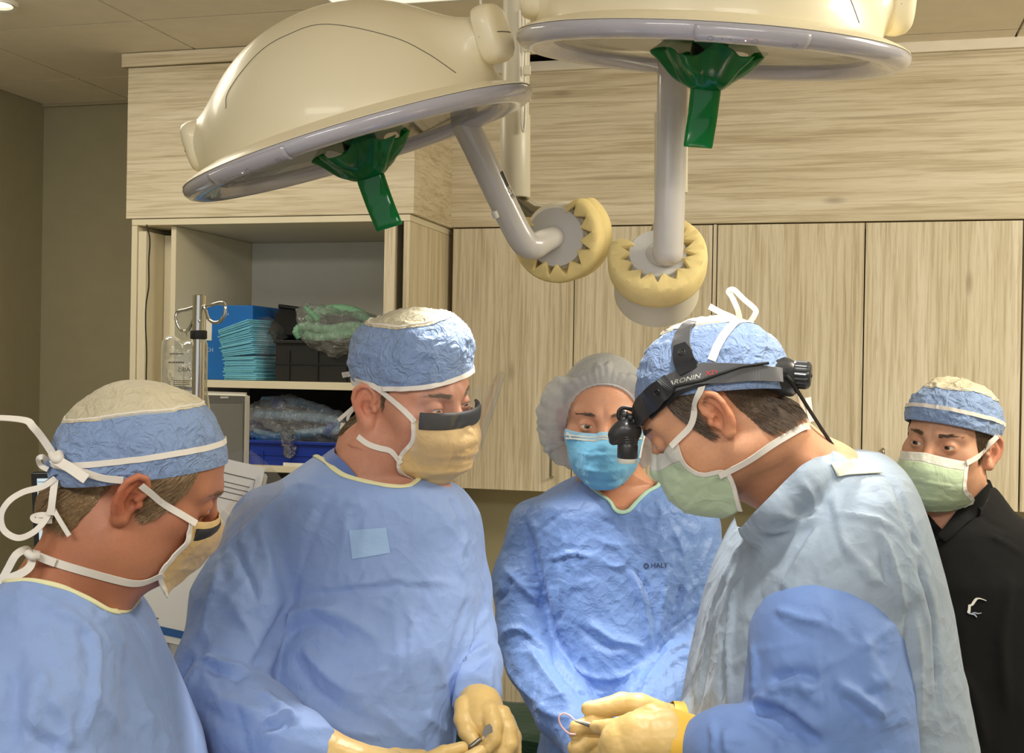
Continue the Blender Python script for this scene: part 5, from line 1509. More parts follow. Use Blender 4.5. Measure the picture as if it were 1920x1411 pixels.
def legs(root, centre_cam, facing, z_top=0.62):
    c = c2w(centre_cam); fw = unit((np.asarray(facing)*np.array([1, 1, 0]))@RB*np.array([1, 1, 0])); sd = np.array([-fw[1], fw[0], 0])
    m = MATS.get('scrub_trousers') or fabric('scrub_trousers', (84, 108, 168), crinkle=0.2, cscale=8)
    mp, ms = [], []
    for s in (-1, 1):
        b = np.array([c[0], c[1], 0])+s*sd*0.10
        V, f = tube_vf([b+np.array([0, 0, z_top+0.25]), b+np.array([0, 0, z_top]), b+fw*0.01+np.array([0, 0, 0.35]), b+np.array([0, 0, 0.09])], [0.085, 0.082, 0.07, 0.062], 24)
        mp.append((V, f))
        q = []
        prof = [(-0.10, 0.030, 0.05), (-0.085, 0.040, 0.085), (-0.03, 0.042, 0.095), (0.04, 0.044, 0.075), (0.11, 0.046, 0.052), (0.155, 0.036, 0.042), (0.172, 0.012, 0.028)]
        a = np.linspace(0, 2*np.pi, 20, endpoint=False)
        for y, wd, hh in prof:
            zz = 0.004+hh/2+hh/2*np.sin(a); zz = np.maximum(zz, 0.004)
            q.append(b+fw*y+(wd*np.cos(a))[:, None]*sd+np.stack([0*a, 0*a, zz], 1))
        V = np.array(q).reshape(-1, 3); f = [tuple(k) for k in grid_faces(len(prof), 20, False, True)]
        f.append(tuple(range(20))[::-1]); f.append(tuple(range((len(prof)-1)*20, len(prof)*20)))
        ms.append((V, f))
    for V, f in mp: mesh_obj('trouser_leg', V, f, m, root, camf=False)
    for V, f in ms: mesh_obj('shoe', V, f, m_dark, root, camf=False)
def py_of(zw, d):                              # photograph row of a world height at distance d (roughly)
    return CY-(zw-1.72)/d*F
def low_rows(d, xl, xr, hd):
    return [(py_of(0.95, d), xl, xr, d, hd), (py_of(0.45, d), xl-15, xr+15, d, hd+0.01)]
def shield(root, H, y0=(0.040, 0.062), R=(0.083, 0.096), z=(-0.045, 0.085), ang=72, band=True, zband=(-0.034, -0.008), yb=0.0):
    nu, nv = 60, 24; G = []
    for i in range(nv):
        s = i/(nv-1); zz = z[0]+(z[1]-z[0])*s; r = R[0]+(R[1]-R[0])*s; yy = y0[0]+(y0[1]-y0[0])*s
        a = np.radians(np.linspace(-ang, ang, nu))*(1-0.18*abs(2*s-1)**6)
        G.append(np.stack([r*np.sin(a), yy+r*np.cos(a)*1.0, np.full(nu, zz)], 1))
    V = H.w(np.array(G).reshape(-1, 3)); f = grid_faces(nv, nu)
    o = mesh_obj('face_shield', V, f, m_shield, root, label='clear plastic visor over the face')
    if band:
        G = []
        for i in range(7):
            s = i/6; zz = zband[0]+(zband[1]-zband[0])*s
            a = np.radians(np.linspace(-ang*0.88, ang*0.88, nu))
            k = 1-0.0*abs(2*s-1)
            r = R[0]-0.003; th_ = 0.0028*(1-abs(2*s-1)**4)
            G.append(np.stack([(r-0.003+th_)*np.sin(a)*0.97, y0[0]+yb+(r-0.003+th_)*np.cos(a), zz+0.004*np.cos(a)], 1))
        V = H.w(np.array(G).reshape(-1, 3))
        b = mesh_obj('foam_band', V, grid_faces(7, nu), m_foamband, o, label='black foam strip across the nose')
        b.modifiers.new('thickness', 'SOLIDIFY').thickness = 0.004
    return o

# ------------------------------------------------------------------ hands
def hand_mesh(name, chains, root, mat, k_in=0.006, k_out=0.003, h=0.0020, clip=None, wr=0.00032, label=None):
    # chains: list of finger / palm chains, each a list of (px, py, d, r); first chain is the palm
    C = [(np.array([P(x, y, d) for x, y, d, r in c]), [r for x, y, d, r in c]) for c in chains]
    def f(p):
        d = chain(p, C[0][0], C[0][1], k_in)
        for pts, rad in C[1:]:
            e = chain(p, pts, rad, 0.003)
            d = smin(d, e, k_out)
        return d
    A = np.concatenate([c[0] for c in C]); R = max(max(c[1]) for c in C)+0.01
    V, Q = nets(f, A.min(0)-R, A.max(0)+R, h, slack=2.0)
    N = normals(V, Q)
    V = V+N*(wr*ridge(V*np.array([90, 90, 130]), 2)+wr*0.6*ridge(V*220, 6))[:, None]
    return mesh_obj(name, V, Q, mat, root, label=label), V, Q
def plain_hand(root, wrist, along, across, mat, name, side=1, s=1.0):
    # relaxed five-fingered hand from a wrist point (camera frame)
    w = np.asarray(wrist, float); a = unit(along); c = unit(np.asarray(across)-(np.asarray(across)@a)*a); n = np.cross(a, c)
    g = lambda x, y, z: w+s*(x*a+y*c+z*n)
    ch = [[g(0, 0, 0), g(0.04, 0.012, 0), g(0.085, 0.024, 0)], [g(0.0, 0, 0), g(0.04, -0.012, 0), g(0.085, -0.024, 0.002)]]
    rd = [[0.026, 0.024, 0.014], [0.026, 0.024, 0.013]]
    fs = [(0.030, 0.078, 0.0092), (0.011, 0.086, 0.0096), (-0.009, 0.080, 0.0092), (-0.028, 0.062, 0.0080)]
    for y, L, r in fs:
        b = g(0.085, y, 0); m = g(0.085+L*0.45, y*1.08, -0.012); m2 = g(0.085+L*0.75, y*1.1, -0.030); t = g(0.085+L*0.9, y*1.08, -0.048)
        ch.append([b, m, m2, t]); rd.append([r*1.1, r, r*0.92, r*0.8])
    ch.append([g(0.025, 0.020, 0), g(0.055, 0.048, -0.012), g(0.085, 0.056, -0.028), g(0.105, 0.052, -0.042)]); rd.append([0.018, 0.0135, 0.0112, 0.0095])
    def f(p):
        d = None
        for q, r in zip(ch, rd):
            e = chain(p, np.array(q), np.array(r)*s, 0.004)
            d = e if d is None else smin(d, e, 0.004)
        return d
    A = np.concatenate(ch); V, Q = nets(f, A.min(0)-0.04, A.max(0)+0.04, 0.003, slack=2.0)
    return mesh_obj(name, V, Q, mat, root)

m_skin1 = skin_mat('skin_tan_ruddy', (190, 130, 100))
m_skin2 = skin_mat('skin_pink', (210, 152, 126))
m_skinw = skin_mat('skin_light_tan', (214, 158, 126))
m_skins = skin_mat('skin_warm', (222, 166, 130))
m_skin5 = skin_mat('skin_olive_pink', (212, 162, 132))
hair1 = hair_mat('hair_sandy', (150, 122, 86)); hair2 = hair_mat('hair_dark_blond', (112, 92, 66)); hairs = hair_mat('hair_brown_grey', (104, 86, 70)); hair5 = hair_mat('hair_dark_brown', (92, 72, 54)); hairw = hair_mat('hair_brown', (112, 94, 78))
WR = [(3.0, 7, 7, 5, 21), (1.6, 16, 16, 12, 31)]
def person(name_label, o_px, d):
    w = c2w(P(*o_px, d))
    return thing('person', name_label, 'person', (w[0], w[1], 0.0))
def nape_region(zlo=-0.075, yb=-0.012, temple=True, thin=0.0):
    def reg(l):
        x = np.abs(l[:, 0])
        ear = ((l[:, 1]+0.014)/0.030)**2+((l[:, 2]+0.006)/0.040)**2
        back = (l[:, 1] < -0.034-0.25*np.clip(-0.02-l[:, 2], 0, 1)) & (l[:, 2] > zlo+0.35*np.clip(l[:, 1]+0.07, 0, 1)) & (l[:, 2] < 0.07) & (x < 0.080)
        tm = (l[:, 1] > 0.010) & (l[:, 1] < 0.046-thin-0.3*np.clip(0.03-l[:, 2], 0, 1)) & (l[:, 2] > -0.026+1.3*np.clip(l[:, 1]-0.022, 0, 1)) & (l[:, 2] < 0.075) & (x > 0.045)
        over = (l[:, 2] > 0.022) & (l[:, 2] < 0.07) & (l[:, 1] < 0.03) & (x > 0.05) & (x < 0.077)
        return back | (tm & temple) | over
    return reg
def hair_dir(l): return np.stack([0*l[:, 0], -0.45*np.ones(len(l)), -np.where(l[:, 1] > 0.0, 0.9, 1.0)], 1)

# =================================================================== 1. man at the left, seen from his right side
p1 = person('person at far left in blue gown and tan mask, cap tied behind', (266, 884), 1.5)
H1 = Head(P(266, 884, 1.5), (.80, .42, -.43), (.516, -.114, .849)); M1 = Multi()
T1 = Loft([(1100, 20, 170, 1.5, .06), (1130, -60, 215, 1.5, .12), (1170, -100, 245, 1.5, .17), (1250, -120, 265, 1.5, .19), (1420, -130, 300, 1.5, .19)])
body1, V1, Q1, L1 = person_body(p1, H1, [P(202, 1026, 1.5), P(142, 1104, 1.5), P(90, 1200, 1.5)], None, m_skin1, lid=0.0026, cr=(0.091, 0.071), h=0.0021, torso=lambda p: T1(p, 0.026), ruddy=0.85)
M1.add(V1, Q1)
eye(body1, H1, 1, (0.05, 1, -0.30), m_iris); eye(body1, H1, -1, (0.0, 1, -0.30), m_iris)
brows(body1, V1, Q1, L1, H1, hair1)
cap1 = cap(p1, H1, (0, 0.000, 0.001), 34, 0.083, 0.098, 0.106, 0.70, (m_cap, m_capnet), M1, trim=(0.235, 0.0070), seed=1, noise=0.0024, roll=-15)
hair_part(body1, V1, Q1, L1, nape_region(-0.085), hair1, 'hair', hair_dir, H1, 0.0022, 11000, 0.016, 0.22, 5, 0.00045, cover=H1.capbvh)
mk1, W1 = mask(p1, H1, [(.110, -.010), (.126, -.034), (.125, -.062), (.116, -.092), (.100, -.126)], [(.063, .062, -.012), (.066, .074, -.034), (.066, .068, -.060), (.064, .066, -.088), (.047, .094, -.118)], (m_maskt, m_maskt), M1, topband=0.0, seed=2)
# gown
G1 = Loft([(1081, 25, 150, 1.5, .055), (1092, -20, 185, 1.5, .085), (1112, -75, 216, 1.5, .13), (1140, -110, 240, 1.5, .175), (1180, -135, 258, 1.49, .205), (1230, -155, 278, 1.48, .215), (1290, -170, 305, 1.48, .22), (1350, -180, 331, 1.48, .22), (1411, -185, 357, 1.48, .22), (1600, -190, 400, 1.48, .22)]+low_rows(1.48, -200, 400, .22))
arm1a = np.array([P(86, 1205, 1.36), P(66, 1330, 1.31), P(62, 1480, 1.28), P(70, 1590, 1.28)]); arm1r = [.080, .078, .074, .070]
fore1 = np.array([P(70, 1590, 1.28), P(190, 1660, 1.30), P(330, 1690, 1.36)])
arm1b = np.array([P(120, 1210, 1.63), P(150, 1420, 1.68), P(170, 1560, 1.68), P(330, 1640, 1.62)])
def g1(p):
    d = G1(p)
    d = smin(d, chain(p, arm1a, arm1r, 0.02), 0.028)
    d = smin(d, chain(p, fore1, [.066, .056, .046], 0.02), 0.02)
    return smin(d, chain(p, arm1b, [.07, .068, .062, .045], 0.02), 0.03)
cut1 = [(-160, 1098), (-20, 1092), (58, 1087), (120, 1101), (172, 1126), (206, 1147), (236, 1147), (262, 1120), (240, 1030), (120, 1000), (-160, 1030)]
f1 = rand_folds(1, 34, [(0, 1120), (150, 1150), (235, 1170), (330, 1400), (0, 1405)], (65, 30), (60, 170), (4, 7), (2.0, 4.0))+[([(150, 1152), (178, 1200), (184, 1242), (174, 1329), (140, 1411)], 7, 4.5), ([(136, 1160), (165, 1215), (168, 1260), (158, 1330)], 8, -4), ([(70, 1140), (120, 1150), (160, 1168)], 9, 4), ([(88, 1240), (60, 1330), (48, 1411)], 14, 6), ([(20, 1230), (30, 1330), (20, 1411)], 12, -5),
      ([(215, 1160), (240, 1240), (270, 1330), (285, 1411)], 14, 4), ([(190, 1150), (215, 1210), (220, 1270)], 7, -3), ([(100, 1300), (125, 1350), (130, 1411)], 9, 5), ([(0, 1130), (60, 1180), (100, 1200)], 12, 4), ([(240, 1320), (290, 1360), (325, 1411)], 16, 4), ([(30, 1360), (80, 1390), (120, 1400)], 10, -5)]
gown1, Vg, Qg = garment('gown', g1, np.array([-0.88, 1.14, -1.33]), np.array([-0.24, 1.82, -0.215]), 0.0050, m_gown, p1, f1, [(2.2, 6, 6, 4, 21), (1.2, 15, 15, 11, 31)], cut1, None, 1, M1, (m_binding, 0.009))
# ties
tie_px(cap1, M1, [(418, 906-72), (330, 846), (240, 862), (180, 868), (150, 872)], 0.0075, 0.0022, 'tie') if False else None
tie_px(mk1, M1, [(104, 866), (150, 880), (200, 893), (232, 897)], 0.0085, 0.0055, 'tie')
tie_px(mk1, M1, [(262, 905), (300, 935), (330, 958), tuple(px_of(W1[:1, -2])[0])], 0.0080, 0.0052, 'tie')
tie_px(mk1, M1, [(72, 1042), (110, 1056), (160, 1070), (220, 1086), (262, 1092), tuple(px_of(W1[40:41, -2])[0])], 0.0095, 0.0022, 'tie')
hintc = (0.1, -1, 0.1)
dk = 1.435
tie_free(cap1, [P(104, 858, dk), P(80, 822, dk-.01), P(62, 800, dk-.02), P(48, 788, dk-.02), P(0, 783, dk-.02), P(-40, 786, dk-.02)], 0.0085, [(0.3, -1, 0.2), (0.2, -1, 0.4), (0, -1, 0.6), (0, -.8, .7), (0, -.7, .8), (0, -.7, .8)], 'tie')
tie_free(cap1, [P(98, 858, dk-.02), P(130, 876, dk-.035), P(162, 898, dk-.04)], 0.0115, (0.2, -1, 0.2), 'tie')
V, f = tube_vf(catmull([P(98, 852, dk-.02), P(104, 860, dk-.026), P(112, 858, dk-.026), P(110, 850, dk-.02)], 5), 0.0052, 8); mesh_obj('knot', V, f, m_tape, cap1)
tie_free(cap1, [P(90, 880, dk), P(76, 872, dk), P(72, 860, dk-.01), P(80, 856, dk-.01), P(88, 862, dk)], 0.0060, hintc, 'tie')
tie_free(cap1, [P(104, 896, dk), P(80, 912, dk-.01), P(44, 922, dk-.02), P(16, 940, dk-.03), P(2, 966, dk-.03), P(8, 994, dk-.03), P(34, 1008, dk-.03), P(62, 998, dk-.02), P(84, 976, dk-.01), P(96, 950, dk), P(101, 910, dk)], 0.0072, [(0, -1, .3)]*11, 'tie')
tie_free(cap1, [P(103, 900, dk), P(99, 930, dk-.01), P(95, 965, dk-.01)], 0.0082, hintc, 'tie')
tie_free(cap1, [P(96, 945, dk), P(108, 968, dk-.012), P(130, 1004, dk-.014)], 0.0058, (-.2, -1, 0.1), 'tie')
tie_free(cap1, [P(100, 966, dk), P(76, 965, dk), P(62, 969, dk-.005), P(70, 976, dk-.005), P(98, 976, dk)], 0.0068, (0, -1, .5), 'tie')
tie_free(mk1, [P(74, 1040, dk), P(58, 1036, dk), P(48, 1030, dk-.01), P(30, 1040, dk-.02), P(16, 1064, dk-.02), P(2, 1090, dk-.02)], 0.0090, hintc, 'tie')
tie_free(mk1, [P(60, 1038, dk), P(58, 1058, dk-.015), P(44, 1072, dk-.02), P(10, 1086, dk-.025), P(-20, 1094, dk-.02)], 0.0095, hintc, 'tie')
tie_free(mk1, [P(60, 1037, 1.43), P(80, 1046, 1.43), P(104, 1055, 1.43)], 0.0095, (-.3, -1, 0.2), 'tie')
V, f = tube_vf(catmull([P(52, 1036, dk-.012), P(60, 1042, dk-.016), P(72, 1042, dk-.012)], 5), 0.0050, 8); mesh_obj('knot', V, f, m_tape, mk1)
# gathered cap tail under the knot
for pts in ([(112, 868), (96, 866), (84, 872)], [(116, 878), (100, 882), (90, 888)], [(122, 888), (110, 892), (102, 898)]):
    V, f = ribbon_vf(catmull([P(x, y, dk+.004*i) for i, (x, y) in enumerate(pts)], 6), 0.012, 0.002, (0.2, -1, 0.5)); mesh_obj('cap_tail', V, f, m_cap, cap1)
sh_1 = shield(p1, H1, (0.042, 0.072), (0.079, 0.092), (-0.075, 0.060), 66, True, (-0.038, -0.019))
plain_hand(p1, P(330, 1690, 1.36), (1, 0.1, -0.2), (0, 0.3, 1), m_glove, 'glove'); plain_hand(p1, P(345, 1640, 1.62), (1, -0.1, -0.2), (0, 0.3, 1), m_glove, 'glove')
legs(p1, P(80, 1400, 1.5), H1.A[1])

# =================================================================== 2. man second from left, three-quarter view
p2 = person('person in blue gown with clear visor and tan mask, holding scalpel', (768, 739), 1.88)
H2 = Head(P(768, 739, 1.88), (.783, -.582, -.221), (.089, -.246, .965)); M2 = Multi()
T2 = Loft([(880, 560, 800, 1.91, .06), (915, 500, 872, 1.90, .10), (1010, 480, 900, 1.90, .12), (1120, 500, 900, 1.90, .13)])
body2, V2_, Q2_, L2_ = person_body(p2, H2, [P(714, 850, 1.90), P(700, 905, 1.90), P(700, 980, 1.90)], None, m_skin2, lid=0.0022, cr=(0.087, 0.078), h=0.0022, beard=0.30, torso=lambda p: T2(p, 0.016), ruddy=0.5)
M2.add(V2_, Q2_)
eye(body2, H2, 1, (0.10, 1, -0.42), m_iris); eye(body2, H2, -1, (0.05, 1, -0.42), m_iris)
brows(body2, V2_, Q2_, L2_, H2, hair2)
cap2 = cap(p2, H2, (0, 0.003, 0.032), 9, 0.079, 0.093, 0.100, 0.88, (m_cap, m_capnet), M2, trim=(0.012, 0.0070), box=4.2, seed=12, noise=0.0028, roll=7, lean=0.010)
hair_part(body2, V2_, Q2_, L2_, nape_region(-0.07, thin=0.02), hair2, 'hair', hair_dir, H2, 0.0012, 7000, 0.009, 0.2, 6, 0.0004, cover=H2.capbvh)
mk2, W2 = mask(p2, H2, [(.110, -.014), (.130, -.040), (.126, -.070), (.114, -.096), (.074, -.122)], [(.066, .068, -.012), (.069, .072, -.042), (.069, .052, -.070), (.063, .046, -.096), (.038, .056, -.116)], (m_maskt, m_maskt), M2, topband=0.0, seed=4, pleats=(0.40, 0.66), amp=0.0028)
scr2 = Loft([(838, 622, 700, 1.91, .06), (850, 606, 730, 1.91, .08), (872, 575, 770, 1.91, .09), (905, 540, 840, 1.90, .105), (960, 490, 880, 1.9, .112), (1040, 480, 890, 1.9, .12)])
garment('scrub_top', lambda p: scr2(p, 0.004), P(430, 1040, 1.9)-np.array([0, .2, 0]), P(960, 815, 1.9)+np.array([0, .2, 0]), 0.006, m_scrub, p2, [([(640, 862), (668, 885), (690, 900)], 4, -2)], [], [(627, 848), (652, 872), (680, 905), (705, 925), (765, 928), (800, 900), (800, 800), (627, 800)], 2.0, 1, M2)
G2 = Loft([(846, 604, 705, 1.925, .055), (858, 584, 745, 1.92, .08), (878, 556, 790, 1.91, .097), (895, 532, 828, 1.905, .107), (915, 505, 868, 1.90, .116), (960, 470, 895, 1.90, .126), (1010, 478, 902, 1.90, .132), (1100, 528, 903, 1.89, .142), (1200, 508, 888, 1.87, .155), (1300, 484, 862, 1.86, .165), (1411, 474, 852, 1.85, .17), (1600, 455, 870, 1.85, .18)]+low_rows(1.85, 445, 885, .19))
a2r = np.array([P(508, 988, 1.87), P(455, 1130, 1.81), P(418, 1270, 1.75), P(412, 1305, 1.73)]); a2f = np.array([P(412, 1305, 1.73), P(480, 1370, 1.66), P(556, 1404, 1.61), P(580, 1414, 1.60)])
a2l = np.array([P(832, 990, 1.93), P(852, 1100, 1.94), P(868, 1190, 1.92)]); a2m = np.array([P(868, 1190, 1.92), P(884, 1248, 1.85), P(896, 1296, 1.78)])
def g2(p):
    d = G2(p)
    d = smin(d, chain(p, a2r, [.064, .072, .068, .066], 0.02), 0.016)
    d = smin(d, chain(p, a2f, [.066, .060, .048, .040], 0.02), 0.012)
    d = smin(d, chain(p, a2l, [.058, .056, .052], 0.02), 0.018)
    return smin(d, chain(p, a2m, [.050, .042, .034], 0.02), 0.012)
cut2 = [(586, 852), (606, 862), (624, 878), (644, 892), (680, 902), (726, 911), (762, 914), (780, 905), (792, 889), (800, 868), (780, 800), (600, 800)]
f2 = rand_folds(2, 46, [(560, 930), (880, 930), (890, 1300), (850, 1405), (500, 1405), (560, 1130)], (70, 35), (40, 130), (3, 6), (1.6, 3.6))+rand_folds(3, 26, [(470, 960), (530, 1100), (480, 1240), (560, 1380), (400, 1360), (340, 1240), (400, 1040)], (60, 35), (40, 110), (4, 7), (2.5, 5))+[([(622, 925), (603, 961), (579, 1026), (559, 1087), (542, 1131)], 3.2, -3.5, 1), ([(542, 1128), (514, 1184), (490, 1228), (474, 1256)], 10, -11), ([(558, 1130), (534, 1184), (512, 1225), (500, 1262)], 10, 6),
      ([(559, 1103), (636, 1097), (700, 1092), (749, 1083), (765, 1091), (820, 1090), (876, 1105)], 5, 4.5), ([(560, 1112), (640, 1108), (740, 1098), (820, 1102)], 8, -3),
      ([(508, 1190), (540, 1158), (590, 1142), (640, 1154), (690, 1185), (715, 1215)], 13, 8), ([(520, 1205), (570, 1172), (620, 1178), (670, 1215)], 14, -6),
      ([(560, 1200), (600, 1250), (640, 1285), (690, 1308)], 13, 8), ([(545, 1230), (585, 1285), (640, 1325)], 16, -5), ([(769, 1115), (770, 1200), (768, 1297)], 5, 4), ([(735, 1105), (742, 1180), (752, 1260)], 6, 3), ([(725, 1140), (745, 1120), (755, 1090)], 5, 3), ([(700, 1130), (735, 1150)], 5, 3),
      ([(896, 1123), (872, 1224), (860, 1297), (850, 1360)], 10, 7), ([(884, 1110), (858, 1180), (846, 1250)], 12, -4), ([(805, 1200), (830, 1270), (840, 1340), (838, 1411)], 12, 5), ([(790, 1330), (830, 1370), (850, 1400)], 9, 4), ([(700, 1320), (760, 1372), (800, 1400)], 14, 4), ([(520, 1280), (600, 1310), (700, 1360)], 15, -4), ([(560, 1360), (650, 1372), (730, 1380)], 9, 4),
      ([(462, 953), (441, 1002), (452, 1050), (474, 1091), (486, 1139)], 8, -7), ([(480, 960), (500, 1040), (505, 1100)], 11, 5), ([(417, 1042), (396, 1110), (384, 1164), (380, 1215)], 13, 6), ([(430, 1120), (470, 1190), (486, 1230)], 12, 5),
      ([(378, 1226), (405, 1240), (432, 1248), (478, 1256)], 8, 10), ([(384, 1246), (420, 1262), (470, 1268)], 8, -7), ([(362, 1228), (345, 1256), (330, 1282)], 7, -6), ([(376, 1240), (362, 1266), (345, 1300)], 7, 5),
      ([(486, 1285), (515, 1318), (547, 1346)], 10, 7), ([(494, 1352), (520, 1344), (547, 1340), (553, 1362)], 6, 7), ([(494, 1364), (530, 1360)], 6, -5), ([(400, 1300), (450, 1320), (500, 1345)], 12, 5), ([(360, 1310), (420, 1350), (470, 1380)], 14, -4), ([(520, 1320), (545, 1335), (560, 1360)], 6, 5),
      ([(924, 1204), (890, 1226), (866, 1250)], 8, 7), ([(926, 1220), (900, 1240), (878, 1262)], 7, -6), ([(920, 1140), (895, 1175), (880, 1205)], 8, 5), ([(858, 1282), (888, 1266), (918, 1278)], 8, 6), ([(925, 1240), (918, 1268), (922, 1300)], 7, 5),
      ([(545, 905), (590, 912), (622, 925)], 7, 4), ([(640, 940), (680, 948), (616, 986)], 5, 3), ([(840, 930), (862, 960), (870, 1000)], 8, -4), ([(880, 1000), (862, 1040), (868, 1090)], 9, 4)]
gown2, Vg, Qg = garment('gown', g2, np.array([-0.55, 1.50, py_of(0, 1)*0-1.30]), np.array([0.04, 2.14, -0.10]), 0.0050, m_gown, p2, f2, [(2.0, 6, 6, 4, 22), (1.1, 15, 15, 11, 32)], cut2, None, 1, M2, (m_binding, 0.0105))
bg2 = bvh_of(Vg, Qg)
decal_grid('gown_patch', [(654, 994), (724, 989), (732, 1036), (661, 1048)], bg2, m_patch, gown2, 0.0012, 14, P(690, 1010, 1.77))
# visor, ties
sh_2 = shield(p2, H2, (0.044, 0.062), (0.081, 0.094), (-0.075, 0.052), 70, True, (-0.026, 0.000))
tie_px(mk2, M2, [(668, 712), (700, 722), (728, 742), (755, 766), tuple(px_of(W2[1:2, -2])[0])], 0.0082, 0.0022, 'tie')
tie_px(mk2, M2, [(672, 818), (690, 832), (714, 840), (735, 845), tuple(px_of(W2[34:35, -2])[0])], 0.0085, 0.0020, 'tie')
db = 1.95
tie_free(cap2, [P(668, 700, db), P(655, 701, db), P(642, 703, db-.01)], 0.0085, (0.1, -1, 0.1), 'tie')
tie_free(mk2, [P(674, 754, db), P(655, 770, db), P(634, 788, db)], 0.0062, (0.1, -1, 0.3), 'tie')
tie_free(mk2, [P(674, 758, db), P(660, 770, db), P(652, 784, db), P(658, 792, db), P(672, 791, db)], 0.0050, (0.1, -1, 0.3), 'tie')
tie_free(mk2, [P(674, 806, db), P(660, 804, db-.004), P(650, 800, db), P(638, 798, db)], 0.0105, (0.1, -1, 0.2), 'tie')
# gloved hands
hand_mesh('glove', [[(893, 1296, 1.785, .029), (900, 1325, 1.75, .031), (908, 1350, 1.73, .032)], [(908, 1350, 1.73, .032), (930, 1365, 1.72, .028), (938, 1400, 1.71, .026)],
          [(870, 1322, 1.735, .014), (868, 1348, 1.715, .0125), (876, 1372, 1.70, .0115), (889, 1391, 1.69, .0095)],
          [(918, 1335, 1.715, .0145), (926, 1362, 1.695, .0125), (924, 1385, 1.685, .0115), (912, 1402, 1.68, .010)],
          [(940, 1340, 1.72, .0145), (952, 1368, 1.705, .0125), (955, 1395, 1.695, .0115), (944, 1418, 1.69, .010)],
          [(948, 1352, 1.74, .0135), (962, 1382, 1.73, .0115), (964, 1410, 1.72, .0105)]], p2, m_glove)
hand_mesh('glove', [[(560, 1398, 1.62, .034), (600, 1412, 1.605, .034), (660, 1440, 1.60, .033), (730, 1455, 1.62, .034)],
          [(740, 1440, 1.62, .013), (790, 1432, 1.625, .012), (832, 1412, 1.635, .0105), (866, 1402, 1.645, .0088)],
          [(740, 1452, 1.60, .014), (800, 1452, 1.605, .012), (850, 1440, 1.615, .011), (900, 1410, 1.64, .0095)],
          [(735, 1475, 1.61, .014), (800, 1480, 1.615, .012), (845, 1470, 1.63, .010)], [(725, 1495, 1.62, .013), (780, 1500, 1.63, .011), (815, 1492, 1.64, .0095)], [(700, 1440, 1.65, .016), (740, 1420, 1.67, .013), (790, 1420, 1.68, .011)]], p2, m_glove)
legs(p2, P(680, 1400, 1.87), (0.2, -1, 0))
# scalpel
scp = thing('scalpel', 'small steel scalpel pinched in a tan gloved hand', 'scalpel', c2w(P(905, 1385, 1.665)))
V, f = tube_vf([P(868, 1408, 1.662), P(886, 1398, 1.662), P(902, 1384, 1.662)], [0.003, 0.0042, 0.0036], 10); mesh_obj('handle', V, f, m_steel, scp)
bl = [(903, 1386), (905, 1370), (910, 1360), (918, 1356), (923, 1362), (924, 1372), (914, 1377), (906, 1390)]
quadV = np.array([P(x, y, 1.660) for x, y in bl]); nb_ = len(bl)
V = np.vstack([quadV, quadV+np.array([0, 0.0012, 0])]); f = [tuple(range(nb_))[::-1], tuple(range(nb_, 2*nb_))]+[(i, (i+1) % nb_, nb_+(i+1) % nb_, nb_+i) for i in range(nb_)]
mesh_obj('blade', V, f, m_chrome, scp, smooth=False)

# =================================================================== 3. woman in the middle
p3 = person('person in blue gown with bouffant cap and blue mask, facing camera', (1132, 788), 2.3)
H3 = Head(P(1132, 788, 2.3), (-.08, -.99, -.10), (-.01, -.1, 1), 0.97); M3 = Multi()
T3 = Loft([(905, 1070, 1265, 2.36, .06), (940, 1000, 1310, 2.35, .10), (1000, 990, 1325, 2.34, .11), (1090, 1000, 1315, 2.33, .12)])
def lips(V, L, t): return t
body3, V3_, Q3_, L3_ = person_body(p3, H3, [P(1150, 900, 2.35), P(1160, 945, 2.36), P(1160, 1000, 2.35)], None, m_skinw, lid=0.0036, fem=True, h=0.0023, torso=lambda p: T3(p, 0.016), ruddy=0.35)
M3.add(V3_, Q3_)
eye(body3, H3, 1, (-0.12, 1, -0.06), m_irisg); eye(body3, H3, -1, (-0.16, 1, -0.06), m_irisg)
brows(body3, V3_, Q3_, L3_, H3, hairw, th=0.0036)
mk3, W3 = mask(p3, H3, [(.102, -.010), (.122, -.034), (.122, -.062), (.112, -.092), (.082, -.118)], [(.064, .052, -.012), (.068, .046, -.036), (.068, .040, -.060), (.062, .036, -.086), (.036, .050, -.116)], (m_maskb, m_maskwb), M3, topband=0.13, seed=6, pleats=(0.34, 0.62), edge=False, amp=0.003)
# white stripes on the mask top band
for v0 in (4, 7):
    V, f = ribbon_vf(W3[v0, 2:-2]+np.array([0, -0.0022, 0]), 0.0030, 0.0008, np.array([0, -1.0, 0])); mesh_obj('mask_stripe', V, f, m_maskw, mk3)
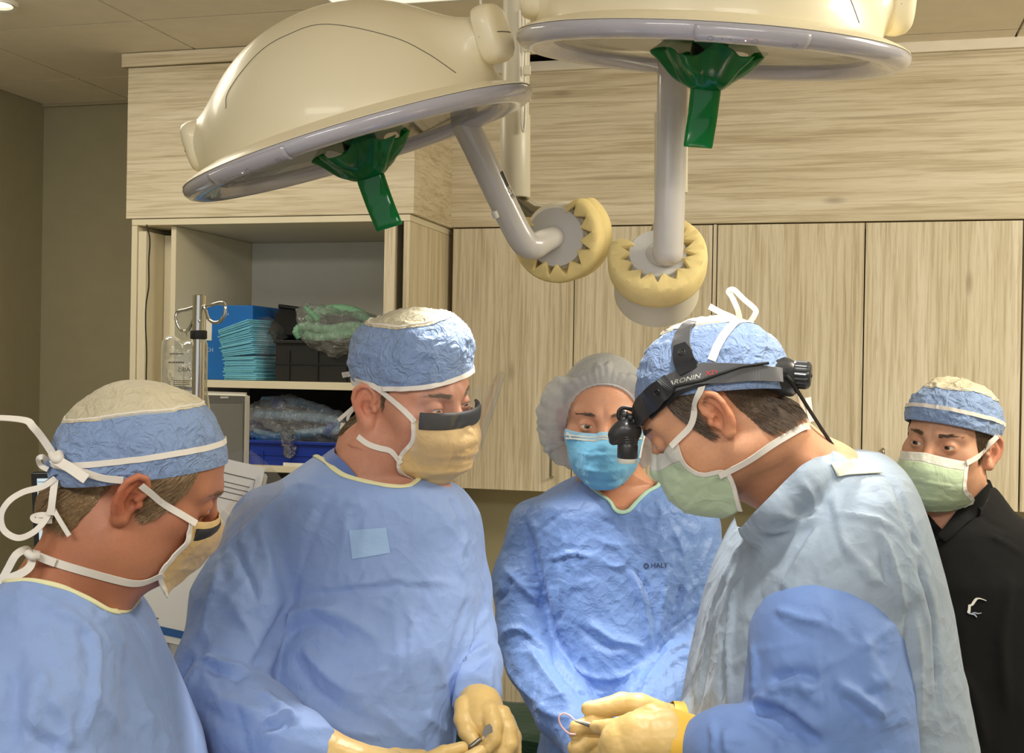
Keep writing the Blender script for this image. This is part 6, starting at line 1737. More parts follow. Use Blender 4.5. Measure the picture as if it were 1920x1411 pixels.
# bouffant cap: elastic round the face, thin film puffed out behind it
nph, nr_ = 180, 64; A_ = np.linspace(0, 2*np.pi, nph, endpoint=False)
ca, sa = np.cos(A_), np.sin(A_)
qn = (np.abs(ca)**2.3+np.abs(sa)**2.3)**(-1/2.3)
rim = np.stack([0.0665*sa*qn*(1-0.06*np.clip(-ca, 0, 1)), np.where(ca > 0, 0.034+0.040*ca, 0.034+0.085*ca), -0.004+0.081*ca*qn], 1)
rim = H3.clear(rim, 0.003)
out = np.stack([sa, 0*A_, ca], 1)
rows = []
for j in range(nr_):
    s = j/(nr_-1)
    cen = np.array([0, -0.118, 0.028])
    q = rim+(cen-rim)*(s**1.3)
    sidew = 0.040+0.026*sa**2+0.010*np.clip(-ca, 0, 1)-0.004*np.clip(ca, 0, 1)+0.012*vnoise(np.stack([sa*2.2, ca*2.2, 0*A_+s*2.5], 1), 7)
    q = q+out*(sidew*math.sin(np.pi*min(1, s**0.62))**0.75)[:, None]
    gat = 0.0030*np.sin(A_*38+3*np.sin(A_*3))*math.exp(-s*6)
    q = q+out*gat[:, None]
    m_ = min(1, s*6)
    q = q+out*((0.0055*ridge(q*np.array([30, 18, 30]), 4)+0.003*ridge(q*70, 8))*m_*min(1, (1-s)*8))[:, None]
    if s > 0.02: q = H3.clear(q, 0.0105)
    rows.append(q)
rows[-1] = np.repeat(rows[-1].mean(0)[None], nph, 0)
V = H3.w(np.array(rows).reshape(-1, 3)); f = grid_faces(nr_, nph, False, True)
bouf = mesh_obj('bouffant_cap', V, f, m_net, p3); M3.add(V, f)
V, f = tube_vf(H3.w(rim+np.stack([np.sin(A_), 0*A_, np.cos(A_)], 1)*0.001), 0.0017, 6, closed=True); mesh_obj('elastic_edge', V, f, m_net, bouf)
def hr3(l): return (l[:, 2] > 0.075-1.0*np.clip(0.066-l[:, 1], 0, 1)) & (l[:, 1] < 0.072) & (l[:, 2] > -0.02) & ((np.abs(l[:, 0]) < 0.068) | (l[:, 2] > 0.03))
hair_part(body3, V3_, Q3_, L3_, hr3, hairw, 'hair', lambda l: np.stack([0.3*np.sign(l[:, 0]), -np.ones(len(l)), 0.1+0*l[:, 0]], 1), H3, 0.0045, 3000, 0.03, 0.03, 8, 0.0004)
G3 = Loft([(884, 1100, 1235, 2.37, .05), (896, 1078, 1256, 2.365, .07), (915, 1036, 1290, 2.36, .09), (940, 1000, 1318, 2.35, .11), (980, 985, 1335, 2.35, .12), (1040, 1000, 1325, 2.34, .125), (1110, 1012, 1318, 2.33, .132), (1200, 1030, 1300, 2.32, .14), (1300, 1030, 1292, 2.31, .145), (1411, 1010, 1292, 2.3, .15), (1520, 1000, 1300, 2.3, .155)]+low_rows(2.3, 990, 1305, .165))
a3l = np.array([P(1002, 985, 2.35), P(984, 1090, 2.33), P(988, 1190, 2.30), P(1004, 1240, 2.27)]); a3m = np.array([P(1004, 1240, 2.27), P(1060, 1330, 2.17), P(1112, 1400, 2.09), P(1130, 1425, 2.07)])
a3r = np.array([P(1300, 988, 2.34), P(1302, 1090, 2.31), P(1296, 1170, 2.28), P(1286, 1220, 2.25)]); a3n = np.array([P(1286, 1220, 2.25), P(1220, 1320, 2.15), P(1165, 1395, 2.08), P(1150, 1420, 2.06)])
def g3(p):
    d = G3(p)
    d = smin(d, chain(p, a3l, [.050, .058, .056, .055], 0.02), 0.014)
    d = smin(d, chain(p, a3m, [.055, .050, .042, .038], 0.02), 0.012)
    d = smin(d, chain(p, a3r, [.049, .056, .055, .054], 0.02), 0.014)
    return smin(d, chain(p, a3n, [.054, .050, .042, .038], 0.02), 0.012)
cut3 = [(1084, 884), (1096, 903), (1118, 921), (1146, 941), (1150, 955), (1163, 965), (1176, 963), (1190, 945), (1214, 921), (1234, 912), (1242, 897), (1240, 850), (1084, 850)]
f3 = rand_folds(4, 90, [(1060, 930), (1240, 940), (1330, 980), (1310, 1200), (1200, 1380), (1030, 1380), (940, 1220), (960, 1000)], (60, 35), (25, 90), (3, 6), (2.0, 4.2))+[([(980, 965), (998, 1016), (1017, 1094), (1037, 1211)], 6, -8), ([(1037, 1205), (1044, 1243), (1075, 1285), (1107, 1315)], 8, -9), ([(995, 965), (1014, 1016), (1030, 1094), (1048, 1200)], 8, 5), ([(1017, 1047), (1045, 1044), (1076, 1036), (1119, 1047)], 5, 5), ([(1050, 1055), (1051, 1090), (1049, 1132)], 4, 4.5), ([(1119, 1047), (1150, 1062), (1173, 1056)], 6, 4),
      ([(1173, 1055), (1201, 1110), (1212, 1165), (1224, 1223)], 7, 8), ([(1185, 1060), (1215, 1110), (1226, 1170)], 6, -5), ([(1251, 1063), (1246, 1100), (1244, 1133), (1232, 1211)], 6, 7), ([(1283, 1080), (1265, 1150), (1228, 1223)], 8, -9), ([(1095, 1157), (1130, 1185), (1160, 1202), (1215, 1212)], 8, 6), ([(1085, 1175), (1120, 1205), (1160, 1222)], 8, -5), ([(1070, 1240), (1100, 1265), (1160, 1270), (1220, 1240)], 8, 6),
      ([(1322, 1133), (1280, 1165), (1251, 1192), (1228, 1231)], 7, -8), ([(1226, 1234), (1205, 1270), (1189, 1305)], 8, -8), ([(1290, 1198), (1250, 1230), (1200, 1290)], 9, 7), ([(1300, 1220), (1260, 1240), (1215, 1300)], 7, 5), ([(1320, 1080), (1290, 1110), (1280, 1150)], 7, 5), ([(1340, 1000), (1318, 1050), (1300, 1085)], 8, 4),
      ([(940, 1060), (975, 1095), (1010, 1130)], 9, 6), ([(934, 1190), (970, 1178), (1005, 1200), (1040, 1230)], 8, 7), ([(960, 1080), (950, 1110), (930, 1130)], 8, -5), ([(975, 1170), (992, 1190), (1000, 1182)], 4, 5), ([(940, 1240), (980, 1290), (1030, 1330)], 10, 5), ([(990, 1210), (1030, 1270), (1070, 1320)], 9, 6), ([(1000, 1320), (1040, 1340), (1080, 1345)], 8, 5),
      ([(1068, 950), (1040, 972), (1017, 989), (1002, 1008)], 4, -3, 1), ([(1235, 930), (1255, 960), (1290, 1010), (1300, 1040)], 4, -3, 1), ([(1228, 935), (1240, 960), (1228, 1000)], 5, 5), ([(1250, 1000), (1235, 1030), (1240, 1050)], 5, 5), ([(1262, 990), (1275, 1020), (1284, 1045)], 5, 4), ([(1110, 1000), (1140, 1020), (1180, 1022)], 8, 3)]
gown3, Vg, Qg = garment('gown', g3, np.array([-0.08, 1.98, -1.33]), np.array([0.44, 2.56, -0.16]), 0.0050, m_gownw, p3, f3, [(2.4, 7, 7, 5, 23), (1.6, 18, 18, 14, 33)], cut3, None, 1, M3, (m_bindgreen, 0.009))
bg3 = bvh_of(Vg, Qg)
m_navy = simple('navy_print', (34, 48, 82), 0.6)
decal_text('HALY', (1236, 1060), (13.0, -0.2), (0.2, -13.5), bg3, m_navy, gown3, 'printed_lettering', 0.0012)
cc = [(1211.5+4.2*math.cos(a), 1060.5-4.4*math.sin(a)) for a in np.linspace(0, 2*np.pi, 24)]
pts, nr = cast_path(bg3, cc, 1, 0.0012); V, f = tube_vf(pts[:-1], 0.0008, 6, closed=True); mesh_obj('printed_ring', V, f, m_navy, gown3)
tie_px(mk3, M3, [(1064, 810), (1068, 815), (1072, 822)], 0.0030, 0.0015, 'ear_loop')
tie_free(mk3, [P(1212, 806, 2.27), P(1205, 830, 2.25), P(1200, 858, 2.24)], 0.0030, (0, -1, 0.1), 'ear_loop')
plain_hand(p3, P(1128, 1424, 2.075), (0.6, -0.2, -0.75), (0.3, -1, 0), m_glove, 'glove'); plain_hand(p3, P(1150, 1420, 2.06), (-0.6, -0.2, -0.75), (0.3, 1, 0), m_glove, 'glove')
legs(p3, P(1150, 1400, 2.33), (0, -1, 0))

# =================================================================== 4. surgeon at the right, facing left, head bowed
p4 = person('person in pale blue gown bowing with headlight, pale green mask', (1336, 760), 1.65)
H4 = Head(P(1336, 760, 1.65), (-.763, .301, -.572), (-.60, .06, .80)); M4 = Multi()
T4 = Loft([(885, 1550, 1660, 1.74, .06), (915, 1500, 1680, 1.73, .12), (965, 1440, 1695, 1.73, .165), (1060, 1370, 1725, 1.72, .19)])
body4, V4_, Q4_, L4_ = person_body(p4, H4, [P(1455, 865, 1.68), P(1540, 915, 1.72), P(1570, 980, 1.73)], None, m_skins, lid=0.0024, cr=(0.095, 0.073), h=0.0021, beard=0.22, torso=lambda p: T4(p, 0.03), ruddy=0.65)
M4.add(V4_, Q4_)
eye(body4, H4, -1, (-0.02, 1, -0.35), m_iris); eye(body4, H4, 1, (0.05, 1, -0.35), m_iris)
brows(body4, V4_, Q4_, L4_, H4, hairs)
ROLL4 = 15
cap4 = cap(p4, H4, (0, -0.008, 0.006), 29, 0.084, 0.100, 0.109, 0.84, (m_cap, m_capnet), M4, trim=None, seed=14, noise=0.0028, box=2.6, roll=ROLL4)
hair_part(body4, V4_, Q4_, L4_, nape_region(-0.072, thin=0.009), hairs, 'hair', hair_dir, H4, 0.0022, 11000, 0.014, 0.25, 9, 0.00045, cover=H4.capbvh)
mk4, W4 = mask(p4, H4, [(.100, -.010), (.120, -.044), (.122, -.080), (.110, -.106), (.080, -.132)], [(.062, .050, -.012), (.065, .060, -.042), (.067, .050, -.062), (.071, .022, -.079), (.048, .043, -.131)], (m_maskg, m_maskw), M4, topband=0.16, seed=8, pleats=(0.40, 0.66), amp=0.0035, ew=0.0055)
# gown
G4 = Loft([(846, 1575, 1640, 1.745, .05), (858, 1552, 1664, 1.745, .085), (882, 1508, 1682, 1.74, .14), (915, 1462, 1694, 1.735, .175), (955, 1416, 1706, 1.73, .20), (1000, 1380, 1720, 1.725, .212), (1060, 1350, 1737, 1.72, .22), (1120, 1330, 1750, 1.72, .222), (1200, 1310, 1769, 1.72, .222), (1300, 1291, 1794, 1.72, .222), (1370, 1278, 1806, 1.72, .222), (1411, 1270, 1813, 1.72, .222), (1600, 1250, 1830, 1.72, .225)]+low_rows(1.72, 1235, 1845, .23))
a4f = np.array([P(1480, 1190, 1.90), P(1440, 1340, 1.92), P(1420, 1430, 1.88), P(1330, 1390, 1.74), P(1296, 1362, 1.70)])
a4c = np.array([P(1560, 880, 1.63), P(1500, 905, 1.585), P(1450, 950, 1.575), P(1412, 990, 1.60)])
def g4(p):
    d = smin(G4(p), chain(p, a4f, [.085, .07, .06, .045, .034], 0.02), 0.02)
    return smin(d, chain(p, a4c, [.022, .024, .024, .022], 0.02), 0.035)
cut4 = [(1384, 994), (1399, 978), (1412, 962), (1440, 934), (1470, 903), (1502, 872), (1530, 856), (1556, 852), (1566, 838), (1500, 790), (1360, 900)]
f4 = rand_folds(5, 60, [(1480, 900), (1660, 900), (1720, 1080), (1790, 1400), (1300, 1380), (1340, 1110), (1420, 980)], (65, 28), (50, 150), (3.5, 6.5), (1.6, 3.6))+[([(1547, 889), (1555, 961), (1566, 1000), (1579, 1042), (1583, 1080)], 3.2, -4, 1), ([(1556, 895), (1566, 961), (1580, 1010), (1592, 1042)], 6, 4), ([(1539, 978), (1512, 1025), (1490, 1067), (1458, 1115)], 6, 6), ([(1528, 975), (1500, 1020), (1476, 1060)], 7, -4), ([(1563, 961), (1600, 966), (1636, 974), (1689, 994)], 7, 6), ([(1640, 974), (1668, 1042), (1684, 1095), (1694, 1147)], 7, 7), ([(1652, 1000), (1660, 1060), (1664, 1100)], 6, -5), ([(1570, 1000), (1600, 1040), (1640, 1075), (1680, 1110)], 9, 4),
      ([(1392, 1080), (1376, 1130), (1369, 1184), (1367, 1346)], 7, 7), ([(1380, 1080), (1362, 1140), (1356, 1250), (1352, 1330)], 9, -6), ([(1400, 1010), (1370, 1060), (1340, 1130), (1320, 1210)], 10, 5), ([(1350, 1120), (1330, 1200), (1310, 1300), (1300, 1370)], 8, 5), ([(1334, 1190), (1318, 1290), (1300, 1350)], 7, -4), ([(1372, 1250), (1390, 1240), (1402, 1225)], 5, 3),
      ([(1717, 1030), (1738, 1110), (1749, 1164), (1756, 1260), (1757, 1366)], 7, -9), ([(1728, 1060), (1740, 1130), (1750, 1200), (1756, 1290), (1762, 1400)], 8, 4), ([(1706, 1120), (1702, 1200), (1700, 1320), (1698, 1411)], 9, -5), ([(1712, 1140), (1724, 1260), (1720, 1400)], 11, 5), ([(1730, 1270), (1705, 1276), (1690, 1270)], 5, 4),
      ([(1660, 880), (1690, 940), (1712, 1000), (1726, 1040)], 7, -6), ([(1500, 890), (1520, 930), (1530, 965)], 6, 3), ([(1480, 920), (1510, 950), (1550, 960)], 5, 3), ([(1450, 960), (1500, 975), (1545, 965)], 6, 3), ([(1430, 1000), (1480, 990), (1540, 970)], 8, 3), ([(1610, 1060), (1630, 1085), (1650, 1092)], 6, 4), ([(1480, 1060), (1450, 1090), (1432, 1120)], 6, 4), ([(1560, 1040), (1540, 1070), (1536, 1095)], 6, 3)]
gown4, Vg, Qg = garment('gown', g4, np.array([0.16, 1.40, -1.34]), np.array([0.72, 2.06, -0.09]), 0.0052, m_gowns, p4, f4, [(2.2, 6, 6, 4, 24), (1.3, 15, 15, 11, 34)], cut4, None, 1, M4, None)
# near sleeve, its own bluer cloth
a4 = np.array([P(1552, 1206, 1.565), P(1554, 1320, 1.545), P(1574, 1440, 1.53), P(1584, 1490, 1.52)])
a4n = np.array([P(1584, 1490, 1.52), P(1480, 1442, 1.50), P(1400, 1418, 1.515), P(1356, 1404, 1.54), P(1338, 1402, 1.55)])
def g4s(p):
    d = chain(p, a4, [.099, .097, .088, .082], 0.03)
    e = chain(p, a4n, [.080, .066, .058, .046, .038], 0.02)
    d = smin(d, e, 0.010)
    return smin(d, rcone(p, P(1552, 1200, 1.60), P(1560, 1240, 1.72), .085, .07), 0.02)
f4s = rand_folds(6, 34, [(1430, 1150), (1660, 1150), (1690, 1400), (1420, 1400)], (60, 35), (40, 120), (4, 7), (1.8, 4))+[([(1571, 1106), (1568, 1150), (1563, 1204), (1555, 1261), (1555, 1406)], 3.0, -3.5, 1), ([(1564, 1110), (1558, 1204), (1548, 1261)], 6, 3), ([(1442, 1281), (1470, 1266), (1503, 1261), (1550, 1276)], 10, -8), ([(1438, 1300), (1480, 1284), (1540, 1296)], 9, 6), ([(1559, 1277), (1610, 1306), (1664, 1350)], 10, 8), ([(1570, 1300), (1610, 1330), (1640, 1365)], 9, -5), ([(1405, 1322), (1432, 1330), (1460, 1332), (1500, 1362), (1550, 1400)], 10, -14), ([(1405, 1306), (1450, 1312), (1500, 1340), (1552, 1380)], 12, 8),
       ([(1448, 1140), (1480, 1150), (1510, 1160), (1555, 1166)], 6, 5), ([(1410, 1200), (1416, 1260), (1412, 1300)], 9, 5), ([(1500, 1270), (1520, 1310), (1554, 1316)], 8, 4), ([(1620, 1180), (1630, 1260), (1640, 1300)], 14, 4), ([(1360, 1360), (1362, 1400), (1372, 1411)], 7, 6), ([(1330, 1350), (1340, 1385), (1332, 1411)], 6, 5), ([(1400, 1350), (1440, 1372), (1480, 1411)], 9, 6), ([(1350, 1390), (1390, 1388), (1400, 1392)], 5, 4)]
slv, Vs, Qs = garment('sleeve', g4s, np.array([0.13, 1.36, -0.62]), np.array([0.58, 1.80, -0.13]), 0.0048, m_gown2, gown4, f4s, [(2.0, 7, 7, 5, 25), (1.2, 17, 17, 13, 35)], None, None, 1, M4)
# pale collar facing at the nape and ties
bg4 = bvh_of(Vg, Qg)
def patch(name, poly, bvh, mat, parent, off, n=20, wob=0.0015, th=0.0015):
    c = np.array(poly, float)
    V = decal_grid(name, c, bvh, mat, parent, off, n)
    V.modifiers.new('thickness', 'SOLIDIFY').thickness = th
    return V
m_facing = simple('cream_collar_facing', (226, 220, 200), 0.6, var=0.03)
patch('collar_facing', [(1556, 870), (1602, 862), (1654, 889), (1568, 893)], bg4, m_facing, gown4, 0.002)
tie_px(mk4, M4, [(1322, 702), (1314, 735), (1303, 770), (1294, 800), tuple(px_of(W4[1:2, 1])[0])], 0.0082, 0.0052, 'tie')
tie_px(mk4, M4, [tuple(px_of(W4[38:39, 1])[0]), (1400, 862), (1440, 836), (1475, 815), (1500, 801), (1512, 800)], 0.0088, 0.0045, 'tie')
tie_px(cap4, M4, [(1334, 676), (1345, 650), (1358, 628), (1372, 612), (1384, 603)], 0.0110, 0.0022, 'tie')
dt = 1.66
tie_free(cap4, [P(1388, 606, dt), P(1376, 596, dt-.01), P(1352, 586, dt-.02), P(1330, 574, dt-.02)], 0.0088, (0.1, -1, 0.4), 'tie')
tie_free(cap4, [P(1388, 604, dt), P(1383, 580, dt-.01), P(1372, 556, dt-.01), P(1366, 546, dt-.01), P(1376, 543, dt-.01), P(1394, 560, dt-.01), P(1416, 580, dt-.01), P(1414, 592, dt-.01), P(1404, 606, dt)], 0.0072, [(-.3, -1, .2)]*9, 'tie')
tie_free(cap4, [P(1384, 603, dt), P(1396, 606, dt-.01), P(1408, 610, dt)], 0.008, (0, -1, .4), 'tie')
tie_free(mk4, [P(1462, 728, dt+.02), P(1472, 748, dt+.01), P(1484, 766, dt+.01)], 0.0095, (-.3, -1, .2), 'tie')
tie_free(mk4, [P(1510, 800, dt+.03), P(1530, 818, dt+.04), P(1545, 826, dt+.04), P(1552, 830, dt+.04), P(1545, 836, dt+.04), P(1530, 828, dt+.04)], 0.0062, (0, -1, .3), 'tie')
tie_free(mk4, [P(1500, 742, dt+.04), P(1506, 770, dt+.05), P(1518, 800, dt+.05), P(1540, 826, dt+.05)], 0.006, (0.3, -1, .2), 'tie')
tie_free(mk4, [P(1515, 745, dt+.05), P(1518, 770, dt+.05), P(1522, 790, dt+.05)], 0.010, (0.5, -1, .2), 'tie')
tie_free(mk4, [P(1508, 798, dt+.03), P(1524, 822, dt+.05), P(1546, 848, dt+.06), P(1556, 856, dt+.07)], 0.005, (0.3, -1, .2), 'tie')
# hands: far hand thumb up, near hand in front
hand_mesh('glove', [[(1275, 1362, 1.69, .029), (1235, 1360, 1.685, .031), (1190, 1374, 1.68, .030)], [(1190, 1374, 1.68, .030), (1165, 1395, 1.685, .026), (1150, 1420, 1.69, .024)],
          [(1232, 1340, 1.675, .020), (1200, 1324, 1.665, .0175), (1166, 1319, 1.66, .0150), (1134, 1326, 1.655, .0128), (1104, 1328, 1.65, .0100)],
          [(1178, 1368, 1.67, .0150), (1140, 1362, 1.655, .0125), (1108, 1357, 1.645, .0115), (1082, 1364, 1.64, .0100), (1080, 1376, 1.642, .0092)],
          [(1170, 1388, 1.675, .0150), (1130, 1386, 1.655, .0125), (1098, 1390, 1.645, .0118), (1080, 1402, 1.642, .0105), (1092, 1408, 1.645, .0095)],
          [(1165, 1402, 1.68, .0140), (1138, 1400, 1.66, .0118), (1114, 1404, 1.65, .0110), (1104, 1414, 1.65, .0095)]], p4, m_glove, k_out=0.0025)
hand_mesh('glove', [[(1296, 1394, 1.575, .033), (1250, 1386, 1.57, .037), (1196, 1388, 1.565, .036)], [(1196, 1388, 1.565, .036), (1168, 1396, 1.565, .030), (1160, 1420, 1.565, .028)],
          [(1240, 1352, 1.575, .018), (1222, 1340, 1.58, .014), (1200, 1348, 1.59, .0135)],
          [(1200, 1366, 1.57, .0165), (1165, 1362, 1.575, .0125), (1138, 1364, 1.585, .0105), (1118, 1362, 1.60, .0088)],
          [(1180, 1388, 1.56, .0165), (1148, 1388, 1.565, .0125), (1136, 1410, 1.57, .0112), (1146, 1432, 1.58, .010)],
          [(1180, 1410, 1.56, .0155), (1150, 1416, 1.565, .012), (1142, 1440, 1.57, .0105)]], p4, m_glove)
V, f = tube_vf([P(1250, 1389, 1.572), P(1256, 1390, 1.572), P(1290, 1397, 1.575), P(1320, 1402, 1.578)], [.0412, .0418, .0395, .036], 32, caps=False)
mesh_obj('under_glove_cuff', V, f, m_glove2, p4, label='deeper yellow under glove cuff')
V, f = tube_vf([P(1256, 1360, 1.69), P(1262, 1361, 1.69), P(1300, 1364, 1.70)], [.0335, .0342, .034], 32, caps=False)
mesh_obj('under_glove_cuff', V, f, m_glove2, p4, label='deeper yellow under glove cuff')
legs(p4, P(1560, 1400, 1.73), (-1, 0.1, 0))
# ------------------------------------------------------------------ headlight worn by the surgeon
hl = thing('surgical_headlight', 'black surgical headlight with band, strap and cable on the bowed head', 'headlight', c2w(H4.o))
m_rub = simple('headlight_rubber', (46, 46, 48), 0.32, var=0.05, spec=0.6)
m_ruba = simple('headlight_band_grey', (92, 92, 94), 0.30, var=0.04, spec=0.6)
m_velc = simple('black_velcro', (24, 24, 26), 0.85, bump=0.8, bscale=900)
def band_px(name, path, w, off, th, mat, n=8, taper=None, parent=hl, wid=None):
    pts, nr = cast_path(M4.bvh(), path, n, off)
    for _ in range(8):
        pts[1:-1] = 0.5*pts[1:-1]+0.25*(pts[2:]+pts[:-2]); nr[1:-1] = 0.5*nr[1:-1]+0.25*(nr[2:]+nr[:-2])
    ww = np.interp(np.linspace(0, 1, len(pts)), np.linspace(0, 1, len(wid)), wid) if wid is not None else w
    V, f = ribbon_vf(pts, ww, th, nr)
    o = mesh_obj(name, V, f, mat, parent, smooth=False)
    b = o.modifiers.new('bevel', 'BEVEL'); b.width = 0.0006; b.segments = 2
    return o, pts, nr, V, f
hb4, bp, bn, bV, bF = band_px('headband', [(1228, 748), (1255, 722), (1285, 708), (1320, 700), (1360, 699), (1400, 698), (1440, 702), (1462, 706)], 0.026, 0.006, 0.0022, m_ruba, wid=[.022, .024, .026, .027, .026, .022, .020, .020])
ML = Multi(); ML.add(bV, bF); mb = ML.bvh()
pad, pp, pn_, _, _ = band_px('forehead_pad', [(1204, 782), (1215, 762), (1232, 742), (1250, 726), (1262, 717)], 0.027, 0.010, 0.0045, m_rub, wid=[.026, .030, .030, .027, .022])
lowp, _, _, _, _ = band_px('band_lower', [(1222, 776), (1240, 754), (1268, 734), (1300, 722), (1330, 716)], 0.012, 0.005, 0.003, m_dark, wid=[.016, .018, .013, .008, .004])
st_, sp_, sn_, sV, sF = band_px('top_strap', [(1284, 668), (1279, 650), (1280, 634), (1286, 620), (1294, 610), (1300, 606)], 0.024, 0.004, 0.0016, m_ruba, wid=[.024, .024, .023, .022, .020])
vel, vp_, vn_, _, _ = band_px('velcro_tab', [(1278, 652), (1282, 668), (1288, 684), (1294, 698)], 0.026, 0.008, 0.0035, m_velc, wid=[.016, .024, .027, .028, .028])
def eyelet(c, n, r, parent):
    n = unit(n); xa = unit(np.cross(n, [0, 0, 1.0])); ya = np.cross(n, xa)
    cc = np.array([c+r*(math.cos(a)*xa+math.sin(a)*ya) for a in np.linspace(0, 2*np.pi, 20, endpoint=False)])
    V, f = tube_vf(cc, r*0.16, 6, closed=True); mesh_obj('eyelet', V, f, m_rub, parent)
    V, f = lathe_vf([(0, 0.0006), (r*0.6, 0.0005), (r*0.7, -0.0005)], 16, n, c); mesh_obj('eyelet_centre', V, f, m_blackr, parent)
k = int(len(vp_)*0.34); eyelet(vp_[k]+vn_[k]*0.0024, vn_[k], 0.0040, vel)
k = int(len(pp)*0.62); eyelet(pp[k]+pn_[k]*0.003, pn_[k], 0.0042, pad)
decal_text('ARONIN', (1284, 711.5), (15.5, -3.9), (3.0, -13.0), mb, m_maskw, hb4, 'lettering', 0.0006)
decal_text('_', (1286, 693), (10, -2.6), (2.0, -8.0), mb, m_maskw, hb4, 'lettering', 0.0006)
m_red = simple('red_lettering', (214, 62, 48), 0.5)
decal_text('XD', (1334, 699), (16, -1.6), (1.5, -13.0), mb, m_red, hb4, 'lettering', 0.0006)
# rear housing and knob
rp = P(1455, 706, 1.60)
def rear(p):
    d = chain(p, np.array([P(1432, 690, 1.585), P(1468, 698, 1.60), P(1480, 700, 1.61)]), [.013, .018, .016], 0.01)
    d = smin(d, chain(p, np.array([P(1440, 712, 1.59), P(1470, 718, 1.60), P(1482, 728, 1.605)]), [.012, .015, .010], 0.01), 0.012)
    return smax(d, -(p[:, 1]-(1.575+0.25*(p[:, 0]-rp[0]))), 0.003)
V, Q = nets(rear, rp-0.06, rp+0.06, 0.002); rh = mesh_obj('rear_housing', V, Q, m_rub, hl)
eyelet(P(1450, 694, 1.571), (-.2, -1, .2), 0.0042, rh); eyelet(P(1474, 695, 1.577), (.1, -1, .2), 0.003, rh)
q, nn_ = cast_path(M4.bvh(), [(1420, 680), (1436, 676), (1450, 676)], 4, 0.003)
ax = unit([0.93, -0.30, -0.08]); kc = P(1483, 701, 1.60); prof = [(0, 0.026), (0.013, 0.026), (0.0165, 0.024), (0.0185, 0.020), (0.0185, 0.006), (0.017, 0.003), (0.012, 0.001), (0.012, -0.004)]
V, f = lathe_vf(prof, 72, ax, kc)
r_ = (V-kc); h_ = r_@ax; rad = r_-h_[:, None]*ax; rl = np.linalg.norm(rad, axis=1); ii = np.arange(len(V))//len(prof)
V = V+rad*((rl > 0.0175)*(ii % 4 < 2)*(-0.055))[:, None]
kn = mesh_obj('knob', V, f, m_rub, hl, smooth=False)
V, f = lathe_vf([(0, 0.0275), (0.0025, 0.027), (0.003, 0.0255)], 12, ax, kc); mesh_obj('screw', V, f, m_blackr, kn)
# cables
pc_, nc_ = cast_path(M4.bvh(), [(1250, 727), (1270, 722), (1300, 716), (1330, 707), (1352, 699), (1380, 692), (1410, 685), (1434, 684)], 6, 0.0095)
for _ in range(10): pc_[1:-1] = 0.5*pc_[1:-1]+0.25*(pc_[2:]+pc_[:-2])
V, f = tube_vf(pc_, 0.0019, 8); mesh_obj('cable', V, f, m_blackr, hl)
V, f = tube_vf(catmull([P(1474, 704, 1.575), P(1486, 718, 1.578), P(1500, 740, 1.60), P(1522, 775, 1.63), P(1548, 815, 1.66), P(1570, 845, 1.69), P(1590, 862, 1.73), P(1620, 900, 1.80)], 8), 0.0026, 8); mesh_obj('cable', V, f, m_blackr, hl)
# lamp head on its ratchet joint
hp = 1.655
def LP_(x, y, d=0.0): return P(x, y, hp+d)
V, f = tube_vf(catmull([LP_(1202, 778, .01), LP_(1185, 768), LP_(1170, 764), LP_(1161, 770), LP_(1160, 782), LP_(1165, 790)], 6), 0.0028, 8); mesh_obj('joint_wire', V, f, m_blackr, hl)
for x, y, r in ((1171, 776, .0052), (1182, 782, .0050), (1169, 786, .0046), (1190, 789, .0048), (1175, 790, .0042), (1200, 792, .0045)):
    V, f = lathe_vf([(0, .005), (r*0.6, .005), (r, .003), (r, -.003), (r*0.6, -.005), (0, -.005)], 18, unit((-.3, -1, .2)), LP_(x, y, -.004)); mesh_obj('ratchet_joint', V, f, m_rub, hl)
def lh(p):
    d = chain(p, np.array([LP_(1160, 812), LP_(1172, 806), LP_(1186, 808)]), [.0125, .0145, .0125], 0.008)
    d = smin(d, rcone(p, LP_(1178, 812), LP_(1178, 836), .0145, .0125), 0.004)
    d = smin(d, rcone(p, LP_(1152, 818), LP_(1150, 826), .0085, .006), 0.006)
    return d
V, Q = nets(lh, LP_(1168, 815)-0.04, LP_(1168, 815)+0.04, 0.0014); lhd = mesh_obj('lamp_head', V, Q, m_rub, hl)
for x0 in (1176, 1192):
    for j in range(9):
        y = 797+j*4.4; w = 7.5 if x0 == 1176 else 5
        V, f = tube_vf([LP_(x0-w/2, y+0.6, -.0145+(.003 if x0 > 1180 else 0)), LP_(x0+w/2, y, -.0140+(.006 if x0 > 1180 else 0))], 0.00075, 6); mesh_obj('cooling_rib', V, f, m_ruba, lhd)
ax = unit((-0.02, 0.10, -1)); b0 = LP_(1177, 836)
V, f = lathe_vf([(0.0125, -0.004), (0.0140, 0.0), (0.0140, 0.015), (0.0132, 0.016), (0.012, 0.0162)], 40, ax, b0); br = mesh_obj('barrel', V, f, m_rub, hl)
V, f = lathe_vf([(0.0120, 0.0155), (0.0137, 0.016), (0.0137, 0.0215), (0.0130, 0.0222), (0.0, 0.0205)], 40, ax, b0); mesh_obj('front_ring', V, f, m_maskw, br)
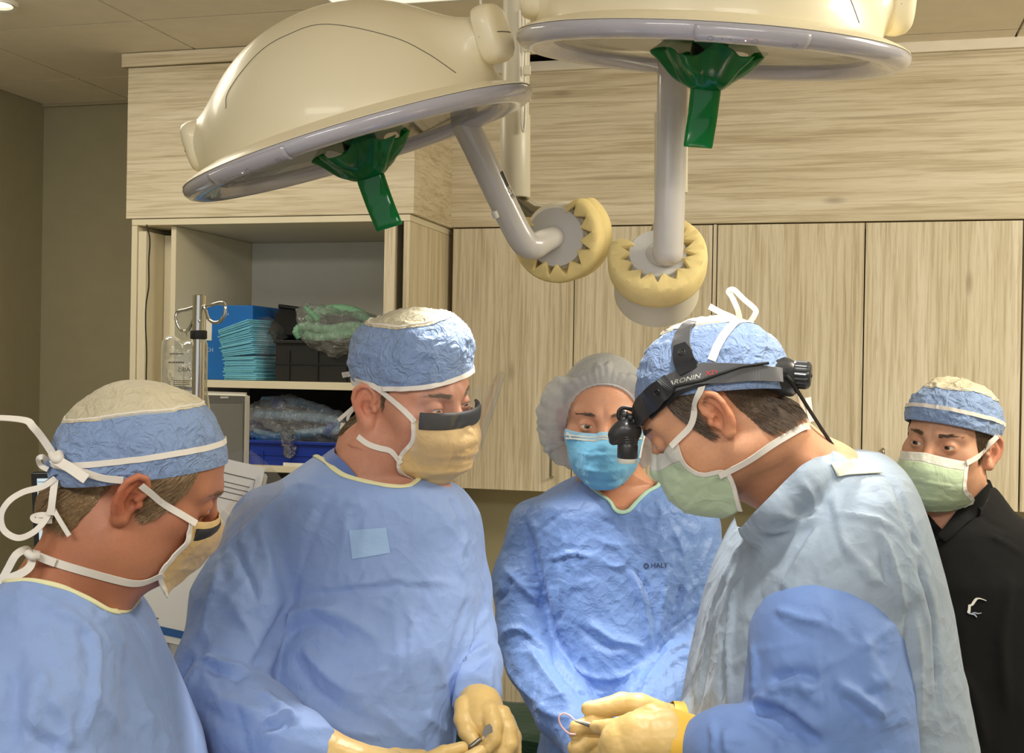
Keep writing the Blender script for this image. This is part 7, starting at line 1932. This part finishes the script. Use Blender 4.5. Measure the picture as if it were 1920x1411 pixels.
# needle holder and suture loop
nh = thing('needle_holder', 'grey steel needle holder pinched between tan gloved fingers', 'surgical tool', c2w(P(1100, 1355, 1.62)))
V, f = tube_vf([P(1078, 1351, 1.62), P(1092, 1354, 1.62), P(1110, 1360, 1.612), P(1140, 1368, 1.60), P(1180, 1384, 1.60)], [0.0012, 0.0028, 0.0038, 0.0036, 0.0034], 12); mesh_obj('jaws', V, f, m_steel, nh)
V, f = tube_vf([P(1112, 1357.5, 1.608), P(1113, 1362, 1.608)], 0.0045, 12); mesh_obj('hinge', V, f, m_steel, nh)
sl = [P(1080, 1376, 1.628), P(1066, 1374, 1.628), P(1052, 1360, 1.628), P(1048, 1345, 1.628), P(1056, 1337, 1.628), P(1068, 1341, 1.625), P(1078, 1350, 1.62)]
V, f = tube_vf(catmull(sl, 8), 0.0012, 8); tag(mesh_obj('suture_thread', V, f, simple('pink_thread', (236, 190, 190), 0.4)), 'loop of pale pink suture thread held by the gloved fingers', 'thread')

# =================================================================== 5. man in black at the right edge
p5 = person('person in black jacket with pale green mask at right edge', (1781, 829), 2.4)
H5 = Head(P(1781, 829, 2.4), (-.665, -.746, -.03), (.071, -.104, .992)); M5 = Multi()
T5 = Loft([(925, 1700, 1870, 2.46, .07), (965, 1680, 1905, 2.45, .10), (1020, 1650, 1970, 2.44, .12), (1120, 1640, 1990, 2.44, .13)])
body5, V5_, Q5_, L5_ = person_body(p5, H5, [P(1785, 930, 2.43), P(1785, 985, 2.45), P(1790, 1060, 2.45)], None, m_skin5, lid=0.0034, h=0.0023, beard=0.30, torso=lambda p: T5(p, 0.032), ruddy=0.55)
M5.add(V5_, Q5_)
eye(body5, H5, 1, (0.10, 1, 0.0), m_iris); eye(body5, H5, -1, (0.14, 1, 0.0), m_iris)
brows(body5, V5_, Q5_, L5_, H5, hair5)
cap5 = cap(p5, H5, (0, -0.004, 0.026), 12, 0.083, 0.104, 0.100, 0.70, (m_cap, m_capnet), M5, trim=(0.27, 0.0075), seed=15, noise=0.0034, box=2.4)
hair_part(body5, V5_, Q5_, L5_, nape_region(-0.07), hair5, 'hair', hair_dir, H5, 0.0018, 6000, 0.012, 0.2, 10, 0.0005, cover=H5.capbvh)
mk5, W5 = mask(p5, H5, [(.112, -.012), (.134, -.044), (.130, -.078), (.118, -.105), (.074, -.130)], [(.064, .068, -.022), (.068, .080, -.054), (.070, .075, -.076), (.070, .034, -.100), (.046, .022, -.122)], (m_maskg, m_maskw), M5, topband=0.13, seed=9, pleats=(0.36, 0.66), amp=0.0035, ew=0.008)
tie_px(mk5, M5, [(1868, 818), (1856, 830), (1845, 842), (1832, 856), tuple(px_of(W5[1:2, 1])[0])], 0.0105, 0.0024, 'tie')
tie_free(cap5, [P(1868, 789, 2.44), P(1878, 791, 2.45)], 0.005, (0, -1, 0), 'tie')
tie_free(cap5, [P(1869, 800, 2.43), P(1870, 812, 2.43), P(1868, 820, 2.42)], 0.006, (0, -1, 0), 'tie')
G5 = Loft([(912, 1745, 1858, 2.47, .07), (930, 1722, 1872, 2.465, .085), (955, 1700, 1890, 2.46, .10), (985, 1672, 1930, 2.45, .115), (1015, 1655, 1965, 2.45, .125), (1080, 1645, 1985, 2.44, .135), (1200, 1640, 1995, 2.44, .145), (1411, 1640, 2000, 2.43, .15)]+[(py_of(0.88, 2.43), 1640, 2000, 2.43, .155)])
a5l = np.array([P(1960, 1045, 2.44), P(1995, 1220, 2.45), P(2000, 1400, 2.40), P(1960, 1560, 2.28)]); a5r = np.array([P(1680, 1045, 2.42), P(1650, 1220, 2.42), P(1650, 1400, 2.36), P(1690, 1560, 2.25)])
def g5(p):
    d = G5(p)
    d = smin(d, chain(p, a5l, [.062, .06, .055, .04], 0.02), 0.02)
    return smin(d, chain(p, a5r, [.062, .06, .055, .04], 0.02), 0.02)
cut5 = [(1716, 930), (1722, 958), (1740, 986), (1762, 1014), (1780, 996), (1800, 972), (1822, 946), (1830, 925), (1800, 880), (1716, 880)]
f5 = [([(1850, 1000), (1890, 1020), (1920, 1040)], 5, 4), ([(1760, 1016), (1763, 1100), (1766, 1300)], 3, -2.5, 1), ([(1830, 950), (1850, 975), (1900, 1000)], 6, -3), ([(1900, 1060), (1880, 1200), (1890, 1350)], 14, 5), ([(1800, 1250), (1830, 1320), (1850, 1411)], 14, 4)]
jk, Vj, Qj = garment('jacket', g5, np.array([0.68, 2.10, -0.90]), np.array([1.17, 2.64, -0.19]), 0.0075, m_jacket, p5, f5, [(2, 6, 6, 4, 26), (1, 16, 16, 12, 36)], cut5, None, 1, M5, (m_jacket, 0.010))
# stand collar folded over, two leaves
for L_, hint in (([(1722, 948), (1733, 975), (1748, 996), (1762, 1012)], None), ([(1764, 1012), (1786, 992), (1808, 966), (1832, 936), (1848, 914)], None)):
    pts, nr = cast_path(M5.bvh(), L_, 6, 0.008)
    for _ in range(8): pts[1:-1] = 0.5*pts[1:-1]+0.25*(pts[2:]+pts[:-2]); nr[1:-1] = 0.5*nr[1:-1]+0.25*(nr[2:]+nr[:-2])
    V, f = ribbon_vf(pts, np.interp(np.linspace(0, 1, len(pts)), [0, .5, 1], [.022, .034, .038]), 0.006, nr)
    c_ = mesh_obj('collar', V, f, m_jacket, jk); c_.modifiers.new('round', 'SUBSURF').render_levels = 2
V, f = tube_vf(catmull([P(1846, 905, 2.43), P(1856, 928, 2.44), P(1866, 944, 2.45), P(1850, 950, 2.40), P(1828, 958, 2.36)], 6), [0.012]*25, 12)
mesh_obj('collar_roll', V, f, m_jacket, jk)
bj = bvh_of(Vj, Qj)
m_thread = simple('white_embroidery', (236, 234, 226), 0.6, bump=0.3, bscale=800); m_threadb = simple('blue_grey_embroidery', (176, 184, 204), 0.6)
def emb(path, w, mat):
    pts, nr = cast_path(bj, path, 4, 0.0012)
    ww = np.interp(np.linspace(0, 1, len(pts)), np.linspace(0, 1, len(w)), w)
    V, f = ribbon_vf(pts, ww, 0.0012, nr); mesh_obj('embroidered_logo', V, f, mat, jk, smooth=False)
emb([(1849, 1125.5), (1840, 1122), (1833, 1121.3), (1829, 1123.5), (1825, 1129), (1822, 1133), (1817, 1134.5)], [.0012, .0018, .0028, .0046, .0050, .0042, .0026], m_thread)
emb([(1817.5, 1133), (1817, 1141), (1815.8, 1148.5)], [.0042, .0048, .0056], m_thread)
emb([(1815.5, 1148.5), (1822, 1150.5), (1827, 1151.5), (1831, 1156.5)], [.0030, .0020, .0030, .0016], m_threadb)
emb([(1822, 1149), (1828, 1148), (1833, 1149.5), (1840, 1148.6)], [.0014, .0018, .0020, .0010], m_threadb)
plain_hand(p5, P(1960, 1560, 2.28), (-.2, -.5, -1), (1, 0, 0), m_skin5, 'hand'); plain_hand(p5, P(1690, 1560, 2.25), (.2, -.5, -1), (-1, 0, 0), m_skin5, 'hand')
legs(p5, P(1800, 1400, 2.44), (-0.6, -0.8, 0), 0.8)
